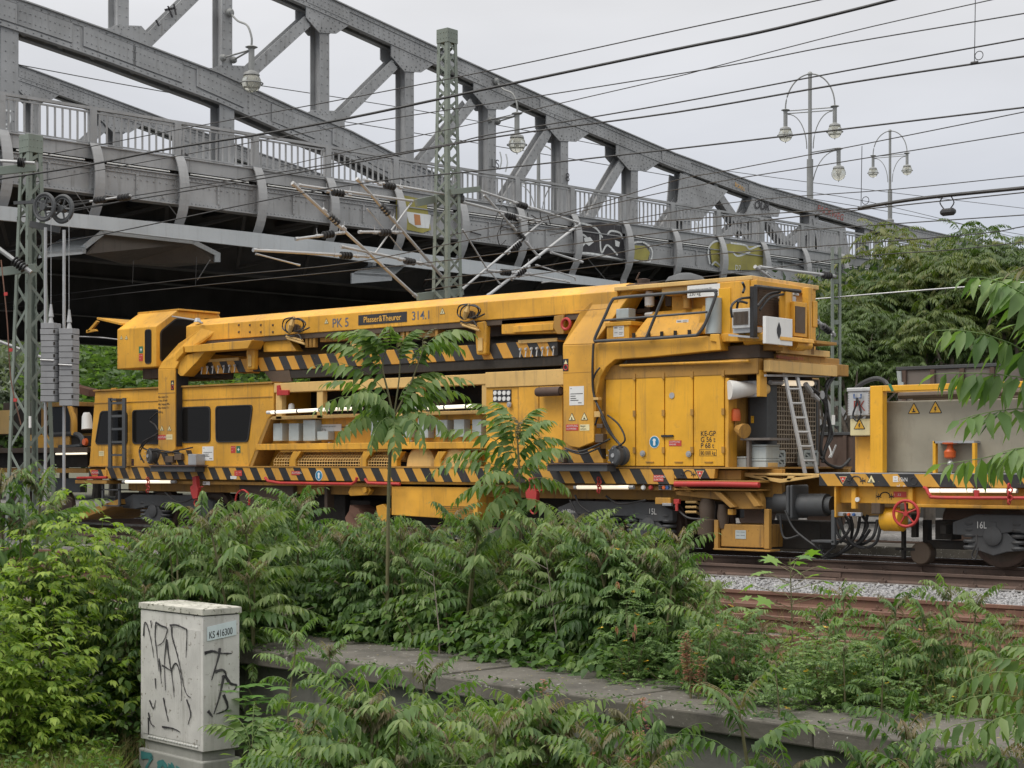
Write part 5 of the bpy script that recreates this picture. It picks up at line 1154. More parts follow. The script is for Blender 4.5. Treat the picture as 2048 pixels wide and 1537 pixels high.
for (x0, y0, x1, y1, yy) in ((1353, 640, 1377, 656, YP + .12), (1227, 652, 1248, 673, YP - .052)): plate(x0, y0, x1, y1, yy, crane, 'white', lines=[(.1, .12, .3), (.1, .2, .3), (.55, .15, .35), (.55, .3, .3), (.1, .6, .3), (.55, .6, .35), (.55, .75, .3)])
m = P(crane, 'fuel_box', 'yellow', .01); m.rect(1213, 650, 1258, 680, YP - .05, .4); m.rect(1210, 645, 1262, 650, YP - .07, .45); done(m)
m = P(crane, 'grey_junction_box', 'box_grey', .01); m.rect(1232, 618, 1257, 640, YP + .0, .2); done(m)
m = P(crane, 'machinery', 'grime', .01)
for q in ((1253, 585, 1290, 618), (1260, 600, 1300, 625), (1330, 590, 1342, 612), (1395, 600, 1412, 612)): m.rect(*q, YP + .5, .3)
done(m)
m = P(crane, 'machinery_void', 'void'); m.rect(1250, 580, 1316, 625, YP + .85, .04); done(m)
m = P(crane, 'filter', 'white', smooth=True); c = PY(1299, 592, YP + .3); m.lathe(c, (0, 0, -1), [(-.08, .05), (-.05, .07), (.0, .06), (.02, .08), (.16, .08), (.18, .05)], 14); m.lathe(c + Vector((-.02, 0, -.3)), (1, 0, 0), [(-.06, .03), (.1, .04)], 8); done(m)
m = P(crane, 'oil_can', 'yellow_dirty', smooth=True); m.lathe(PY(1375, 604, YP + .25), (0, 0, 1), [(-.1, .07), (.06, .07), (.07, .09), (.1, .09)], 14); done(m)
m = P(crane, 'grey_tank', 'box_grey', smooth=True); m.lathe((XX(1431, YP), YP - .05, PY(1431, 668, YP).z), (0, 0, 1), [(0, .12), (.0, .13), (.56, .13), (.57, .02)], 20); done(m)
plate(1375, 572, 1440, 591, YP - .0, crane, 'white', title=['Höchstzulässige Lagermenge 350 l', '230 kg'])
m = P(crane, 'guard_rail', 'bogie', smooth=True); YG = YC - .06
m.tube(smoothcurve([PY(a_, b_, YG) for a_, b_ in [(1193, 683), (1190, 676), (1210, 632), (1224, 602), (1236, 596), (1300, 590), (1420, 581), (1431, 585), (1430, 596), (1410, 648), (1396, 668), (1385, 671), (1300, 677), (1200, 682), (1193, 683)]], 6), .026, 8)
m.tube([PY(1206, 641, YG), PY(1414, 624, YG)], .02, 6); m.tube([PY(1328, 588, YG), PY(1292, 677, YG)], .026, 7); done(m)
# end of the engine pack
XE = xp1 + .02
def E(px, py, dx=0.): return PX(px, py, XE + dx)
a, b = E(1513, 600), E(1552, 600)
m = P(crane, 'brown_radiator', 'grille', .004); m.box(XE, XE + .05, a.y, b.y, zp0 + .35, zp1 - .12); done(m)
m = P(crane, 'radiator_fins', 'rust_dark'); z = zp0 + .37
while z < zp1 - .14: m.box(XE + .0501, XE + .058, a.y + .01, b.y - .01, z, z + .012); z += .04
done(m)
m = P(crane, 'end_frame', 'yellow', .008)
for q in ((1566, 583, 1580, 668), (1612, 575, 1619, 680), (1621, 602, 1630, 655)): 
    p_, q_ = E(q[0], q[1], .25), E(q[2], q[3], .25); m.box(XE + .18, XE + .30, p_.y, q_.y, q_.z, p_.z)
p_, q_ = E(1505, 565, .02), E(1618, 576, .02); m.box(XE - .02, XE + .10, p_.y, q_.y, zp1 - .11, zp1 - .003)
done(m)
m = P(crane, 'black_post', 'black', .006); p_, q_ = E(1505, 572, .3), E(1513, 675, .3); m.box(XE + .25, XE + .32, p_.y, q_.y, q_.z, p_.z); m.tube([E(1510, 573, .28), E(1600, 583, .28)], .035, 6); done(m)
o = MB(); p_, q_ = E(1464, 615, .1), E(1497, 655, .1)
p_, q_ = PY(1464, 618, YP - .25), PY(1504, 655, YP - .25)
o = MB().box(p_.x, q_.x, YP - .25, YP - .1, q_.z, p_.z).build('oil_cooler', 'alu', crane, .008)
m = MB(); n_ = 12
for k in range(n_): x_ = p_.x + .03 + (q_.x - p_.x - .09) * k / n_; m.box(x_, x_ + .012, YP - .262, YP - .251, q_.z + .05, p_.z - .05)
m.build('cooler_fins', 'grime', o)
m = P(crane, 'cooler_bracket', 'galv'); m.rect(1466, 656, 1510, 664, YP - .2, .2); m.py([(1457, 668), (1500, 672), (1500, 676), (1457, 672)], YP - .3, .3); done(m)
o = MB(); p_, q_ = E(1531, 632, .55), E(1584, 692, .55)
o = MB().box(XE + .5, XE + .56, p_.y, q_.y, q_.z, p_.z).build('grey_shield_plate', 'white', crane, .006)
c = E(1558, 661, .565); MB().prism([(c.x, c.y + y_, c.z + z_) for y_, z_ in ((0, .13), (.055, .03), (.055, -.04), (0, -.13), (-.055, -.04), (-.055, .03))], (.003, 0, 0)).build('plate_hole', 'ink', o)
m = P(crane, 'second_radiator', 'yellow', .006); p_, q_ = E(1586, 603, .35), E(1611, 675, .35); m.box(XE + .3, XE + .38, p_.y, q_.y, q_.z, p_.z); o = done(m)
p_, q_ = E(1590, 612, .38), E(1609, 667, .38); MB().box(XE + .381, XE + .395, p_.y, q_.y, q_.z, p_.z).build('radiator_core', 'grille', o)
m = P(crane, 'cross_cylinder', 'yellow', smooth=True); m.lathe(PY(1490, 678, YP + .1), Vector((1, .25, -.0)), [(0, .10), (.55, .10), (.56, .14), (.66, .14)], 18); m.lathe(E(1585, 688, .4), (0, 1, 0), [(0, .10), (.3, .10), (.31, .07), (.5, .07)], 14); done(m)
m = P(crane, 'end_hoses', 'black', smooth=True)
for q in ([(1464, 635), (1463, 612), (1480, 598), (1500, 595)], [(1474, 616), (1478, 603), (1494, 606)], [(1515, 612), (1535, 590), (1560, 584)], [(1520, 620), (1540, 596), (1570, 588)], [(1485, 565), (1489, 575), (1486, 585)]): m.tube(smoothcurve([E(a_, b_, .2 + random.random() * .1) for a_, b_ in q], 6), .02, 7)
for q in ([(1572, 625), (1590, 620), (1600, 640)], [(1560, 600), (1575, 610), (1590, 600)], [(1575, 632), (1588, 622), (1600, 634)]): m.tube(smoothcurve([E(a_, b_, .15) for a_, b_ in q], 5), .03, 7)
done(m)
m = P(crane, 'valve_body', 'alu', .006); 
for q in ((1564, 588, 1574, 598), (1578, 592, 1588, 604), (1570, 604, 1580, 612), (1584, 586, 1594, 592)): p_, q_ = E(q[0], q[1], .2), E(q[2], q[3], .2); m.box(XE + .12, XE + .24, p_.y, q_.y, q_.z, p_.z)
done(m)
m = P(crane, 'end_step', 'yellow_dirty', .006); p_, q_ = E(1612, 682, .3), E(1652, 692, .3); m.box(XE + .1, XE + .5, p_.y, q_.y, q_.z, p_.z); m.box(XE + .2, XE + .26, E(1615, 690, .2).y, E(1622, 690, .2).y, E(1615, 710, .2).z, q_.z - .001); done(m)
m = P(crane, 'engine_pack_floor', 'grime', .01); m.box(xp0, XE + .1, YP + .1, YP + 2.0, zp0 - .16, zp0 + .049); m.box(XX(1480, YP), XE + .05, YP + .5, YP + 1.9, zt_ + .21, zp0 - .161); done(m)
m = P(crane, 'under_pack_beam', 'yellow_dirty', .008); m.rect(1476, 690, 1545, 700, YP + .2, .3); m.rect(1300, 714, 1490, 703, YP + .3, .3); done(m)
# strap of an arched cover seen between boom and wagon
m = P(wag, 'rounded_cover', 'galv', smooth=True); c = PY(1235, 735, YS + .9); m.lathe((c.x - .9, c.y, zt_ - .36), (0, 1, 0), [(0, .55), (.01, .56), (1.2, .56), (1.21, .5)], 30); done(m)

# ============================================================ tank wagon on the right
tw = thing('tank_wagon', (XX(1900), 23.85, 0), 'yellow wagon with a weathered grey tank, red handwheel and hazard stripes, right of the machine', 'rail vehicle')
zr1, zr0 = ZZ(1850, 948), ZZ(1850, 974)
m = P(tw, 'solebar', 'stripe2', .006); m.box(XX(1640), XX(2160), YS - .03, YS + .25, zr0, zr1); done(m)
m = P(tw, 'deck_edge', 'galv'); m.box(XX(1642), XX(2160), YS - .032, YS + 2.8, zr1 + .001, zr1 + .014); done(m)
m = P(tw, 'frame', 'yellow', .01); m.box(XX(1668), XX(2160), YS + .12, YS + .26, ZZ(1900, 1010), zr0 - .001); m.box(XX(1830), XX(2160), YS + .02, YS + .119, ZZ(1900, 1016), ZZ(1900, 1009)); m.box(XX(1668), XX(1672), YS + .0, YS + 2.7, ZZ(1680, 1035), zr0 - .001)
for px in (1702, 1816): m.rect(px, 976, px + 9, 1018, YS + .03, .09)
done(m)
m = P(tw, 'buffer', 'bogie', smooth=True); m.cyl(PY(1600, 1010, YS + .45), PY(1655, 1010, YS + .45), .175, n=22); m.cyl(PY(1655, 1010, YS + .45), PY(1666, 1010, YS + .45), .13, n=22); done(m)
m = P(tw, 'buffer_plate', 'bogie', .03); c = PY(1598, 1003, YS + .45); m.box(c.x - .02, c.x + .03, YS + .2, YS + .7, c.z - .26, c.z + .26); done(m)
m = P(tw, 'tank', 'tank', .02); a, b = PY(1767, 795, YS + .25), PY(2160, 945, YS + .25); m.box(a.x, b.x, YS + .25, YS + 2.5, zr1 + .02, ZZ(1800, 802, YS + .25)); done(m)
m = P(tw, 'portal_frame', 'yellow_clean', .008); zt = ZZ(1800, 770)
m.box(XX(1740), XX(1765), YS + .0, YS + .14, zr1 + .015, zt); m.box(XX(1765), XX(2160), YS + .0, YS + .14, zt - .085, zt); m.box(XX(1740), XX(1765), YS + 2.5, YS + 2.64, zr1 + .015, zt); m.box(XX(1742), XX(1762), YS + .14, YS + 2.5, zt - .08, zt - .002); done(m)
m = P(tw, 'rolled_cover', 'grime', smooth=True); m.tube([(XX(1772), YS + .4, zt - .14), (XX(2150), YS + .4, zt - .13)], .05, 8); m.tube([(XX(1772), YS + .9, zt - .15), (XX(2150), YS + .9, zt - .2)], .08, 8); done(m)
warn(1828, 820, YS + .25, .115, tw, 'sign_yellow', sym='hand'); warn(1871, 818, YS + .25, .125, tw, 'sign_yellow')
m = P(tw, 'small_rack', 'yellow_clean', .005); m.rect(1865, 882, 1871, 947, YS + .05, .08); m.rect(1944, 886, 1950, 947, YS + .05, .08); done(m)
m = P(tw, 'rack_grating', 'galv'); m.rect(1868, 882, 1948, 886, YS + .05, .3); done(m)
m = P(tw, 'beacon', 'orange', smooth=True); m.lathe(PY(1900, 906, YS + .12), (0, 0, 1), [(-.08, .05), (-.06, .08), (.02, .085), (.06, .05), (.12, .04), (.13, .11), (.15, .11)], 16); done(m)
m = P(tw, 'beacon_stand', 'galv'); m.lathe(PY(1901, 930, YS + .12), (0, 0, 1), [(-.12, .02), (0, .02), (.01, .05), (.03, .05), (.08, .02)], 10); done(m)
m = P(tw, 'end_cabinet', 'yellow', .008); m.rect(1710, 873, 1741, 947, YS + .3, .6); done(m)
m = P(tw, 'white_junction_box', 'sign_cream', .012); m.rect(1700, 838, 1740, 871, YS + .15, .3); done(m)
warn(1719, 851, YS + .15, .115, tw, 'sign_yellow')
redtri(1686, 958, YS - .03, .075, tw); jumper(1712, 958, YS - .03, .85, tw); warn(1743, 960, YS - .03, .085, tw, sym='hand')
plate(1786, 952, 1796, 964, YS - .03, tw, 'white', lines=[(.3, .25, .4), (.42, .25, .16), (.42, .45, .16), (.2, .75, .6)]); text('35kN', PY(1796, 963, YS - .034), .085, 'ink_white', tw, wide=.8)
text('auf    zu', PY(1793, 973, YS - .034), .045, 'ink_white', tw)
m = P(tw, 'hook_mark', 'ink'); m.torus(PY(1828, 962, YS - .032), (0, 1, 0), .055, .006, 18, 4); done(m)
jumper(1770, 990, YS + .12, .8, tw); plate(1787, 983, 1813, 995, YS + .12, tw, 'sign_red', title=['I    3.2'], lm='ink_white')
hw = MB(); c = PY(1812, 1027, YS - .22); ax = Vector((.12, -1, 0))
hw.torus(c, ax, .185, .022, 36, 10)
for k in range(5): 
    a_ = k * 2 * PI / 5 + .25; axn = ax.normalized(); e1 = axn.orthogonal().normalized(); e2 = axn.cross(e1); hw.tube([c, c + (e1 * math.cos(a_) + e2 * math.sin(a_)) * .18], .014, 7)
hw.lathe(c, ax, [(-.03, .035), (.03, .035)], 14); hw.build('handwheel', 'red', tw, smooth=True)
MB().cyl(c, c + Vector((0, .3, 0)), .02, n=8).build('wheel_spindle', 'grime', tw)
m = P(tw, 'air_reservoir', 'yellow_clean', smooth=True); a, b = PY(1762, 1038, YS + .3), PY(1806, 1038, YS + .3); m.lathe((a.x, YS + .35, a.z), (1, 0, 0), [(-.0, .12), (.03, .18), (b.x - a.x - .03, .18), (b.x - a.x, .12)], 22); done(m)
m = P(tw, 'red_rail', 'red', smooth=True); m.tube(smoothcurve([PY(1848, 975, YS - .06), PY(1853, 978, YS - .08), PY(1860, 990, YS - .1), PY(1880, 995, YS - .1), PY(2060, 996, YS - .1), PY(2150, 996, YS - .1)], 5), .024, 8); m.rect(1948, 980, 1956, 994, YS - .11, .05); done(m)
f = MB().cyl(PY(1858, 981, YS - .02), PY(2035, 982, YS - .02), .03, n=10).build('lamp_tube', 'galv', tw, smooth=True)
for x0, x1 in ((1860, 1880), (1882, 1946), (1957, 1970), (1972, 2013), (2018, 2032)): MB().cyl(PY(x0, 981.5, YS - .032), PY(x1, 981.5, YS - .032), .029, n=10).build('lit_tube', 'tube_on', f, smooth=True)
m = P(tw, 'red_chain', 'red')
for k in range(5): m.torus(PY(2018 + (k % 2) * 2, 972 + k * 8, YS - .13), (0 if k % 2 else 1, 1 if k % 2 else 0, 0), .035, .012, 10, 5)
done(m)
bogie(1905, 2160, 1030, tw, (1985, 2120), '16L', 1952)
m = P(tw, 'rail_scanner_disc', 'grime', smooth=True); m.lathe(PY(1840, 1107, YS + .55), (0, 1, 0), [(0, .02), (.005, .15), (.02, .165), (.2, .165)], 26); done(m)
m = P(tw, 'scanner_arm', 'void', .008); m.rect(1802, 1040, 1808, 1118, YS + .55, .08); m.rect(1790, 1095, 1830, 1102, YS + .55, .06); m.rect(1845, 1040, 1855, 1095, YS + .7, .15); m.rect(1822, 1018, 1832, 1075, YS + .5, .1); m.rect(1870, 1040, 1905, 1080, YS + .6, .3); m.rect(1855, 1080, 1930, 1100, YS + .7, .2); m.rect(1880, 1050, 1892, 1068, YS + .3, .2); done(m)
m = P(tw, 'brake_hoses', 'black', smooth=True)
for q in ([(1700, 1030), (1705, 1060), (1690, 1100), (1650, 1116), (1640, 1090)], [(1720, 1032), (1712, 1070), (1680, 1105), (1650, 1112)], [(1735, 1030), (1720, 1080), (1670, 1110), (1645, 1100)], [(1755, 1040), (1745, 1075), (1715, 1090), (1690, 1070), (1680, 1035)], [(1762, 1045), (1752, 1085), (1725, 1095), (1700, 1082), (1675, 1040)], [(1668, 1035), (1680, 1075), (1715, 1088), (1740, 1060)], [(1725, 1032), (1735, 1050), (1725, 1070)], [(1690, 1030), (1700, 1055), (1680, 1085)]):
    m.tube(smoothcurve([PY(a_, b_, YS + .2 + random.random() * .3) for a_, b_ in q], 6), .024, 7)
m.tube(smoothcurve([PY(1953, 1070, YS + .1), PY(1952, 1090, YS + .05), PY(1944, 1110, YS + .05), PY(1950, 1118, YS + .05), PY(1957, 1095, YS + .08)], 6), .012, 6); done(m)
m = P(tw, 'valve_panel', 'galv', .006); m.rect(1668, 1024, 1722, 1033, YS + .05, .05); done(m)
for px, mt in ((1672, 'red'), (1690, 'grime'), (1698, 'orange'), (1708, 'blue')): MB().lathe(PY(px, 1029, YS + .045), (0, -1, 0), [(0, .025), (.03, .02)], 10).build('push_button', mt, tw)
m = P(tw, 'pressure_gauge', 'white', smooth=True); m.lathe(PY(1716, 999, YS + .05), (0, -1, 0), [(0, .035), (.03, .035)], 16); done(m)
m = P(tw, 'distributor_valve', 'grime', .01); m.rect(1742, 1006, 1760, 1028, YS + .1, .15); m.rect(1800, 1006, 1812, 1020, YS + .05, .1); done(m)
m = P(tw, 'coupler_step', 'bogie', .006); m.rect(1662, 1020, 1669, 1090, YS + .0, .06); m.rect(1622, 1080, 1668, 1086, YS + .0, .3); done(m)
bx = thing('aluminium_case', PY(1718, 832, YS + .2), 'riveted aluminium case with red marks standing on the white junction box', 'case')
o = MB().rect(1695, 783, 1739, 831, YS + .1, .4).build('case_body', 'alu', bx, .015)
MB().rect(1693, 776, 1740, 782, YS + .08, .44).build('case_lid', 'alu', bx, .01)
m = MB(); [m.rivet(PY(x_, y_, YS + .099), (0, -1, 0), .012) for x_ in (1697, 1737) for y_ in range(786, 830, 5)]; m.build('case_rivets', 'galv', bx)
m = MB(); m.tube([PY(1708, 788, YS + .07), PY(1708, 796, YS + .06), PY(1722, 796, YS + .06), PY(1722, 788, YS + .07)], .012, 6); m.build('case_handle', 'blue', bx)
text('PK', PY(1706, 822, YS + .095), .22, 'spray_red', bx, name='marker_letters', wide=.8)
m = MB(); m.tube(smoothcurve([PY(1714, 796, YS + .05), PY(1712, 810, YS + .05), PY(1706, 830, YS + .05), PY(1714, 842, YS + .05), PY(1722, 826, YS + .05), PY(1717, 805, YS + .05), PY(1714, 796, YS + .05)], 5), .014, 6); m.build('case_cord', 'black', bx)
hose = MB().tube(smoothcurve([PY(1712, 776, YS + .4), PY(1730, 764, YS + .4), PY(1752, 757, YS + .4), PY(1768, 762, YS + .4), PY(1776, 772, YS + .3)], 6), .035, 8).build('rubber_hose', 'black', smooth=True)
tag(hose, 'thick black hose arching over the aluminium case to the portal frame', 'hose')
MB().py([(1775, 768), (1782, 768), (1788, 782), (1783, 783)], YS - .004, .003).build('cloth_strap', 'sign_green', tw)
# ============================================================ MASTS
def lattice(root, bx, by, z0, z1, w0, w1, n, parent=None):
    def corner(i, z): 
        t = (z - z0) / (z1 - z0); w_ = (w0 + (w1 - w0) * t) / 2
        sx, sy = ((-1, -1), (1, -1), (1, 1), (-1, 1))[i]; return Vector((bx + sx * w_, by + sy * w_, z))
    for i in range(4):
        a, b = corner(i, z0), corner(i, z1); sx, sy = ((-1, -1), (1, -1), (1, 1), (-1, 1))[i]
        m = MB(); L_ = .085
        m.hull8([a, a - Vector((sx * L_, 0, 0)), a - Vector((sx * L_, sy * .012, 0)), a - Vector((0, sy * .012, 0))], [b, b - Vector((sx * L_, 0, 0)), b - Vector((sx * L_, sy * .012, 0)), b - Vector((0, sy * .012, 0))])
        m.hull8([a - Vector((0, sy * .013, 0)), a - Vector((sx * .012, sy * .013, 0)), a - Vector((sx * .012, sy * L_, 0)), a - Vector((0, sy * L_, 0))], [b - Vector((0, sy * .013, 0)), b - Vector((sx * .012, sy * .013, 0)), b - Vector((sx * .012, sy * L_, 0)), b - Vector((0, sy * L_, 0))])
        m.build('mast_leg', 'green', root)
    zs = [z0]; z = z0
    while z < z1 - .1:
        t = (z - z0) / (z1 - z0); z += (w0 + (w1 - w0) * t) * (.78 if w0 < .7 else 1.0); zs.append(min(z, z1))
    for i in range(4):
        m = MB(); j = (i + 1) % 4
        nrm = [(0, -1, 0), (1, 0, 0), (0, 1, 0), (-1, 0, 0)][i]
        for q, (a, b) in enumerate(zip(zs, zs[1:])):
            c0_, c1_ = (i, j) if q % 2 else (j, i)
            m.beam(corner(c0_, a) - Vector(nrm) * .018, corner(c1_, b) - Vector(nrm) * .018, nrm, .008, .06)
        m.build('lattice_bracing', 'green', root)
def cap(root, bx, by, z0, z1, w_):
    m = MB().box(bx - w_ / 2, bx + w_ / 2, by - w_ / 2, by + w_ / 2, z0, z1)
    for i in range(4):
        for j in range(2):
            m.rivet((bx - w_ * .38 + i * w_ * .25, by - w_ / 2 - .001, z0 + (z1 - z0) * (.3 + .4 * j)), (0, -1, 0), .016); m.rivet((bx + w_ / 2 + .001, by - w_ * .38 + i * w_ * .25, z0 + (z1 - z0) * (.3 + .4 * j)), (1, 0, 0), .016)
    m.build('mast_cap', 'green', root, .01)
Xm, Ym = -24.55, 26.5
cm = thing('lattice_mast', (Xm, Ym, -.3), 'tall green lattice mast in the centre with many grey cantilever tubes', 'catenary mast', None)
dC = Vector((Xm, Ym, 0)).dot(FX); zc1 = CZ + (HY - 60) * dC / FPX; zc0 = CZ + (HY - 86) * dC / FPX
lattice(cm, Xm, Ym, -.3, zc0, .62, .30, 0); cap(cm, Xm, Ym, zc0 - .02, zc1, .325)
def ins(p, q, r=.085, n=5, root=None):
    p, q = Vector(p), Vector(q); L_ = (q - p).length; prof = [(0, .03)]
    for i in range(n): t0 = L_ * (i + .15) / n; prof += [(t0, .035), (t0 + L_ * .02, r), (t0 + L_ * .35 / n, r), (t0 + L_ * .55 / n, .035)]
    prof.append((L_, .03)); return MB().lathe(p, q - p, prof, 14).build('insulator', 'black', root, smooth=True)
def arm(root, pts, r=.035, ip=None, X=Xm, nm='cantilever_tube', mt='galv', tip=True):
    P_ = [PX(a, b, X) for a, b in pts]; m = MB().tube(P_, r, 9)
    if tip: 
        m.lathe(P_[0], P_[1] - P_[0], [(-.02, r * 1.3), (.06, r * 1.3)], 9); m.lathe(P_[-1], P_[-2] - P_[-1], [(-.02, r * 1.3), (.06, r * 1.3)], 9)
    o = m.build(nm, mt, root, smooth=True)
    if ip:
        c = PX(ip[0], ip[1], X); d = (P_[-1] - P_[0]).normalized(); ins(c - d * .16, c + d * .15, .075, 4, o)
        m = MB(); u_ = Vector((0, 0, 1))
        for s_ in (-1, 1): e = c + d * .3 * s_; m.tube([e, e + u_ * .16 + d * .03 * s_], [.012, .004], 5); m.lathe(e, d, [(-.05, r * 1.25), (.05, r * 1.25)], 8)
        m.build('clamp', 'galv', o)
for a in [([(586, 367), (831, 592)], .034, (668, 439)), ([(598, 370), (824, 402)], .026, (677, 386)), ([(715, 358), (900, 571)], .034, (770, 420)), ([(729, 360), (905, 391)], .026, (780, 372)),
          ([(592, 478), (687, 465)], .028, (657, 469)), ([(719, 464), (801, 464)], .028, (771, 465)), ([(683, 493), (859, 530)], .03, (820, 523)), ([(508, 500), (736, 513)], .03, (693, 511)),
          ([(822, 407), (783, 460), (751, 506)], .018, None), ([(513, 508), (598, 530)], .016, None), ([(735, 418), (803, 500)], .008, None),
          ([(958, 381), (1155, 445)], .026, (1045, 411)), ([(1158, 449), (975, 592)], .034, (1041, 545)), ([(1081, 446), (925, 578)], .026, (1032, 493)), ([(925, 404), (1083, 444)], .03, (1021, 433)),
          ([(970, 391), (1078, 514)], .028, (1041, 471)), ([(975, 541), (1030, 546), (1060, 548)], .028, (1012, 545)), ([(1062, 550), (1138, 564)], .022, None), ([(1103, 505), (1164, 524)], .025, None), ([(980, 543), (1001, 569)], .016, None),
          ([(926, 460), (973, 536)], .018, None), ([(1073, 530), (1150, 555), (1151, 560)], .016, None), ([(1085, 565), (1130, 560)], .014, None)]:
    arm(cm, *a)
m = MB(); m.beam(PX(832, 406, Xm - .2), PX(920, 388, Xm - .2), (1, 0, 0), .08, .16); m.build('bracket', 'green', cm, .006)
m = MB(); m.beam(PX(900, 384, Xm + .2), PX(959, 378, Xm + .2), (1, 0, 0), .08, .12); m.build('bracket', 'green', cm, .006)
m = MB(); m.beam(PX(835, 594, Xm - .2), PX(925, 583, Xm - .2), (1, 0, 0), .08, .16); m.build('bracket', 'green', cm, .006)
m = MB(); m.lathe(PX(918, 392, Xm), (0, 0, 1), [(-.15, .07), (-.1, .12), (0, .12), (.03, .08), (.08, .12), (.16, .1)], 14); m.build('pivot', 'bogie', cm, smooth=True)
for i, q in enumerate([[(1000, 470), (1005, 440), (1015, 420), (1003, 412), (990, 440)], [(1002, 452), (995, 470), (1000, 490), (1012, 480)], [(1055, 425), (1060, 450), (1075, 440), (1062, 430)], [(1080, 415), (1083, 440), (1100, 450), (1095, 430)]]):
    m = MB().tube(smoothcurve([PX(a, b, Xm - .2) for a, b in q], 6), .012, 5); m.build('jumper_loop', 'black', cm)
# left mast with its tensioning gear
pl = PD(62, 900, 32.5); Xl, Yl = pl.x, pl.y
lm = thing('lattice_mast', (Xl, Yl, -.3), 'green lattice mast at the left edge carrying two tensioning wheels and weight stacks', 'catenary mast')
zt1 = PD(62, 271, 32.5).z; zt0_ = PD(62, 305, 32.5).z
lattice(lm, Xl, Yl, -.3, zt0_, .72, .30, 0); cap(lm, Xl, Yl, zt0_ - .02, zt1, .325)
DL = 32.1
def D(px, py, d=DL): return PD(px, py, d)
for y in (340, 542):
    MB().beam(D(-60, y + 8), D(72, y - 6), FX, .06, .16).build('bracket', 'green', lm, .006)
o = MB().tube([D(-60, 318, 31.9), D(70, 326, 31.9)], .03, 8).build('cantilever_tube', 'galv', lm, smooth=True); ins(D(36, 324, 31.9), D(50, 326, 31.9), .09, 4, o)
o = MB().tube([D(-60, 455, 31.9), D(62, 545, 31.9)], .045, 8).build('cantilever_tube', 'galv', lm, smooth=True); ins(D(27, 520, 31.9), D(52, 539, 31.9), .10, 5, o)
MB().tube([D(-40, 668, 34), D(84, 715, 34)], .03, 8).build('cantilever_tube', 'galv', lm, smooth=True)
m = MB(); m.beam(D(28, 406), D(120, 402), FX, .06, .06); m.beam(D(60, 448), D(120, 460), FX, .06, .12); m.beam(D(62, 400), D(90, 416), FX, .05, .07); m.build('wheel_bracket', 'bogie', lm)
wax = (FX * .88 + RX * .47).normalized()
for px, py in ((89, 414), (125, 418)):
    c = D(px, py, 31.8); m = MB(); m.torus(c, wax, .245, .035, 30, 8); m.torus(c, wax, .20, .02, 24, 6); m.lathe(c, wax, [(-.06, .07), (.06, .07)], 12)
    e1 = Vector((0, 0, 1)); e2 = wax.cross(e1)
    for k in range(5): a_ = k * 2 * PI / 5 + .4; m.tube([c, c + (e1 * math.cos(a_) + e2 * math.sin(a_)) * .21], .02, 5)
    m.build('tension_wheel', 'bogie', lm)
for px, y0, y1 in ((91, 455, 1010), (128, 460, 1010)): MB().tube([D(px, y0, 31.75), D(px, y1, 31.75)], .03, 8).build('guide_rod', 'galv', lm, smooth=True)
for px, y0, y1 in ((102, 430, 640), (138, 432, 650)): MB().tube([D(px, y0, 31.7), D(px, y1, 31.7)], .007, 4).build('weight_cable', 'galv', lm)
for px0, px1, y0, y1, nb in ((84, 120, 646, 804, 13), (121, 156, 657, 812, 13)):
    c = (D(px0, y0, 31.6) + D(px1, y0, 31.6)) / 2; r_ = (D(px1, y0, 31.6) - D(px0, y0, 31.6)).length / 2; zt = D(px0, y0, 31.6).z; zb = D(px0, y1, 31.6).z; h = (zt - zb) / nb
    wn = 'weight_stack'; m = MB()
    for k in range(nb):
        z_ = zt - h * k; q = r_ + random.uniform(-.006, .006); a_ = .6 + random.uniform(-.03, .03)
        X1 = Vector((math.cos(a_), math.sin(a_), 0)); Y1 = Vector((-X1.y, X1.x, 0)); cc = c
        m.prism([cc + RX * -q - FX * .1 + Vector((0, 0, z_ - h + .005 - cc.z)), cc + RX * q * .55 - FX * .12 + Vector((0, 0, z_ - h + .005 - cc.z)), cc + RX * q + FX * .06 + Vector((0, 0, z_ - h + .005 - cc.z)), cc + RX * q * .8 + FX * .22 + Vector((0, 0, z_ - h + .005 - cc.z)), cc - RX * q + FX * .2 + Vector((0, 0, z_ - h + .005 - cc.z))], (0, 0, h - .010))
        if k % 2: m.box(0, 0, 0, 0, 0, 0) if False else None
    o = m.build(wn, 'weight', lm, .004)
    sl = MB(); 
    for k in range(1, nb, 2):
        z_ = zt - h * k; p_ = c + RX * r_ * .55 - FX * .122; sl.box(p_.x - .014, p_.x + .014, p_.y - .012, p_.y + .012, z_ - h * .7 + 0, z_ - .02)
    for w_ in islands(sl): w_.build('weight_slot', 'void', o)
    MB().tube([c - RX * r_ - FX * .125 + Vector((0, 0, zt - h * nb * .47 - c.z)), c + RX * r_ * .56 - FX * .14 + Vector((0, 0, zt - h * nb * .48 - c.z))], .016, 6).build('weight_strap', 'galv', o)
    MB().lathe(c + Vector((0, 0, zt - c.z)), (0, 0, 1), [(0, .05), (.1, .03), (.12, .05), (.25, .03), (.35, .02)], 8).build('weight_hook', 'galv', o)
MB().box(*(lambda p: (p.x - .03, p.x + .03, p.y - .02, p.y - .0, p.z - .11, p.z + .11))(D(61, 844, 32.0))).build('number_plate', 'white', lm)
m = MB().tube(smoothcurve([D(2, 520, 31), D(14, 640, 31), D(22, 760, 31), D(42, 850, 31)], 6), .012, 5).build('earthing_wire', 'rust', smooth=True); tag(m, 'brown earthing wire with red flags hanging left of the lattice mast', 'wire')
for y in (588, 700, 800): 
    c = D(8 + (y - 560) * .09, y, 30.98); MB().box(c.x - .03, c.x + .06, c.y - .01, c.y + .01, c.z - .03, c.z + .03).build('flag', 'red', m)
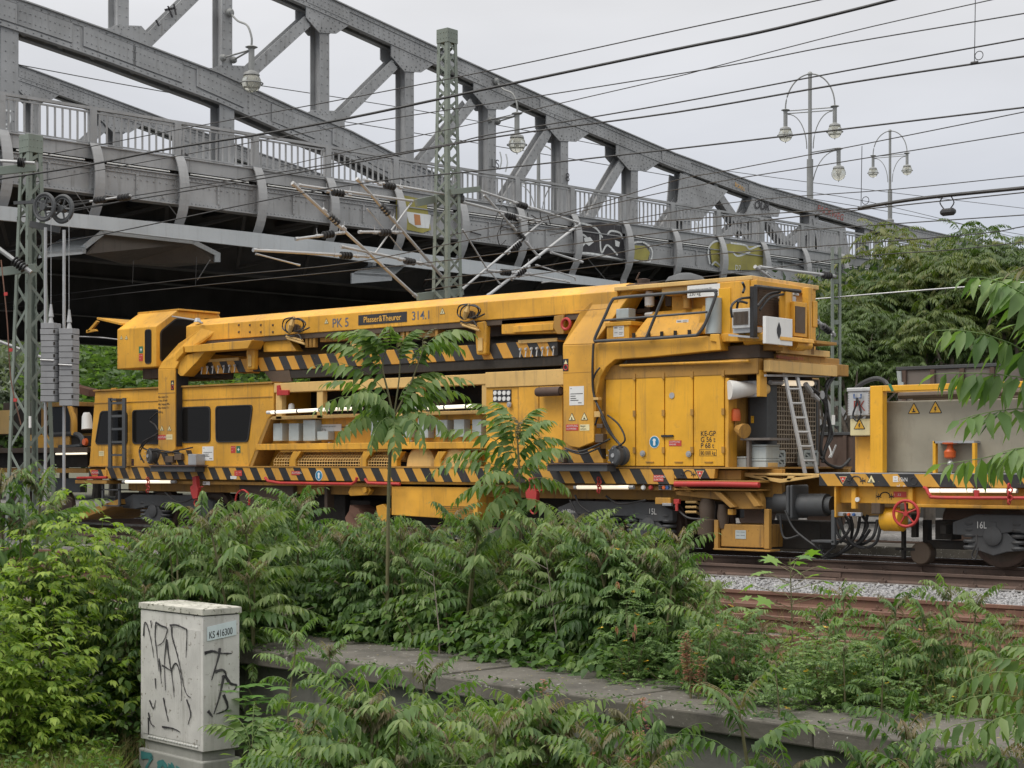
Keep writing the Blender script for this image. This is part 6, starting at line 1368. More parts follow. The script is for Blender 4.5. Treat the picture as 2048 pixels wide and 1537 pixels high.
# slim mast on the right
rp = PY(1672, 860, 31.0); Xr, Yr = rp.x, rp.y
rm = thing('batten_mast', (Xr, Yr, -.3), 'slim green mast of two flats joined by battens, right of the machine', 'catenary mast')
dR = rp.dot(FX) if False else Vector((Xr, Yr, 0)).dot(FX); zr_ = CZ + (HY - 495) * dR / FPX
for sx in (-1, 1): 
    c = Vector((Xr, Yr, 0)) + RX * sx * .075
    m = MB(); m.beam(c + Vector((0, 0, -.3)), c + Vector((0, 0, zr_)), FX, .14, .045); m.build('mast_leg', 'green', rm)
m = MB(); z = .2
while z < zr_: m.beam(Vector((Xr, Yr, z)) - RX * .052 , Vector((Xr, Yr, z)) + RX * .052, FX, .10, .09); z += .42
m.build('battens', 'green', rm)
for a in [([(1520, 534), (1668, 552)], .028, (1654, 551)), ([(1511, 534), (1570, 576)], .03, None), ([(1535, 545), (1575, 578)], .014, None), ([(1624, 632), (1668, 668)], .028, (1653, 658))]: arm(rm, *a, X=Xr)
plp = Vector((Xr, Yr, CZ + (HY - 840) * dR / FPX)) - FX * .075 - RX * .07
MB().beam(plp - Vector((0, 0, .1)), plp + Vector((0, 0, .1)), FX, .01, .07).build('number_plate', 'white', rm)
m = MB().tube(smoothcurve([PX(a, b, Xr + .3) for a, b in [(1632, 640), (1640, 665), (1630, 690), (1655, 725)]], 5), .01, 5).build('jumper_loop', 'black', rm)

# ============================================================ OVERHEAD WIRES
def wire(pts, Y, r, lab, nm='overhead_wire', extra=None, mt='black'):
    P_ = smoothcurve([PY(a, b, Y) for a, b in pts], 5)
    o = MB().tube(P_, r, 5).build(nm, mt); tag(o, lab, 'overhead wire', 'overhead wires'); return o
wire([(-90, 342), (0, 326), (171, 295), (342, 262), (700, 196), (1000, 137), (1348, 62), (1640, 0), (1800, -36)], 23.0, .011, 'thin wire crossing just above the lattice mast, topmost of all in the sky')
wire([(-90, 372), (0, 358), (171, 331), (342, 297), (513, 270), (700, 236), (992, 174), (1350, 99), (1519, 65), (1690, 24), (1800, -4), (1900, -30)], 17.5, .020, 'thickest cable rising across the picture to the top edge')
wire([(560, 334), (752, 290), (923, 253), (1128, 205), (1350, 154), (1416, 137), (1690, 66), (1991, -2), (2100, -26)], 24.0, .009, 'thin wire leaving at the top right corner, crossing its neighbour before the lamp post')
wire([(-80, 392), (300, 322), (684, 253), (1060, 195), (1350, 149), (1519, 120), (1690, 87), (2048, 27), (2120, 14)], 22.6, .010, 'thin wire second below the top right corner')
wire([(-80, 440), (200, 402), (650, 330), (889, 290), (992, 267), (1350, 206), (1690, 142), (2048, 77), (2130, 61)], 22.2, .012, 'upper of two parallel wires passing the top of the tall lamp post')
sagw = wire([(-80, 452), (200, 410), (650, 336), (992, 274), (1350, 225), (1690, 167), (2048, 113), (2130, 100)], 22.0, .015, 'lower of two parallel wires passing the tall lamp post, with a dropper clamp at right')
wire([(-80, 520), (200, 470), (650, 378), (992, 338), (1350, 298), (1690, 258), (2048, 215), (2130, 205)], 21.5, .013, 'wire crossing in front of the globes of the tall lamp post')
wire([(900, 470), (1130, 425), (1350, 361), (1450, 342), (1724, 289), (2048, 224), (2130, 207)], 25.0, .009, 'wire ending near the right cantilevers, crossing above the smaller lamp post')
wire([(1000, 462), (1348, 380), (1690, 323), (2048, 265), (2130, 251)], 25.2, .009, 'wire passing the crown of the smaller lamp post')
wire([(1100, 470), (1450, 407), (1785, 379), (2048, 352), (2130, 344)], 25.4, .008, 'wire crossing the pole of the smaller lamp post')
wire([(-80, 622), (100, 592), (400, 556), (700, 526), (1000, 470), (1348, 440), (1725, 416)], 23.9, .010, 'long contact wire running in front of the bridge fascia to the strain cable')
wire([(-80, 630), (205, 592), (700, 541), (900, 520), (1348, 462), (1725, 419), (2048, 385), (2130, 377)], 24.1, .010, 'contact wire just below its twin along the bridge fascia')
o = wire([(1725, 415), (1850, 396), (2048, 376), (2130, 368)], 23.9, .03, 'thick dark strain cable at the right with a clamp hanging below it', 'strain_cable')
m = MB().tube(smoothcurve([PY(1886, 393, 23.9), PY(1880, 405, 23.9), PY(1888, 418, 23.9)], 4), .01, 5); m.tube(smoothcurve([PY(1902, 392, 23.9), PY(1908, 405, 23.9), PY(1900, 418, 23.9)], 4), .01, 5); m.build('clamp_loop', 'black', o)
m = MB(); c = PY(1896, 424, 23.9); m.lathe(c, (1, 0, 0), [(-.12, .03), (-.08, .06), (.08, .06), (.12, .03)], 10); m.build('section_clamp', 'black', o)
wire([(850, 560), (1100, 530), (1350, 484), (1500, 468), (1900, 440), (2048, 430), (2130, 424)], 24.6, .009, 'wire running just above the treetops at the right edge')
wire([(850, 580), (1300, 520), (1900, 473), (2048, 453), (2130, 443)], 24.3, .009, 'lowest thin wire above the treetops at the right edge')
wire([(850, 600), (1350, 560), (1700, 515), (1900, 500), (2048, 484), (2130, 476)], 24.9, .008, 'wire crossing the lit foliage at the right')
wire([(1540, 606), (1700, 592), (1850, 580), (2048, 565), (2130, 558)], 31.0, .014, 'pale wire running through the dark foliage from the slim mast', mt='galv')
wire([(156, 673), (200, 675), (236, 679)], 22.6, .015, 'short pale wire ending at the operator cab', mt='galv')
for k in range(4): wire([(134, 404 + k * 6), (200, 398 + k * 1), (256, 390 + k * .5)] if k < 3 else [(134, 424), (200, 412), (256, 400)], 20.6 + k * .02, .008, ('upper', 'second', 'third', 'lowest')[k] + ' of four tension cables between the wheels and the insulators')
t = thing('strain_insulators', PY(225, 397, 20.6), 'pair of strain insulators on the cables right of the tensioning wheels', 'insulator')
for a, b in ((190, 401), (238, 396)):
    p_, q_ = PY(a, b, 20.6), PY(a + 22, b - 3, 20.6); o = ins(p_, q_, .07, 4, t)
m = MB(); m.tube([PY(180, 403, 20.6), PY(262, 391, 20.6)], .022, 6); m.build('link_rods', 'galv', t)
# droppers
def dropper(px, y0, y1, Y, lab, loop=True):
    t = MB().tube([PY(px, y0, Y), PY(px - 2, y1, Y)], .006, 5)
    if loop: t.torus(PY(px + 7, y1 - 15, Y), (0, 1, 0), .06, .006, 14, 4); t.lathe(PY(px - 2, y1, Y), (1, 0, 0), [(-.05, .025), (.05, .025)], 8)
    tag(t.build('dropper', 'black'), lab, 'dropper wire', 'dropper wires between overhead wires')
dropper(1951, -20, 126, 22.0, 'dropper at the top right ending in a clamp with a loop')
dropper(1724, 292, 416, 23.9, 'dropper right of the tall lamp post reaching the strain cable')
dropper(267, 520, 568, 23.0, 'left dropper in front of the dark bridge underside', False); dropper(393, 514, 572, 23.0, 'right dropper in front of the dark bridge underside', False)
# tram wires over the bridge
def bwire(pts, o, r, lab):
    P_ = smoothcurve([BPW(a, b, o) for a, b in pts], 4); tag(MB().tube(P_, r, 4).build('tram_wire', 'black'), lab, 'tram wire', 'tram wires over the bridge')
bwire([(30, 128), (320, 182), (700, 245), (1050, 302), (1450, 370), (1700, 410), (2048, 470)], 14, .016, 'upper tram wire descending to the right behind the truss')
bwire([(1440, 340), (1700, 375), (2060, 418)], 10, .014, 'tram wire descending from the tall lamp post to the right edge')
bwire([(1540, 375), (1740, 404), (2060, 482)], 12, .014, 'lower tram wire descending past the smaller lamp post')
bwire([(500, 168), (900, 232), (1400, 330)], 9, .014, 'tram wire behind the lantern on the second post')
# ============================================================ GROUND AND TRACKS
def ground_mat(name, c1, c2, c3, sc=3, bump=.4, vor=None):
    m, nt, b, out = mat_base(name); tc = nt.nodes.new('ShaderNodeTexCoord'); v = tc.outputs['Object']
    n1 = noise(nt, v, sc, 8, .7); c = mixc(nt, rng_(nt, n1, .35, .65), c1, c2); n2 = noise(nt, v, sc * 9, 6, .75); c = mixc(nt, rng_(nt, n2, .5, .65), c, c3)
    h = n2
    if vor:
        vo = nt.nodes.new('ShaderNodeTexVoronoi'); vo.inputs['Scale'].default_value = vor; nt.links.new(v, vo.inputs['Vector'])
        c = mixc(nt, 1.0, c, mixc(nt, rng_(nt, vo.outputs['Color'], 0, 1), (.45, .45, .45), (1.5, 1.5, 1.5)), 'MULTIPLY'); h = vo.outputs['Distance']
    nt.links.new(c, b.inputs['Base Color']); b.inputs['Roughness'].default_value = .95
    bp = nt.nodes.new('ShaderNodeBump'); bp.inputs['Strength'].default_value = bump; bp.inputs['Distance'].default_value = .03
    nt.links.new(h, bp.inputs['Height']); nt.links.new(bp.outputs[0], b.inputs['Normal']); return m
MT['soil'] = ground_mat('weedy_soil', (.05, .055, .03), (.085, .08, .05), (.11, .10, .065))
MT['ballast'] = ground_mat('ballast_stone', (.19, .185, .18), (.12, .108, .098), (.27, .265, .26), 2.5, .9, 16)
MT['ballast_rusty'] = ground_mat('rusty_ballast', (.14, .105, .085), (.09, .07, .058), (.19, .15, .13), 2.5, .9, 16)
MT['stone'] = paint('crushed_stone', (.27, .27, .275), .85, var=.4, dirt=(.13, .105, .085), dirt_amt=.8, scale=9, bump=.1)
WF = [PZ(855, 1349, 0), PZ(1758, 1473, 0)]           # front edge of the concrete wall coping
WD = (WF[1] - WF[0]).normalized(); WNn = Vector((-WD.y, WD.x, 0))
if WNn.y < 0: WNn = -WNn
def W(s, o, z): return WF[0] + WD * s + WNn * o + Vector((0, 0, z))
CW = 1.02
def sheet(name, pts, z, mt, kind='structure', n=None):
    o = MB().add([(x, y, z) for x, y in pts], [tuple(range(len(pts)))]).build(name, mt); o['kind'] = kind; return o
a, b = W(-70, CW * .5, 0), W(70, CW * .5, 0)
sheet('ground', [(a.x, a.y), (b.x, b.y), (400, 900), (-900, 900), (-900, 60)], -.32, 'soil')
# lower verge in front of the wall, gently uneven
vs, fs = [], []; nx, ny = 90, 22
for j in range(ny + 1):
    for i in range(nx + 1):
        p = W(-60 + 120 * i / nx, CW * .5 - 24 * (j / ny) ** 1.3, 0); q = noise_ = .05 * math.sin(p.x * 1.7) + .05 * math.sin(p.y * 2.3 + p.x)
        vs.append((p.x, p.y, -.93 + q))
for j in range(ny):
    for i in range(nx): k = j * (nx + 1) + i; fs.append((k, k + 1, k + nx + 2, k + nx + 1))
o = MB().add(vs, fs).build('verge', 'soil'); o['kind'] = 'structure'
sheet('ballast_bed', [(-120, 17.6), (30, 17.6), (30, 47), (-120, 47)], -.165, 'ballast')
sheet('old_ballast_bed', [(-120, 11.6), (30, 11.6), (30, 17.55), (-120, 17.55)], -.18, 'ballast_rusty')
def rail(parent, Y, ztop, mtop, mside, nm='rail'):
    m = MB(); m.prism([(-90, Y - .07, ztop - .16), (-90, Y + .07, ztop - .16), (-90, Y + .07, ztop - .145), (-90, Y + .012, ztop - .12), (-90, Y + .01, ztop - .045), (-90, Y + .036, ztop - .035), (-90, Y + .036, ztop - .004), (-90, Y - .036, ztop - .004), (-90, Y - .036, ztop - .035), (-90, Y - .01, ztop - .045), (-90, Y - .012, ztop - .12), (-90, Y - .07, ztop - .145)], (115, 0, 0))
    for k in range(46):
        x = -24 + k * .65 - .12; m.box(x - .05, x + .05, Y - .13, Y - .071, ztop - .159, ztop - .12); m.box(x - .05, x + .05, Y + .071, Y + .13, ztop - .159, ztop - .12); m.box(x - .012, x + .012, Y - .115, Y - .09, ztop - .119, ztop - .085)
    for x in (-19.3, -12.1, -7.4): m.box(x - .3, x + .3, Y - .032, Y - .013, ztop - .115, ztop - .05)
    o = m.build(nm, mside, parent)
    MB().box(-90, 25, Y - .033, Y + .033, ztop - .0038, ztop).build('rail_head', mtop, o); return o
def track(Y0, Y1, lab, mtop='steel', mside='rust_dark', z=0, sl='timber', grp=None, xr=(-50, 5), sleepers=True):
    t = thing('railway_track', (0, (Y0 + Y1) / 2, z - .16), lab, 'railway track', 'railway tracks')
    rail(t, Y0, z, mtop, mside); rail(t, Y1, z, mtop, mside)
    if sleepers:
        proto = None; x = xr[0]
        while x < xr[1]:
            if proto is None: proto = MB().box(x - .12, x + .12, Y0 - .5, Y1 + .5, z - .26, z - .162).build('sleeper', sl, t, .01); px0 = x
            else:
                c = proto.copy(); COL.objects.link(c); c.parent = t; c.location = (x - px0, 0, 0)
            x += .65
    return t
track(YS + .75, YS + 2.25, 'polished rails under the yellow machine train', xr=(-28, -4))
track(15.4, 17.0, 'rusty disused track in front of the white ballast strip', 'rust', 'rust', -.005, xr=(-24, -4))
track(12.75, 14.35, 'nearest rusty track, half buried in dry grass behind the concrete wall', 'rust', 'rust', -.01, xr=(-18, -3))
track(28.3, 29.8, 'far track behind the train with pale ballast around it', 'steel', 'rust_dark', -.01, xr=(-24, -8))
t = thing('spare_rail', (-10, 20.75, -.16), 'single dark brown rail lying along the train between ballast and polished rails', 'rail'); rail(t, 20.75, 0.03, 'rust_dark', 'rust_dark')
t = thing('fence_plinth', (-14, 27, -.2), 'low concrete walkway kerb seen through the gap under the tank wagon', 'kerb'); MB().box(-24, 2, 26.3, 27.5, -.16, .06).build('kerb_slab', 'concrete', t, .02)
# loose ballast stones
def stones(name, n, fx, fy, z, smin, smax, mt):
    base = np.array([(1, 0, 0), (-1, 0, 0), (0, 1, 0), (0, -1, 0), (0, 0, 1), (0, 0, -1)], float)
    tri = np.array([(0, 2, 4), (2, 1, 4), (1, 3, 4), (3, 0, 4), (2, 0, 5), (1, 2, 5), (3, 1, 5), (0, 3, 5)])
    V = np.zeros((n, 6, 3))
    for i in range(n):
        s = rng.uniform(smin, smax); R = Matrix.Rotation(rng.uniform(0, 6.28), 3, Vector(rng.normal(size=3))); R = np.array(R)
        b_ = base * rng.uniform(.6, 1.25, (6, 3)) * s * np.array([1, .8, .7]); V[i] = b_ @ R.T + np.array([fx(), fy(), z + s * rng.uniform(0, .5)])
    T = (tri[None] + 6 * np.arange(n)[:, None, None]).reshape(-1, 3)
    o = npmesh(name, V.reshape(-1, 3), T, mt); tag(o, kind='stuff'); return o
def npmesh(name, V, T, mt, tint=None):
    me = bpy.data.meshes.new(name); V = np.ascontiguousarray(V, np.float32); T = np.ascontiguousarray(T, np.int32)
    me.vertices.add(len(V)); me.vertices.foreach_set('co', V.ravel())
    me.loops.add(T.size); me.loops.foreach_set('vertex_index', T.ravel())
    me.polygons.add(len(T)); me.polygons.foreach_set('loop_start', np.arange(0, T.size, 3, dtype=np.int32)); me.polygons.foreach_set('loop_total', np.full(len(T), 3, np.int32))
    if tint is not None:
        at = me.attributes.new('tint', 'FLOAT', 'POINT'); at.data.foreach_set('value', np.ascontiguousarray(tint, np.float32))
    me.update(); me.validate(); me.materials.append(MT[mt] if isinstance(mt, str) else mt)
    o = bpy.data.objects.new(name, me); COL.objects.link(o); return o
U = rng.uniform
o = stones('ballast_stones', 9000, lambda: U(-17, -6.5), lambda: U(17.45, 20.55), -.165, .022, .045, 'stone'); o['label'] = 'loose pale ballast stones beside the train'
o = stones('far_ballast_stones', 2500, lambda: U(-19, -11), lambda: U(27.6, 31), -.16, .03, .055, 'stone'); o['label'] = 'pale ballast stones behind the train'
# ============================================================ CONCRETE WALL WITH COPING SLABS
cw = thing('concrete_wall', W(0, .5, -1), 'low stained concrete wall with broad flat coping slabs, running across the foreground', 'wall')
MB().prism([W(-30, .10, -1.3), W(22, .10, -1.3), W(22, .10, -.125), W(-30, .10, -.125)], WNn * (CW - .2)).build('wall_body', 'concrete_wall', cw)
s = -6.4; k = 0; vals = []
while s < 20:
    L = 1.62; dz = random.uniform(-.012, .012)
    MB().prism([W(s + .006, random.uniform(-.015, .015), -.12), W(s + L - .006, random.uniform(-.015, .015), -.12), W(s + L - .006, .0, dz), W(s + .006, 0, dz)], WNn * CW).build('coping_slab', 'concrete', cw, .012); s += L
# ============================================================ CABLE CABINET
D0 = PD(405, 1219.5, 12.48); wdir = (PD(269, 1205, 13.18) - D0); wdir.z = 0; wdir.normalize(); sdir = Vector((-wdir.y, wdir.x, 0))
if sdir.dot(RX) < 0: sdir = -sdir
C0 = Vector((D0.x, D0.y, 0)); zl = CZ - (1219.5 - HY) * 12.48 / FPX; zbm = CZ - (1505.5 - HY) * 12.48 / FPX
cab = thing('cable_cabinet', C0 + Vector((0, 0, -1)), 'weathered pale cable distribution cabinet with black graffiti tags and a number plate', 'cabinet')
BWd, BD = .90, .345
def Cb(u_, v_, z): return C0 + wdir * u_ + sdir * v_ + Vector((0, 0, z))
def cbox(u0, u1, v0, v1, z0, z1): return MB().hull8([Cb(u0, v0, z0), Cb(u1, v0, z0), Cb(u1, v1, z0), Cb(u0, v1, z0)], [Cb(u0, v0, z1), Cb(u1, v0, z1), Cb(u1, v1, z1), Cb(u0, v1, z1)])
hl = .045
cbox(.012, BWd - .012, .012, BD - .012, zbm, zl - hl - .008).build('cabinet_body', 'cabinet', cab, .005)
cbox(.02, BWd - .02, .02, BD - .02, zl - hl - .0079, zl - hl).build('lid_gap', 'void', cab)
lid = MB(); lo = [Cb(0, 0, zl - hl), Cb(BWd, 0, zl - hl), Cb(BWd, BD, zl - hl), Cb(0, BD, zl - hl)]
lid.hull8(lo, [p + Vector((0, 0, hl)) for p in lo]); top = [p + Vector((0, 0, hl)) for p in lo]; cc = sum(top, Vector()) / 4
lid.hull8([p + Vector((0, 0, .0005)) for p in top], [p + (cc - p) * .10 + Vector((0, 0, .006)) for p in top]); lid.build('cabinet_lid', 'cabinet_lid', cab, .004)
m = MB(); n_ = 30                                    # ribbed door skin
for k in range(n_): u0 = .05 + (BWd - .10) * k / n_; m.add([Cb(u0, .0105, zbm + .05), Cb(u0 + .013, .0035, zbm + .05), Cb(u0 + .026, .0105, zbm + .05), Cb(u0, .0105, zl - .16), Cb(u0 + .013, .0035, zl - .16), Cb(u0 + .026, .0105, zl - .16)], [(0, 1, 4, 3), (1, 2, 5, 4), (0, 2, 1), (3, 4, 5)])
m.build('ribbed_door', 'cabinet', cab)
m = MB(); 
for k in range(18): u0 = .08 + (BWd - .2) * k / 18; m.hull8([Cb(u0, .002, zbm + .028), Cb(u0 + .03, .002, zbm + .028), Cb(u0 + .03, .002, zbm + .036), Cb(u0, .002, zbm + .036)], [Cb(u0, .0115, zbm + .028), Cb(u0 + .03, .0115, zbm + .028), Cb(u0 + .03, .0115, zbm + .036), Cb(u0, .0115, zbm + .036)])
m.build('vent_slots', 'white', cab)
cbox(.05, BWd - .05, .03, BD - .03, zbm - .07, zbm - .001).build('plinth_neck', 'plinth', cab); cbox(-.0, BWd + .0, .0, BD, zbm - .9, zbm - .071).build('plinth', 'plinth', cab, .012)
cbox(-.0, .006, .06, BD - .08, zl - .33, zl - .33) if False else None
q = [Cb(.009, .045, zl - .235), Cb(.009, .30, zl - .205), Cb(.009, .30, zl - .125 + .03), Cb(.009, .045, zl - .125 - .005)]
o = MB().prism(q, -wdir * .004).build('number_plate', 'sign_blue', cab); o.data.materials[0] = MT['plateblue'] = paint('pale_blue_plate', (.60, .68, .70), .5, dirt_amt=.1, bump=0)
text('KS 416300', Cb(.0035, .058, zl - .218), .072, 'ink', o, xdir=(sdir * .995 + Vector((0, 0, .11))), up=Vector((0, 0, 1)), wide=.66, bold=.008)
def spray(pts, mt='spray_black', face='door', r=.008, name='graffiti_tag'):
    def f(a, b): return (Cb(BWd * (1 - a), .001, zl - .06 - (zl - zbm - .08) * b) if face == 'door' else (Cb(.0085, .015 + (BD - .03) * a, zl - .06 - (zl - zbm - .08) * b) if face == 'side' else Cb(BWd * (1 - a), -.004, zbm - .10 - .3 * b)))
    P_ = smoothcurve([f(a, b) for a, b in pts], 6); nrm = -sdir if face != 'side' else -wdir
    m = MB(); n = len(P_)
    for i in range(n - 1):
        a_, b_ = P_[i], P_[i + 1]; d = (b_ - a_)
        if d.length < 1e-6: continue
        d.normalize(); h = d.cross(nrm) * (r * (.25 + .95 * (1 - i / n) ** 1.5 + .25 * abs(math.sin(i * .9 + len(pts)))))
        m.prism([a_ + h, a_ - h, b_ - h, b_ + h], nrm * .002)
    m.build(name, mt, cab)
for q in [[(.08, .20), (.10, .10), (.14, .11), (.20, .22), (.25, .36)], [(.20, .07), (.21, .13)], [(.28, .08), (.27, .2), (.30, .33), (.33, .46)], [(.28, .08), (.36, .10), (.46, .12), (.40, .22), (.31, .26)], [(.36, .46), (.33, .36), (.37, .55)], [(.52, .08), (.54, .18), (.60, .28), (.66, .40), (.74, .58), (.82, .62)], [(.50, .09), (.60, .08), (.74, .10), (.76, .12), (.75, .32)],
          [(.45, .20), (.42, .36), (.43, .60)], [(.45, .20), (.49, .35), (.54, .50), (.57, .64)], [(.38, .41), (.44, .42), (.52, .44)], [(.52, .44), (.58, .38), (.63, .40), (.68, .52), (.68, .66)], [(.27, .52), (.28, .60)], [(.18, .70), (.24, .76), (.28, .69)], [(.40, .66), (.44, .76), (.48, .84)], [(.76, .64), (.82, .74), (.78, .83)], [(.16, .84), (.16, .98)], [(.16, .80), (.20, .88), (.26, .90)], [(.38, .89), (.55, .885), (.66, .90)]]: spray(q, r=.0062)
for q in [[(.03, .27), (.25, .26), (.45, .28), (.78, .29)], [(.45, .24), (.40, .32), (.22, .48)], [(.32, .42), (.52, .41), (.62, .45), (.50, .46)], [(.56, .45), (.45, .60), (.28, .74)], [(.60, .46), (.75, .52), (.92, .54), (.80, .58), (.50, .57)], [(.55, .60), (.66, .68), (.62, .72), (.35, .74)], [(.12, .71), (.25, .76)], [(.70, .86), (.80, .84), (.9, .9)]]: spray(q, face='side', r=.009)
for q in [[(.05, .08), (.22, .05), (.20, .15), (.10, .5)], [(.32, .25), (.40, .15), (.46, .28), (.42, .42), (.34, .36), (.32, .25)], [(.52, .15), (.48, .45)], [(.52, .15), (.58, .28), (.56, .45)], [(.64, .15), (.62, .45)], [(.72, .45), (.74, .28), (.84, .22), (.85, .45)], [(.92, .2), (.9, .5)]]: spray(q, 'ink_teal', 'base', .022)

# ============================================================ BACKGROUND VEHICLES
def goods(px0, px1, y0, y1, Y, lab, mt='timber', ribs=6):
    a, b = PY(px0, y0, Y), PY(px1, y1, Y); t = thing('goods_wagon', ((a.x + b.x) / 2, Y + 1.4, 0), lab, 'goods wagon')
    MB().box(a.x, b.x, Y, Y + 2.7, b.z, a.z - .06).build('side_wall', mt, t, .01); MB().box(a.x - .03, b.x + .03, Y - .03, Y + 2.73, a.z - .059, a.z).build('top_rim', 'bogie', t, .005)
    for i in range(ribs): x = a.x + .1 + (b.x - a.x - .3) * i / max(1, ribs - 1); MB().box(x, x + .08, Y - .06, Y - .001, b.z, a.z - .07).build('stanchion', 'rust_dark', t)
    MB().box(a.x + .3, b.x - .3, Y + .3, Y + 2.2, .7, b.z - .001).build('underframe', 'void', t)
    for x in (a.x + 1.0, b.x - 1.0): MB().lathe((x, Y + .6, .45), (0, 1, 0), [(0, .4), (.02, .45), (.13, .45)], 24).build('wheel', 'rust_dark', t)
    return t
g = goods(1796, 2130, 734, 800, 27.6, 'grey weathered open goods wagon rising behind the tank wagon')
MB().py([(1793, 742), (1801, 742), (1802, 764), (1806, 764), (1806, 770), (1796, 770)], 27.5, .05).build('corner_lug', 'box_grey', g)
g = goods(1400, 1706, 868, 942, 30.3, 'dark rusty goods wagon seen through the gap between machine and tank wagon', 'rust_dark')
for q in ([(1655, 885), (1662, 905), (1658, 915)], [(1662, 915), (1672, 890)]): MB().tube(smoothcurve([PY(a_, b_, 30.2) for a_, b_ in q], 4), .018, 4).build('graffiti_line', 'spray_white', g)
c0 = PD(1650, 868, 46)
car = thing('parked_car', (c0.x, c0.y, -.2), 'white car with dark windows parked behind the rail yard, mostly hidden', 'car')
def cp(a, b, o=0): return c0 + RX * a + FX * o + Vector((0, 0, -.3 + b - c0.z))
z0c = c0.z
body = [(-1.6, .0), (2.6, .0), (2.65, .55), (2.3, .95), (1.5, 1.1), (.7, 1.55), (-.8, 1.58), (-1.5, 1.1), (-1.65, .5)]
off = z0c - .25
MB().prism([Vector((c0.x, c0.y, 0)) + RX * a_ + Vector((0, 0, .15 + b_)) for a_, b_ in body], FX * 1.7).build('car_body', 'car_white', car, .06)
MB().prism([Vector((c0.x, c0.y, 0)) + RX * a_ + Vector((0, 0, .15 + b_)) - FX * .01 for a_, b_ in [(-1.3, 1.08), (1.35, 1.08), (.65, 1.45), (-.75, 1.48)]], FX * .009).build('side_window', 'glass', car)
for a_ in (-1.0, 1.8): MB().lathe(Vector((c0.x, c0.y, .12)) + RX * a_ - FX * .02, FX, [(0, .2), (.02, .32), (.2, .32)], 20).build('wheel', 'black', car)
wb = thing('graffiti_wall', PD(1660, 860, 52), 'dark boundary wall with pale graffiti behind the slim mast', 'wall')
a_, b_ = PD(1560, 860, 52), PD(2150, 860, 52); a_.z = b_.z = -.3
MB().prism([a_, b_, b_ + Vector((0, 0, 3.2)), a_ + Vector((0, 0, 3.2))], FX * .3).build('wall_face', 'grey_dark', wb)
text('SNORE', PD(1610, 850, 51.9) + Vector((0, 0, 0)), 1.3, 'grey_light', wb, xdir=RX, name='graffiti_letters', bold=.03)
# excavator on a flat wagon, far left
ex = thing('rail_excavator', PY(60, 900, 24), 'orange tracked excavator with a glazed cab riding a flat wagon, behind the left mast', 'excavator')
YX = 23.2
def R_(nm, q, mt, d=.6, Y=YX, bv=.01): 
    m = MB().rect(*q, Y, d); return m.build(nm, mt, ex, bv)
R_('counterweight', (-60, 823, 18, 868), 'pale_yellow', 1.8); R_('engine_cover', (18, 806, 58, 868), 'void', 1.8, YX + .1); R_('engine_deck', (6, 806, 60, 870), 'grime', 1.6, YX + .2)
R_('slew_body', (52, 870, 139, 896), 'yellow', 1.8)
for q in ((82, 800, 88, 868), (140, 815, 148, 866)): R_('cab_pillar', q, 'yellow_dirty', .1)
R_('cab_glass', (90, 812, 150, 866), 'glass', 1.2, YX + .1); R_('cab_roof', (84, 806, 152, 812), 'yellow_dirty', 1.3)
MB().tube(smoothcurve([PY(140, 812, YX), PY(148, 840, YX), PY(148, 870, YX)], 4), .07, 8).build('hand_rail', 'yellow', ex)
MB().beam(PY(150, 776, YX + .5), PY(188, 786, YX + .5), (0, 1, 0), .3, .16).build('boom_arm', 'rust', ex); MB().beam(PY(110, 770, YX + .5), PY(150, 776, YX + .5), (0, 1, 0), .3, .2).build('boom_arm', 'grime', ex)
m = MB(); m.tube(smoothcurve([PY(100, 870, YX), PY(150, 868, YX), PY(164, 878, YX), PY(160, 892, YX), PY(120, 894, YX)], 5), .06, 6); m.build('crawler_track', 'bogie', ex); R_('track_frame', (95, 872, 158, 892), 'void', .5, YX + .05)
fw = thing('flat_wagon', PY(100, 940, 24), 'dark flat wagon with a lit tube under its deck edge, left of the machine', 'rail vehicle')
MB().rect(-80, 897, 175, 905, YX - .2, 2.8).build('deck', 'grime', fw, .01); MB().rect(-80, 905.5, 175, 935, YX + .2, 2.2).build('frame', 'void', fw); MB().rect(-80, 936, 172, 946, YX - .1, 2.4).build('sole_beam', 'yellow_dirty', fw)
MB().cyl(PY(112, 908, YX - .22), PY(173, 907, YX - .22), .022, n=8).build('lit_tube', 'tube_on', fw)
for px in (40, 120): 
    c = PY(px, 985, YX + .3); MB().lathe((c.x, c.y, .46), (0, 1, 0), [(0, .40), (.02, .46), (.13, .46)], 24).build('wheel', 'rust_dark', fw)
MB().rect(10, 955, 160, 985, YX + .2, .2).build('bogie_frame', 'bogie', fw, .01)
# ============================================================ VEGETATION
def leaflet_arr(n_hi=True, wid=.36):
    if n_hi:
        V = np.array([(0, 0, 0), (.26, wid * .46, .02), (.28, 0, -.03), (.26, -wid * .46, .02), (.62, wid * .33, -.03), (.64, 0, -.09), (.62, -wid * .33, -.03), (1, 0, -.22)])
        T = np.array([(0, 2, 1), (0, 3, 2), (1, 5, 4), (1, 2, 5), (2, 6, 5), (2, 3, 6), (4, 5, 7), (5, 6, 7)])
    else:
        V = np.array([(0, 0, 0), (.38, wid * .48, 0), (.38, -wid * .48, 0), (1, 0, -.12)]); T = np.array([(0, 2, 1), (1, 2, 3)])
    return V, T
def basis(d, up=(0, 0, 1)):
    d = np.array(d, float); d /= np.linalg.norm(d) + 1e-9; u = np.array(up, float); s = np.cross(u, d); s /= np.linalg.norm(s) + 1e-9; return np.stack([d, s, np.cross(d, s)], 0)
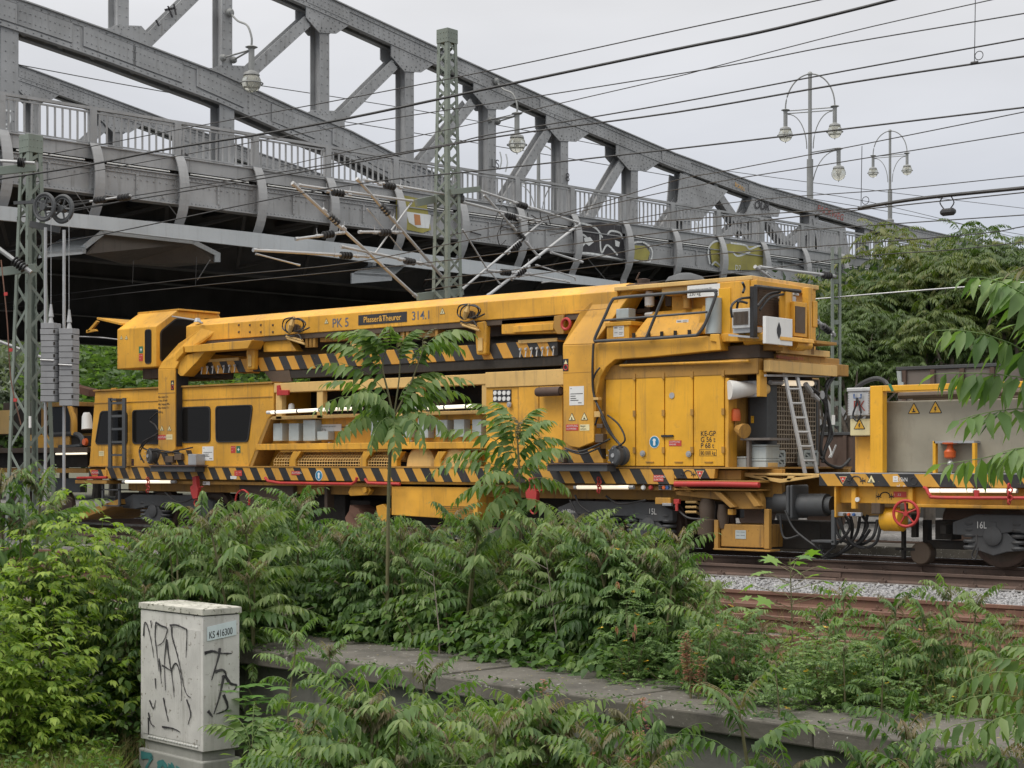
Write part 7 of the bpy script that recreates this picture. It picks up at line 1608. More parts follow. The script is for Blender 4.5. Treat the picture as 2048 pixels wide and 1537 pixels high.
def make_frond(L=.6, pairs=11, ll=.10, elev=.6, curve=1.2, droop=.7, hi=True, wid=.36, a0=1.25, rach=.0035, start=.2, jit=.12, tipsmall=.45):
    VL, TL = leaflet_arr(hi, wid); Vs, Ts, Ti = [], [], []; k = 0; n = 24
    th = elev - curve * np.linspace(0, 1, n) ** 1.2; P_ = np.zeros((n, 3)); 
    for i in range(1, n): P_[i] = P_[i - 1] + np.array([math.cos(th[i]), rng.normal() * .01, math.sin(th[i])]) * L / n
    if rach:
        idx = list(range(0, n, 4)) + [n - 1]
        for q, i in enumerate(idx):
            r = rach * (1 - .6 * i / n); Vs.append(P_[i] + np.array([(0, r, 0), (0, -r, 0), (0, 0, r * 1.4)])); Ti += [.75] * 3
            if q: a = k - 3; Ts.append(np.array([(a, a + 1, k), (a + 1, k + 1, k), (a + 1, a + 2, k + 1), (a + 2, k + 2, k + 1), (a + 2, a, k + 2), (a, k, k + 2)]))
            k += 3
    for j in range(pairs + 1):
        t = start + (1 - start) * j / pairs; i = min(n - 1, int(t * (n - 1))); f = np.array([math.cos(th[i]), 0, math.sin(th[i])])
        env = (.75 + .35 * math.sin(PI * min(1, t * .9))) if t < .7 else 1.05 - (t - .7) / .3 * tipsmall
        for sgn in ((1, -1) if j < pairs else (0,)):
            a = a0 - .55 * t + rng.normal() * jit; s = ll * env * rng.uniform(.85, 1.1)
            dr = droop * rng.uniform(.7, 1.25)
            d = f * math.cos(a) + np.array([0, sgn * math.sin(a), 0]) if sgn else f
            d = d * math.cos(dr if sgn else dr * .5) + np.array([0, 0, -1]) * math.sin(dr if sgn else dr * .5)
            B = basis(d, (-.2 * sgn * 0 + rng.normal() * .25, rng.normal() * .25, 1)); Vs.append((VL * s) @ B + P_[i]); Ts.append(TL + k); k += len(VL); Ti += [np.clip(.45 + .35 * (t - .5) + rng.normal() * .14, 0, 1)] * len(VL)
    return np.concatenate(Vs), np.concatenate(Ts), np.array(Ti)
def rotz(a): c, s = math.cos(a), math.sin(a); return np.array([(c, s, 0), (-s, c, 0), (0, 0, 1)])
def assemble(items):
    Vs, Ts, Ti, k = [], [], [], 0
    for V, T, ti in items: Vs.append(V); Ts.append(T + k); Ti.append(ti); k += len(V)
    return np.concatenate(Vs), np.concatenate(Ts), np.concatenate(Ti)
FR = {e: [make_frond(L=rng.uniform(.42, .62), pairs=int(rng.integers(9, 13)), ll=rng.uniform(.085, .115), elev=e + rng.normal() * .1, curve=rng.uniform(.8, 1.5), droop=rng.uniform(.35, .95)) for _ in range(5)] for e in (1.25, .9, .55, .2)}
FRy = [make_frond(L=.24, pairs=9, ll=.055, elev=1.2, curve=1.0, droop=.9, wid=.3) for _ in range(4)]
def sapling_meshes(H, nf, seed, sc=1.0, low=.3):
    r = np.random.default_rng(seed); stem = []; p = np.array([0., 0, 0]); lean = r.normal(size=2) * .05
    for i in range(8): stem.append(Vector((lean[0] * H * (i / 7) ** 2, lean[1] * H * (i / 7) ** 2, H * i / 7)))
    items = []; ang = r.uniform(0, 6.28)
    for k in range(nf):
        t = low + (1 - low) * (k / max(1, nf - 1)) ** .8; i = min(6, int(t * 7)); q = stem[i].lerp(stem[i + 1], t * 7 - i) if i < 7 else stem[7]
        e = (.2, .55, .9, 1.25)[min(3, int(((t - low) / (1 - low)) ** 1.5 * 4))]
        V, T, ti = FR[e][r.integers(5)]; s = sc * (.75 + .45 * math.sin(PI * min(1, .25 + .75 * (t - low) / (1 - low)))) * r.uniform(.85, 1.1)
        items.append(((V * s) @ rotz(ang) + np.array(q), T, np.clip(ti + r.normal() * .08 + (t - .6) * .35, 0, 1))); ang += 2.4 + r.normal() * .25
    young = []
    for k in range(4): V, T, ti = FRy[k]; young.append(((V * sc) @ rotz(r.uniform(0, 6.28)) + np.array(stem[7]), T, ti))
    st = MB().tube(stem, [.010 * sc * (1.5 - i / 7) + .002 for i in range(8)], 6)
    return st, assemble(items), assemble(young)
SAP = []
def sap_proto(H, nf, seed, sc=1., low=.3):
    st, A, Yg = sapling_meshes(H, nf, seed, sc, low)
    t = bpy.data.objects.new('ailanthus_sapling', None); ORG[t] = Vector((0, 0, 0))
    s_ = st.build('stem', 'stem'); l_ = npmesh('leaves', A[0], A[1], 'leaf', A[2]); y_ = npmesh('young_leaves', Yg[0], Yg[1], 'leaf_pink', Yg[2])
    for o in (s_, l_, y_): COL.objects.unlink(o)
    return (s_, l_, y_)
PROTO = [sap_proto(1.0 + .08 * (i % 4), 13 + i % 4, 100 + i, .95 + .06 * (i % 3), .18) for i in range(9)]
PBIG = [sap_proto(1.25, 17, 300 + i, 1.15, .15) for i in range(3)]
def plant(proto, loc, rot, sc, label, group=None, name='ailanthus_sapling', cat='sapling', tilt=0):
    t = thing(name, loc, label, cat, group); t.rotation_euler = (tilt, rng.normal() * .05, rot); t.scale = (sc,) * 3
    for o in proto: c = o.copy(); COL.objects.link(c); c.parent = t
    return t
def wback(px):
    lo, hi = 6., 30.
    for _ in range(30):
        md = (lo + hi) / 2; p = PD(px, 1000, md)
        if (Vector((p.x, p.y, 0)) - WF[0]).dot(WNn) < CW: lo = md
        else: hi = md
    return hi
def dep_of(p): return p.x * FX.x + p.y * FX.y
TH = 'ailanthus saplings in the thicket behind the concrete wall'
ZN = [(120, 'at the far left, beside the mast foot'), (270, 'left of the cabinet'), (430, 'behind the cabinet, below the left crane leg'), (600, 'right of the cabinet, before the left bogie'), (760, 'left of the bare umbrella trunk'), (900, 'right of the bare umbrella trunk'), (1050, 'below the yellow ballast box'), (1200, 'before the right bogie'), (9999, 'at the thin right end of the thicket')]
def zone(px): return [s for x, s in ZN if px < x][0]
count = 0
def topline(px):     # photo height of the thicket top
    return np.interp(px, [-100, 0, 60, 130, 200, 300, 420, 500, 600, 700, 800, 900, 1000, 1100, 1200, 1300, 1400, 1500], [960, 960, 1010, 1070, 1065, 1060, 1035, 985, 1010, 1045, 1035, 1030, 1045, 1035, 1045, 1060, 1095, 1140])
for i in range(250):
    px = rng.uniform(255, 1400) if i < 246 else rng.uniform(-40, 240); d = wback(px) + .45 + (rng.uniform(0, 1) ** 1.3) * (2.6 if px < 1150 else 1.7)
    if px < 520: d = rng.uniform(13.6, 15.6)
    p = PD(px, 1000, d); zg = -.25
    so = (Vector((p.x, p.y, 0)) - WF[0]).dot(WNn)
    zt = CZ + (HY - (topline(px) + abs(rng.normal()) * 60 + rng.uniform(-5, 40))) * d / FPX
    h = max(.55, zt - zg); 
    if h > 1.9: pr = PBIG[i % 3]; hh = 1.6
    else: pr = PROTO[int(rng.integers(9))]; hh = 1.22
    rowd = 'front' if d < (14.5 if px < 520 else wback(px) + 1.3) else 'back'; hs_ = 'tall' if h > 1.05 else 'low'
    plant(pr, (p.x, p.y, zg), rng.uniform(0, 6.28), h / hh, f'{hs_} sapling in the {rowd} of the thicket {zone(px)}', TH); count += 1
FG = 'ailanthus saplings in front of the concrete wall'; FGL = 'leafy ailanthus sapling growing up in front of the concrete wall along the bottom edge'
def topfront(px): return np.interp(px, [480, 600, 700, 900, 1000, 1150, 1250, 1500, 1700, 1800, 2048], [1290, 1345, 1365, 1395, 1390, 1420, 1445, 1490, 1495, 1470, 1440])
for i in range(84):
    px = 590 + 740 * rng.uniform(0, 1) if i < 68 else rng.uniform(1400, 2080); d = rng.uniform(8.1, 9.9) if px < 1150 else rng.uniform(7.6, 8.8)
    p = PD(px, 1000, d); so = (Vector((p.x, p.y, 0)) - WF[0]).dot(WNn)
    if so > -.45: p = Vector((p.x, p.y, 0)) - WNn * (so + .5 + rng.uniform(0, .5)); d = dep_of(p)
    zt = CZ + (HY - (topfront(px) + abs(rng.normal()) * 50 + rng.uniform(-10, 25))) * d / FPX; h = max(.4, zt + .93)
    zz_ = [s for x, s in ((700, 'right of the cabinet'), (900, 'left of centre'), (1100, 'at the centre'), (1300, 'right of centre'), (1500, 'where the bare wall face begins'), (9999, 'in the lower right corner')) if px < x][0]
    plant(PROTO[int(rng.integers(9))], (p.x, p.y, -.93), rng.uniform(0, 6.28), h / 1.35, 'sapling growing up in front of the concrete wall ' + zz_, FG)
# single plants one can tell apart
for px, py, d, zg, lab in [(1310, 1290, 9.0, -.93, 'sapling with long arching fronds rising before the wall edge, right of centre'), (1552, 1262, 8.4, -.93, 'sapling breaking over the coping slabs, third of the way from the right edge'),
                           (1905, 1165, 10.6, -.2, 'tall sapling with pinkish top standing before the rusty rails, lower right'), (1800, 1150, 11.0, -.2, 'sapling with nodding tips just left of the pink-topped one, before the rusty rails'),
                           (1440, 1120, 11.6, -.2, 'sapling standing before the white ballast, at the right end of the thicket'), (1370, 1090, 12.4, -.2, 'bushy sapling partly covering the right bogie of the machine'),
                           (1985, 1215, 10.2, -.2, 'small sapling at the right edge before the rusty rails'), (1560, 1290, 10.0, -.2, 'small sapling behind the coping, below the senna bush'), (1690, 1240, 10.3, -.2, 'sapling among the yellow flowers of the senna bush'), (1480, 1180, 11.4, -.2, 'sapling left of the maple sapling before the ballast'), (1620, 1210, 11.2, -.2, 'sapling right of the maple sapling, before the rusty rails'), (1760, 1290, 10.0, -.2, 'small sapling close behind the coping, below the flowers'), (1410, 1210, 11.0, -.2, 'low sapling before the end of the rusty rails'), (1840, 1230, 10.5, -.2, 'low sapling left of the pink-topped one'), (1940, 1180, 10.9, -.2, 'slim sapling right of the pink-topped one'),
                           (540, 975, 14.8, -.25, 'sapling with pale feathery tips standing before the hazard stripes, left of centre'), (930, 1010, 13.6, -.25, 'sapling reaching up to the yellow ballast box'), (430, 1040, 14.6, -.25, 'sapling right of the red chain hoist'),
                           (60, 880, 14.2, -.25, 'tall sapling at the left edge reaching up before the mast foot'), (10, 870, 14.0, -.25, 'tall sapling cut by the left picture edge'), (118, 940, 14.6, -.25, 'sapling leaning right of the mast foot at the left')]:
    p = PD(px, 1000, d); zt = CZ + (HY - py) * d / FPX; h = zt - zg; big = h > 1.5
    plant(PBIG[int(rng.integers(3))] if big else PROTO[int(rng.integers(9))], (p.x, p.y, zg), rng.uniform(0, 6.28), h / (1.65 if big else 1.42), lab, 'single saplings that stand out')
GR = 'loose young saplings between the thicket and the right edge'
for i in range(15):
    px = rng.uniform(1370, 2040); d = rng.uniform(wback(px) + .35, 11.9); zg = -.22; y = rng.uniform(1175, 1300) + max(0, 12 - d) * 14; h = max(.25, CZ + (HY - y) * d / FPX - zg); p = PD(px, 1000, d)
    zs_ = 'left of the maple sapling' if px < 1560 else 'around the senna flowers' if px < 1780 else 'before the rusty rails near the right edge'
    plant(PROTO[int(rng.integers(9))], (p.x, p.y, zg), rng.uniform(0, 6.28), h / 1.3, ('taller' if h > .6 else 'low') + ' young sapling ' + zs_, GR)
# hand-placed fronds
def frond_to(base, tip, ll=.1, pairs=12, droop=.9, arch=.22, wid=.38, hi=True, start=.12):
    base, tip = Vector(base), Vector(tip); L = (tip - base).length
    V, T, ti = make_frond(L=1.0, pairs=pairs, ll=ll / L, elev=arch * 3.2, curve=arch * 6.4, droop=droop, wid=wid, rach=.004 / L, start=start, hi=hi)
    tipl = V[:3 * 7].mean(0) * 0; ex = V[:, 0].max(); d = np.array(tip - base) / L
    B = basis(d, (0, 0, 1)); return ((V / ex * L) @ B + np.array(base), T, ti)
def custom(name, label, stems, fr, yf=(), mt='leaf', sr=.02, base=None, cat='sapling'):
    b0 = Vector(stems[0][0]); t = thing(name, b0, label, cat)
    for pts, r0, r1 in [(s[:-2], s[-2], s[-1]) for s in stems]:
        c = smoothcurve(pts, 4); MB().tube(c, [r0 + (r1 - r0) * i / (len(c) - 1) for i in range(len(c))], 8).build('stem', 'bark' if sr > .03 else 'stem', t, smooth=True)
    A = assemble(fr); o = npmesh('leaves', A[0] - np.array(b0), A[1], mt, A[2]); o.parent = t
    if yf: A = assemble(yf); o = npmesh('young_leaves', A[0] - np.array(b0), A[1], 'leaf_pink', A[2]); o.parent = t
    return t
d1 = 14.2; Dd = lambda x, y, o=0, d=None: PD(x, y, (d or d1) + o)
b_ = Dd(773, 1100); b_.z = -.25; hub = Dd(787, 835)
fr = [frond_to(Dd(*a, o1), Dd(*c, o2), ll=.135, pairs=11, droop=dr * .85, wid=.42) for a, o1, c, o2, dr in [
    ((785, 830), 0, (625, 825), -.35, 1.1), ((785, 835), 0, (640, 770), .2, .9), ((780, 800), 0, (618, 735), -.2, 1.0), ((770, 760), 0, (648, 690), -.1, .9), ((765, 740), 0, (655, 668), .25, .8), ((760, 720), 0, (688, 660), .1, .7),
    ((772, 705), 0, (712, 655), -.1, .7), ((782, 700), 0, (775, 650), -.3, .6), ((800, 720), 0, (838, 655), .1, .7), ((845, 700), 0, (955, 668), -.1, .9), ((845, 705), 0, (930, 700), .3, .9), ((830, 730), 0, (860, 690), .3, .7),
    ((800, 820), 0, (945, 762), -.2, 1.0), ((800, 830), 0, (940, 795), .3, .9), ((795, 835), 0, (905, 875), -.3, .9), ((790, 840), 0, (665, 890), -.35, .9), ((790, 840), 0, (740, 900), -.5, .9), ((795, 840), 0, (850, 900), -.5, .9), ((790, 835), 0, (700, 850), .4, .8), ((800, 830), 0, (880, 820), .5, .8),
    ((788, 845), 0, (790, 915), -.5, .6), ((785, 825), 0, (690, 800), -.5, .9), ((798, 800), 0, (885, 745), .1, .9)]]
custom('ailanthus_sapling', 'tallest sapling in the middle, bare thin trunk under an umbrella of fronds', [(b_, Dd(778, 960), hub, .017, .012), (hub, Dd(775, 780), Dd(765, 735), Dd(772, 700), .010, .005), (hub, Dd(820, 770), Dd(846, 700), .010, .005), (hub, Dd(798, 760), Dd(800, 715), .008, .004)], fr,
       [frond_to(Dd(772, 700), Dd(765, 660), .05, 8, .6), frond_to(Dd(800, 715), Dd(808, 665), .05, 8, .6), frond_to(Dd(846, 700), Dd(870, 655), .05, 8, .6)])
d1 = 13.6; b_ = Dd(1040, 1100, .2); b_.z = -.25; hub = Dd(1035, 880)
fr = [frond_to(Dd(*a, o1), Dd(*c, o2), ll=.125, pairs=11, droop=dr * .85, wid=.40) for a, o1, c, o2, dr in [
    ((1030, 890), 0, (935, 805), -.1, .8), ((1032, 885), 0, (985, 800), .2, .7), ((1038, 880), 0, (1085, 812), .1, .8), ((1038, 890), 0, (1110, 840), -.2, .9), ((1038, 910), 0, (1128, 880), .1, .9), ((1035, 930), 0, (870, 870), -.2, 1.0), ((1035, 940), 0, (880, 925), .2, .9), ((1038, 945), 0, (1140, 905), -.3, .9),
    ((1035, 960), 0, (850, 955), -.2, .9), ((1038, 970), 0, (1145, 985), .1, .9), ((1035, 985), 0, (900, 1010), .2, .8), ((1038, 1000), 0, (1120, 1050), -.2, .8), ((1036, 985), 0, (960, 1060), -.3, .8), ((1036, 930), 0, (960, 840), .3, .8), ((1038, 1010), 0, (1010, 1090), -.4, .6), ((1036, 960), 0, (1090, 930), .4, .8), ((1036, 970), 0, (945, 975), -.5, .8)]]
custom('ailanthus_sapling', 'second tall sapling in the middle with broad drooping fronds, right of the umbrella-shaped one', [(b_, Dd(1040, 1000), hub, .014, .006)], fr, [frond_to(hub, Dd(1025, 830), .05, 8, .6), frond_to(hub, Dd(1050, 835), .05, 8, .6)])
# big foreground tree of heaven entering from the right
d1 = 5.6; b_ = Dd(2230, 1700); b_.z = -1.0
fr = [frond_to(Dd(*a, o1), Dd(*c, o2), ll=.125, pairs=pn + 2, droop=dr * .85, arch=ar, wid=.40, start=.0) for a, o1, c, o2, dr, ar, pn in [
    ((2160, 800), .2, (1852, 662), -.1, 1.15, .13, 13), ((2140, 775), .0, (1838, 748), .1, 1.25, .05, 13), ((2130, 690), .1, (1918, 552), -.1, 1.1, .16, 11), ((2150, 830), .2, (1893, 845), -.1, .8, .06, 11), ((2150, 860), -.1, (1845, 935), .2, 1.0, -.05, 12),
    ((2180, 930), 0, (1985, 905), -.2, .9, .1, 9), ((2170, 640), .1, (1985, 545), .1, 1.0, .1, 10), ((2250, 760), .1, (2005, 640), .2, .9, .12, 9)]]
custom('tree_of_heaven', 'foreground tree of heaven at the right edge, fronds of big leaflets hanging into view', [(b_, Dd(2235, 1200), Dd(2215, 820), Dd(2200, 500), .035, .015)], fr, [frond_to(Dd(2200, 600), Dd(2010, 548), .07, 9, .8)], sr=.05, cat='tree', mt='leaf_near')
d1 = 7.4; b_ = Dd(2150, 1560); b_.z = -.93
fr = [frond_to(Dd(*a, o1), Dd(*c, o2), ll=.10, pairs=11, droop=dr) for a, o1, c, o2, dr in [((2140, 1420), 0, (1900, 1385), -.2, .9), ((2140, 1440), 0, (1850, 1450), .1, .9), ((2130, 1400), 0, (1960, 1320), .1, .8), ((2130, 1470), 0, (1925, 1500), -.3, .8), ((2140, 1380), 0, (2010, 1290), 0, .8), ((2120, 1490), 0, (1820, 1510), .2, .9)]]
custom('ailanthus_sapling', 'sapling filling the lower right corner in front of the wall', [(b_, Dd(2140, 1450), Dd(2130, 1330), .02, .01)], fr)
d1 = 9.6; b_ = Dd(545, 1510); b_.z = -.93
fr = [frond_to(Dd(*a, o1), Dd(*c, o2), ll=.085, pairs=9, droop=.7) for a, o1, c, o2 in [((500, 1500), 0, (400, 1452), -.1), ((500, 1500), 0, (455, 1425), .1), ((505, 1495), 0, (560, 1430), 0), ((500, 1505), 0, (590, 1470), -.1), ((505, 1490), 0, (510, 1400), .2)]]
custom('ailanthus_sapling', 'small sapling overlapping the right side of the cable cabinet', [(b_, Dd(520, 1530), Dd(502, 1490), .01, .006)], fr)

# box-elder bush, vines, senna, maple, weeds
FBE = [make_frond(L=.13, pairs=2, ll=.062, elev=e, curve=.8, droop=.45, wid=.55, start=.5, a0=1.1, rach=.002, tipsmall=0) for e in (1.2, .8, .5, .2, .6)]
def bush(label, c, rx, ry, rz, n, protos, mt, name, cat, seed, sc=1., stems=14, group=None, extra=None, lumps=9, sr=.007):
    r = np.random.default_rng(seed); c = Vector(c); t = thing(name, c, label, cat, group); items = []; L_ = r.normal(size=(lumps, 3)); L_ /= np.linalg.norm(L_, axis=1)[:, None]; L_[:, 2] = np.abs(L_[:, 2]) * 1.1
    L_ = L_ * .62 + r.normal(size=(lumps, 3)) * .06
    m = MB()
    for k in range(min(stems, lumps * 2)):
        e = L_[k % lumps] + r.normal(size=3) * .15; p_ = Vector((e[0] * rx, e[1] * ry, max(.1, e[2]) * rz)); m.tube([Vector((0, 0, -.05)), p_ * .5 + Vector((0, 0, rz * .12)), p_], [sr * 1.6, sr, sr * .4], 5)
    m.build('stems', 'stem', t).location = (0, 0, 0)
    t.children[0].data.transform(Matrix.Translation(c)) if False else None
    for v in t.children[0].data.vertices: v.co += c            # build() subtracts the thing's origin
    for k in range(n):
        l = L_[r.integers(lumps)]; d = r.normal(size=3); d /= np.linalg.norm(d); q = l + d * .40 * r.uniform(.45, 1.1)
        if q[2] < -.02: q[2] = abs(q[2]) * .5
        pos = np.array([q[0] * rx, q[1] * ry, q[2] * rz]); V, T, ti = protos[r.integers(len(protos))]
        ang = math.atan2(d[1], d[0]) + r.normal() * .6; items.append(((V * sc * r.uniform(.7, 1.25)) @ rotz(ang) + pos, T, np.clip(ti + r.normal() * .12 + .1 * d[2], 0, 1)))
    A = assemble(items); o = npmesh('leaves', A[0], A[1], mt, A[2]); o.parent = t
    if extra:
        for nm, m2, pr, cnt, s2 in extra:
            it = []
            for k in range(cnt):
                l = L_[r.integers(lumps)]; d = r.normal(size=3); d /= np.linalg.norm(d); q = l + d * .42; pos = np.array([q[0] * rx, q[1] * ry, max(.1, q[2]) * rz]); V, T, ti = pr[r.integers(len(pr))]; it.append(((V * s2) @ rotz(r.uniform(0, 6.28)) + pos, T, ti))
            A = assemble(it); o = npmesh(nm, A[0], A[1], m2, A[2]); o.parent = t
    return t
def gp(px, d, z): p = PD(px, 1000, d); return (p.x, p.y, z)
for i, (px, d, z, rx, rz, n, lab) in enumerate([(110, 13.9, -.6, .85, 1.85, 620, 'lime green box elder bush at the left, below the mast'), (-10, 13.0, -.8, .8, 1.8, 560, 'lime green box elder bush cut by the left picture edge'), (225, 14.8, -.5, .7, 1.6, 420, 'lime green box elder bush behind the left side of the cabinet'), (10, 12.8, -.93, .8, 1.0, 420, 'low box elder growth at the left above the dry grass')]):
    bush(lab, gp(px, d, z), rx, .7, rz, int(n * 1.7), FBE, 'leaf_lime', 'box_elder_bush', 'bush', 40 + i)
FBI = [make_frond(L=.12, pairs=1, ll=.075, elev=e, curve=.6, droop=.5, wid=.75, start=.6, a0=1.2, rach=.002, tipsmall=0) for e in (1.0, .6, .2, 0.)]
for i, (px, d, z, rx, rz, n) in enumerate([(80, 13.6, -.93, .8, .9, 420), (235, 13.9, -.9, .8, 1.1, 420), (380, 14.4, -.5, 1.0, 1.0, 420), (520, 15.0, -.3, 1.0, .8, 380), (680, 14.8, -.28, 1.0, .75, 420), (850, 13.8, -.28, 1.0, .7, 420), (1010, 13.1, -.28, 1.0, .65, 420), (1150, 12.5, -.28, .9, .6, 380), (1270, 12.1, -.26, .7, .5, 300), (660, 10.2, -.93, .6, .75, 380), (720, 9.0, -.93, .9, .75, 420), (880, 8.8, -.93, .9, .7, 420), (1040, 8.4, -.93, .9, .65, 380), (1850, 8.0, -.93, .9, .5, 200), (625, 11.4, -.93, .45, .7, 300), (640, 10.6, -.93, .9, .8, 420), (790, 10.0, -.93, .9, .8, 420), (930, 9.5, -.93, .9, .8, 420), (1060, 9.1, -.93, .8, .75, 380), (1180, 8.6, -.93, .7, .6, 300)]):
    bush('dark vine tangle ' + ('in front of the wall ' if (z < -.8 and d < 11) else 'behind the wall ') + zone(px), gp(px, d, z), rx, .6, rz, n, FBI, 'leaf_weed' if (z < -.8 and d < 11.5) else 'leaf_vine', 'vine_tangle', 'vine', 60 + i, stems=6, group='vine tangles under the saplings')
FSE = [make_frond(L=.11, pairs=5, ll=.022, elev=e, curve=.6, droop=.3, wid=.8, start=.25, a0=1.3, rach=.0015, hi=False, tipsmall=.2) for e in (1.1, .7, .4, .1)]
blob = [make_frond(L=.03, pairs=2, ll=.020, elev=.8, curve=.5, droop=.2, wid=1.0, start=.3, rach=0, hi=False, tipsmall=0) for _ in range(3)]
podp = [make_frond(L=.06, pairs=1, ll=.07, elev=-.6, curve=.6, droop=1.2, wid=.35, start=.8, rach=0, tipsmall=0) for _ in range(3)]
for i, (px, d, rx, rz, n, lab) in enumerate([(1650, 10.6, .55, .62, 900, 'feathery senna bush with many yellow flowers before the rusty rails'), (1780, 10.9, .5, .62, 700, 'senna bush with yellow flowers left of the pink-topped sapling'), (1450, 11.2, .35, .75, 500, 'senna bush with pink seed pods at the right end of the thicket'), (1520, 10.5, .4, .45, 500, 'low senna bush close behind the coping'), (1350, 11.6, .5, .6, 500, 'low senna bush between the thicket end and the ballast'), (1720, 11.3, .5, .5, 600, 'yellow-flowered senna bush directly before the rusty rails'), (1560, 11.4, .45, .5, 600, 'senna bush below the maple sapling'), (1900, 10.2, .4, .4, 400, 'low senna bush at the foot of the pink-topped sapling'), (1262, 11.8, .22, 1.05, 220, 'thin senna shoot with pink pods before the dark bogie')]):
    bush(lab, gp(px, d, -.2), rx, .35, rz, n, FSE, 'leaf_senna', 'senna_bush', 'bush', 90 + i, sr=.004, extra=[('flowers', 'flower', blob, 38 if i in (0, 1, 5) else 10, 1.0), ('seed_pods', 'pod', podp, 3 if i < 2 else 8, .9)])
# maple sapling
def maple_leaf():
    ang = [0, 22, 38, 60, 78, 105, 130, 160, 180]; rad = [1, .5, .55, .92, .45, .72, .35, .35, .12]; V = [(0, 0, 0)]
    for a, r_ in zip(ang, rad): V.append((r_ * math.cos(math.radians(a)), r_ * math.sin(math.radians(a)), -.12 * r_))
    for a, r_ in list(zip(ang, rad))[1:-1][::-1]: V.append((r_ * math.cos(math.radians(-a)), r_ * math.sin(math.radians(-a)), -.12 * r_))
    n = len(V); T = [(0, i, i + 1 if i + 1 < n else 1) for i in range(1, n)]; V = np.array(V, float); V[:, 0] += .1; return V, np.array(T), np.full(n, .5)
ML = maple_leaf(); p0 = Vector(gp(1580, 12.0, -.2)); t = thing('maple_sapling', p0, 'young maple sapling with broad pointed leaves before the ballast, right of centre', 'sapling'); it = []; m = MB(); m.tube([p0, p0 + Vector((.02, 0, .5)), p0 + Vector((0, 0, 1.02))], [.008, .006, .003], 6)
for k in range(44):
    k = k * 25 / 43; z_ = .22 + .85 * (k / 25); a = k * 2.3; rr = (.12 + .20 * math.sin(PI * (k / 25) * .9 + .2)); q = np.array([math.cos(a) * rr, math.sin(a) * rr, z_]); B = basis((math.cos(a), math.sin(a), -.25 + rng.normal() * .2), (rng.normal() * .3, rng.normal() * .3, 1)); s = rng.uniform(.07, .115)
    it.append(((ML[0] * s) @ B + q, ML[1], np.clip(ML[2] + rng.normal() * .15 + .2 * (k / 25), 0, 1))); m.tube([p0 + Vector((0, 0, z_ - .08)), p0 + Vector(q)], .0025, 4)
m.build('stems', 'stem', t); A = assemble(it); npmesh('leaves', A[0], A[1], 'leaf_maple', A[2]).parent = t
bush('broad-leaved maple seedling close to the right of the cable cabinet', gp(525, 12.6, -.5), .4, .3, .55, 30, [(ML[0] * .12, ML[1], ML[2])], 'leaf_maple', 'maple_seedling', 'seedling', 55, stems=5)
bush('bright maple seedling poking up before the wall, left of centre', gp(845, 9.0, -.8), .25, .2, .75, 14, [(ML[0] * .12, ML[1], ML[2])], 'leaf_maple', 'maple_seedling', 'seedling', 56, stems=5)
# carpets of small leaves and grass: nobody could count them
def carpet(name, n, region, z, h, size, mt, label, wid=.6):
    VL, TL = leaflet_arr(False, wid); V = np.zeros((n, 4, 3)); ti = np.zeros((n, 4))
    for i in range(n):
        x, y = region(); B = basis((rng.normal(), rng.normal(), rng.normal() * .35 - .1), (rng.normal() * .5, rng.normal() * .5, 1)); V[i] = (VL * rng.uniform(*size)) @ B + np.array([x, y, z + h * rng.uniform(0, 1) ** 1.4]); ti[i] = np.clip(.45 + rng.normal() * .2, 0, 1)
    T = (TL[None] + 4 * np.arange(n)[:, None, None]).reshape(-1, 3); o = npmesh(name, V.reshape(-1, 3), T, mt, ti.ravel()); tag(o, label, kind='stuff'); return o
def reg(px0, px1, d0, d1, so0=None, so1=None):
    def f():
        for _ in range(200):
            px_ = rng.uniform(px0, px1); d_ = rng.uniform(d0, d1); p = PD(px_, 1000, d_)
            if 235 < px_ < 500 and d_ < 13.1 and d0 > 7: continue
            so = (Vector((p.x, p.y, 0)) - WF[0]).dot(WNn)
            if (so0 is None or so > so0) and (so1 is None or so < so1): return p.x, p.y
        return p.x, p.y
    return f
carpet('undergrowth', 26000, reg(-60, 1420, 11.5, 17.0, CW + .1), -.27, .5, (.035, .075), 'leaf_vine', 'dense low undergrowth of small dark leaves behind the wall')
carpet('undergrowth', 22000, reg(-60, 1700, 7.5, 13.5, None, -.03), -.95, .42, (.035, .075), 'leaf_vine', 'low undergrowth of small dark leaves in front of the wall')
carpet('weeds', 9000, reg(1350, 2090, 9.6, 12.4, CW + .02), -.27, .22, (.02, .05), 'leaf_senna', 'low weeds between the coping and the rusty rails')
def grass(name, n, region, z, h, label, mt='grass_dry', w=.004):
    V = np.zeros((n, 5, 3)); ti = np.zeros((n, 5)); T = np.array([(0, 1, 2), (1, 3, 2), (2, 3, 4)])
    for i in range(n):
        x, y = region(); a = rng.uniform(0, 6.28); hh = h * rng.uniform(.4, 1.15); l = hh * rng.uniform(.1, .7); b = rng.uniform(0, 6.28); s = np.array([math.cos(b), math.sin(b), 0]) * w; d = np.array([math.cos(a), math.sin(a), 0]) * l; p = np.array([x, y, z])
        V[i] = [p - s, p + s, p - s * .8 + d * .35 + (0, 0, hh * .6), p + s * .8 + d * .35 + (0, 0, hh * .6), p + d + (0, 0, hh)]; ti[i] = np.clip(.5 + rng.normal() * .25, 0, 1)
    o = npmesh(name, V.reshape(-1, 3), (T[None] + 5 * np.arange(n)[:, None, None]).reshape(-1, 3), mt, ti.ravel()); tag(o, label, kind='stuff'); return o
grass('dry_grass', 9000, reg(-60, 420, 11.5, 15.0, None, -.1), -.95, .34, 'dry yellow grass at the lower left below the bushes')
grass('dry_grass', 7000, reg(1750, 2090, 9.6, 12.6, CW + .02), -.25, .36, 'dry yellow grass at the lower right behind the coping')
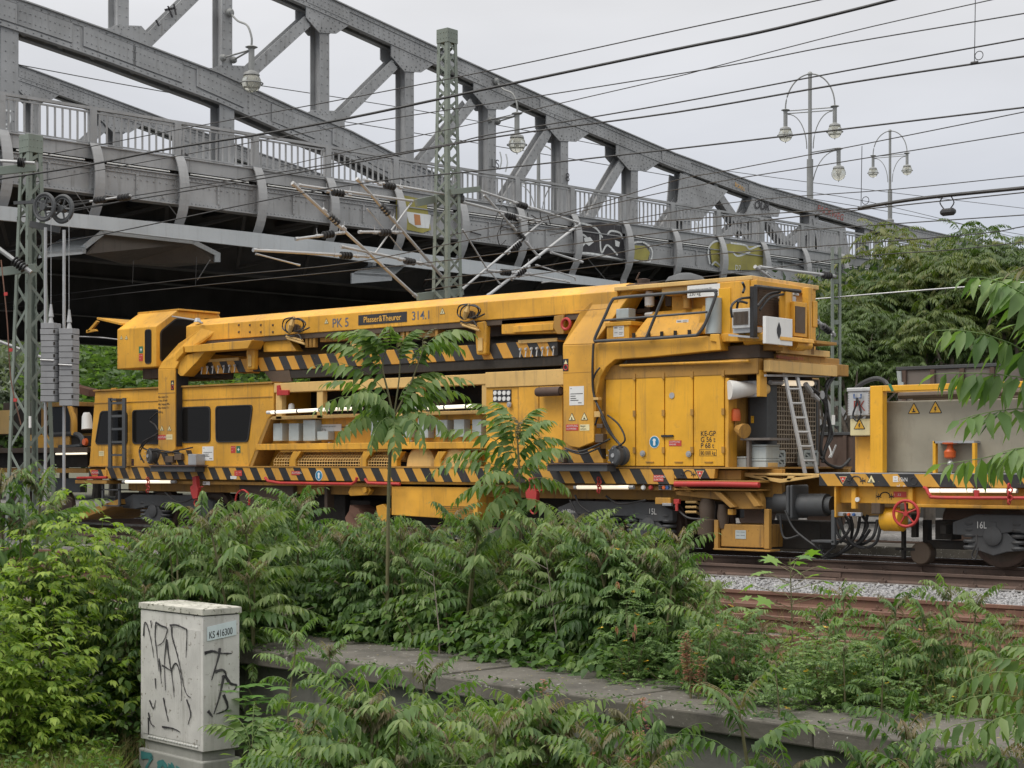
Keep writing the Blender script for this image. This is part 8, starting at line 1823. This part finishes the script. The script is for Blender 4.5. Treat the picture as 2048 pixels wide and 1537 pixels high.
grass('green_grass', 6000, reg(-60, 700, 10.5, 13.0, None, -.1), -.95, .34, 'green grass blades at the lower left beside the cabinet', 'leaf_lime')
grass('tall_grass', 500, reg(1400, 2090, 9.8, 12.5, CW + .02), -.25, .75, 'tall straw stalks before the rusty rails', w=.0025)
# dock plants with reddish seed spikes and dead stalks
def dock(px, py, d, zg, lab):
    b0 = Vector(gp(px, d, zg)); H = CZ + (HY - py) * d / FPX - zg; t = thing('dock_plant', b0, lab, 'weed'); m = MB(); it = []
    for k in range(3):
        top = b0 + Vector((rng.normal() * .06, rng.normal() * .06, H * (1 - .12 * k))); m.tube([b0, b0.lerp(top, .5) + Vector((.01, 0, 0)), top], [.006, .005, .002], 5)
        for q in range(130): u = .55 + .45 * rng.uniform(); V, T, ti = blob[int(rng.integers(3))]; it.append(((V * .55) @ rotz(rng.uniform(0, 6.28)) + np.array(b0.lerp(top, u) - b0) + rng.normal(size=3) * np.array([.018, .018, .005]), T, ti + rng.normal() * .1))
    m.build('stalks', 'stem', t); A = assemble(it); npmesh('seed_spikes', A[0], A[1], 'pod', A[2]).parent = t
for q in [(1243, 1400, 8.6, -.93, 'dock plant with reddish seed spikes before the wall, right of centre'), (1215, 1455, 8.4, -.93, 'shorter reddish dock plant just left of the tall one before the wall'), (1060, 1360, 9.2, -.93, 'thin reddish dock spike before the coping at the centre'), (760, 1400, 9.6, -.93, 'faded dock plant among the saplings left of centre'), (1385, 1265, 10.8, -.25, 'dock plant behind the coping below the pink seed pods')]: dock(*q)
for i, (px, py, d) in enumerate([(600, 1190, 13.8), (880, 1140, 13.2), (1120, 1120, 12.6), (300, 1110, 14.4), (1010, 1420, 8.9)]):
    b0 = Vector(gp(px, d, -.3 if d > 10 else -.93)); H = CZ + (HY - py) * d / FPX - b0.z; m = MB(); p_ = b0
    tp = b0 + Vector((rng.normal() * .15, 0, H)); m.tube([b0, b0.lerp(tp, .5) + Vector((.03, 0, 0)), tp], [.008, .006, .002], 5)
    for k in range(7): u = rng.uniform(.35, .95); q = b0.lerp(tp, u); m.tube([q, q + Vector((rng.normal() * .12, rng.normal() * .1, rng.uniform(.03, .14)))], [.003, .001], 4)
    tag(m.build('dead_stalk', 'bark'), 'bare dead stalk standing ' + ('in the thicket right of the cabinet', 'in the thicket right of the umbrella trunk', 'in the thicket before the right bogie', 'in the thicket behind the cabinet', 'before the wall at the centre')[i], 'dead plant')
# yellowish young shoots before the coping
for px, py, d, lab in [(575, 1240, 11.6, 'yellowish shoot right of the cabinet, nearest to it'), (670, 1250, 10.4, 'yellow-green shoot standing alone on the left part of the coping'), (850, 1270, 9.9, 'yellow-green feathery shoot before the coping, left of centre')]:
    p = gp(px, d, -.93 if d < 10 else -.5); h = CZ + (HY - py) * d / FPX - p[2]
    pr = PROTO[int(rng.integers(9))]; t = plant(pr, p, rng.uniform(0, 6), h / 1.45, lab)
    for c in t.children:
        if c.name.startswith('leaves'): c.data = c.data.copy(); c.data.materials[0] = MT['leaf_senna']

# ============================================================ TREES
FT = [make_frond(L=rng.uniform(.55, .8), pairs=10, ll=.145, elev=e, curve=1.4, droop=.7, hi=False, wid=.36, rach=.006) for e in (1.0, .7, .4, .1, .5, .2)]
def simple_clump(n, s, r_):
    VL, TL = leaflet_arr(False, .6); V = np.zeros((n, 4, 3)); 
    for i in range(n): B = basis(rng.normal(size=3), rng.normal(size=3)); V[i] = (VL * s * rng.uniform(.6, 1.3)) @ B + rng.normal(size=3) * r_
    return V.reshape(-1, 3), (TL[None] + 4 * np.arange(n)[:, None, None]).reshape(-1, 3), np.repeat(np.clip(.45 + rng.normal(size=n) * .2, 0, 1), 4)
FC = [simple_clump(46, .22, .34) for _ in range(4)]
def tree_proto(H, cw, ch, lobes, per, protos, seed, ros=7, sc=1., fork=.25, tr=.10, flat=.8):
    r = np.random.default_rng(seed); m = MB(); L_ = []
    for k in range(lobes):
        a = k * 2.399 + r.uniform(0, .5); f = math.sqrt((k + .5) / lobes); z_ = H - ch * (.10 + .80 * f * f * r.uniform(.5, 1)) - ch * .12; L_.append(np.array([math.cos(a) * cw * f * .82, math.sin(a) * cw * f * .82, z_]))
    base = Vector((0, 0, H * fork)); m.tube([Vector((0, 0, -.2)), base * .5 + Vector((r.normal() * .06, 0, 0)), base], [tr * 1.4, tr * 1.1, tr], 9)
    m2 = MB()
    for l in L_: e = Vector(l); q = base.lerp(e, .5) + Vector((e.x * .06, e.y * .06, H * .04)); m2.tube(smoothcurve([base, q, e], 4), [tr * .55 * (1 - i / 8.6) + .008 for i in range(9)], 6, False)
    items = []
    for l in L_:
        R = cw * .42 * r.uniform(.75, 1.2)
        for k in range(per):
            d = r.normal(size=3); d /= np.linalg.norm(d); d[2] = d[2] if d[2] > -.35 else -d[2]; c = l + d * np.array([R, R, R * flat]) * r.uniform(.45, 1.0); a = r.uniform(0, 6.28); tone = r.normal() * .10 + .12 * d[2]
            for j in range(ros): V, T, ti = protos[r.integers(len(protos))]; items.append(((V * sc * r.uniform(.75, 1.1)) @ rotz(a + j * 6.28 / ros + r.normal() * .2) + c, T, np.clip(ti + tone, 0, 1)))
    A = assemble(items); o1 = m.build('trunk', 'bark', smooth=True); o2 = m2.build('branches', 'bark'); o3 = npmesh('crown', A[0], A[1], 'leaf_far', A[2])
    for o in (o1, o2, o3): COL.objects.unlink(o)
    return [o1, o2, o3]
TA = [tree_proto(6.5, 2.9, 3.0, 10, 13, FT, 500 + i, 6, 1.0, fork=.38) for i in range(3)]
TB = [tree_proto(7.0, 3.2, 5.2, 13, 26, FC, 520 + i, 1, 1.6, fork=.2, tr=.14) for i in range(3)]
CM = {}
def tree(proto, px, ytop, d, lab, mt, H, grp, name='tree_of_heaven', zg=-.3, wide=1.0):
    p = PD(px, 1000, d); zt = CZ + (HY - ytop) * d / FPX; s = (zt - zg) / (H + .25); t = thing(name, (p.x, p.y, zg), lab, 'tree', grp); t.scale = (s * wide, s * wide, s); t.rotation_euler = (0, 0, rng.uniform(0, 6.28))
    for o in proto:
        c = o.copy(); COL.objects.link(c); c.parent = t
        if o.name.startswith('crown') and mt != 'leaf_far':
            k = (o.name, mt)
            if k not in CM: me = o.data.copy(); me.materials[0] = MT[mt]; CM[k] = me
            c.data = CM[k]
    return t
gA = 'trees of heaven behind the train at the right'
for i, (px, y, d, lab, mt) in enumerate([(1705, 590, 43, 'tree nearest to the bridge end, behind the slim mast', 'leaf_far'), (1770, 545, 45, 'tree right of the slim mast with layered fronds', 'leaf_far'), (1858, 455, 46, 'highest tree at the bridge end with a pointed top against the sky', 'leaf_far_red'), (1915, 480, 44, 'reddish green tree in the middle of the right group', 'leaf_far_red'), (1985, 485, 46, 'tree with flat reddish top left of the picture edge', 'leaf_far_red'), (2050, 450, 45, 'tree cut by the right picture edge', 'leaf_far'), (2125, 445, 44, 'rightmost tree, mostly outside the picture', 'leaf_far'), (1655, 640, 44, 'low tree squeezed under the bridge fascia', 'leaf_far')]):
    tree(TA[i % 3], px, y, d, lab, mt, 6.5, gA, wide=.92 if px < 1800 else 1.05)
for i, px in enumerate(range(1600, 2300, 75)): tree(TB[i % 3], px, 560 + 25 * math.sin(i * 2.1), 56 + 3 * (i % 3), 'dark tree in the shaded back row at the right, number %s from the slim mast' % ('first','second','third','fourth','fifth','sixth','seventh','eighth','ninth','tenth')[i], 'leaf_dark', 7.0, 'dark trees of the back row at the right', 'broadleaf_tree', wide=.9)
for i, (px, y, d, w_) in enumerate([(40, 640, 84, 1.0), (-60, 620, 82, 1.0), (0, 690, 78, .8)]): tree(TB[i % 3], px, y, d, ('silvery willow-like tree seen through the lattice of the left mast', 'silvery tree at the left picture edge', 'low silvery tree behind the excavator')[i], 'leaf_silver', 7.0, 'silvery trees beyond the bridge', 'silver_tree', wide=w_)
for i in range(13):
    px = 130 + i * 95 + 20 * math.sin(i * 3); d = 88 + 5 * math.sin(i * 1.7); tree(TB[i % 3], px, 560 + 30 * math.sin(i * 1.3), d, ('dark tree beyond the bridge ' + ('left of the operator cab' if px < 235 else 'behind the crane legs and boom' if px < 1200 else 'hidden behind the engine pack')), 'leaf_mid', 7.0, 'trees in the row beyond the bridge', 'broadleaf_tree', wide=1.0)
for i, (px, y, d, lab) in enumerate([(285, 742, 76, 'bright bush between the operator cab and the wagon roof'), (430, 752, 78, 'bright bush right of the left crane leg, above the wagon roof'), (500, 756, 79, 'elder bush seen between wagon roof and roller beam'), (195, 690, 80, 'bush below the cab visor'), (620, 742, 80, 'bush in the gap right of the drop plate')]): tree(TB[i % 3], px, y, d, lab, 'leaf_mid', 7.0, 'bushes beyond the bridge', 'elder_bush', wide=1.5)

# litter and moss on the coping
def litter():
    n = 900; V = np.zeros((n, 4, 3)); VL, TL = leaflet_arr(False, .8); ti = np.zeros((n, 4))
    for i in range(n):
        p = W(rng.uniform(-5, 11), CW * (rng.uniform(0, 1) ** .7) - .02, .012 + rng.uniform(0, .006)); B = basis((rng.normal(), rng.normal(), rng.normal() * .05), (rng.normal() * .15, rng.normal() * .15, 1)); V[i] = (VL * rng.uniform(.01, .032)) @ B + np.array(p); ti[i] = np.clip(.5 + rng.normal() * .3, 0, 1)
    T = (TL[None] + 4 * np.arange(n)[:, None, None]).reshape(-1, 3); tag(npmesh('leaf_litter', V.reshape(-1, 3), T, 'grass_dry', ti.ravel()), 'dry leaf litter scattered over the coping slabs', kind='stuff')
litter()
def moss():
    n = 5000; V = np.zeros((n, 4, 3)); VL, TL = leaflet_arr(False, .9); ti = np.zeros((n, 4)); s = -5.5; js = []
    while s < 14: js.append(s); s += .27
    for i in range(n):
        j = js[int(rng.integers(len(js)))] + rng.normal() * .07; o = CW + abs(rng.normal()) * -.05 if rng.uniform() < .72 else abs(rng.normal()) * .03
        p = W(j, o, .008 + rng.uniform(0, .03)); B = basis((rng.normal(), rng.normal(), rng.normal() * .4), (rng.normal() * .5, rng.normal() * .5, 1)); V[i] = (VL * rng.uniform(.012, .035)) @ B + np.array(p); ti[i] = np.clip(.4 + rng.normal() * .25, 0, 1)
    T = (TL[None] + 4 * np.arange(n)[:, None, None]).reshape(-1, 3); tag(npmesh('moss', V.reshape(-1, 3), T, 'leaf_vine', ti.ravel()), 'moss and tiny weeds along the edges of the coping', kind='stuff')
moss()
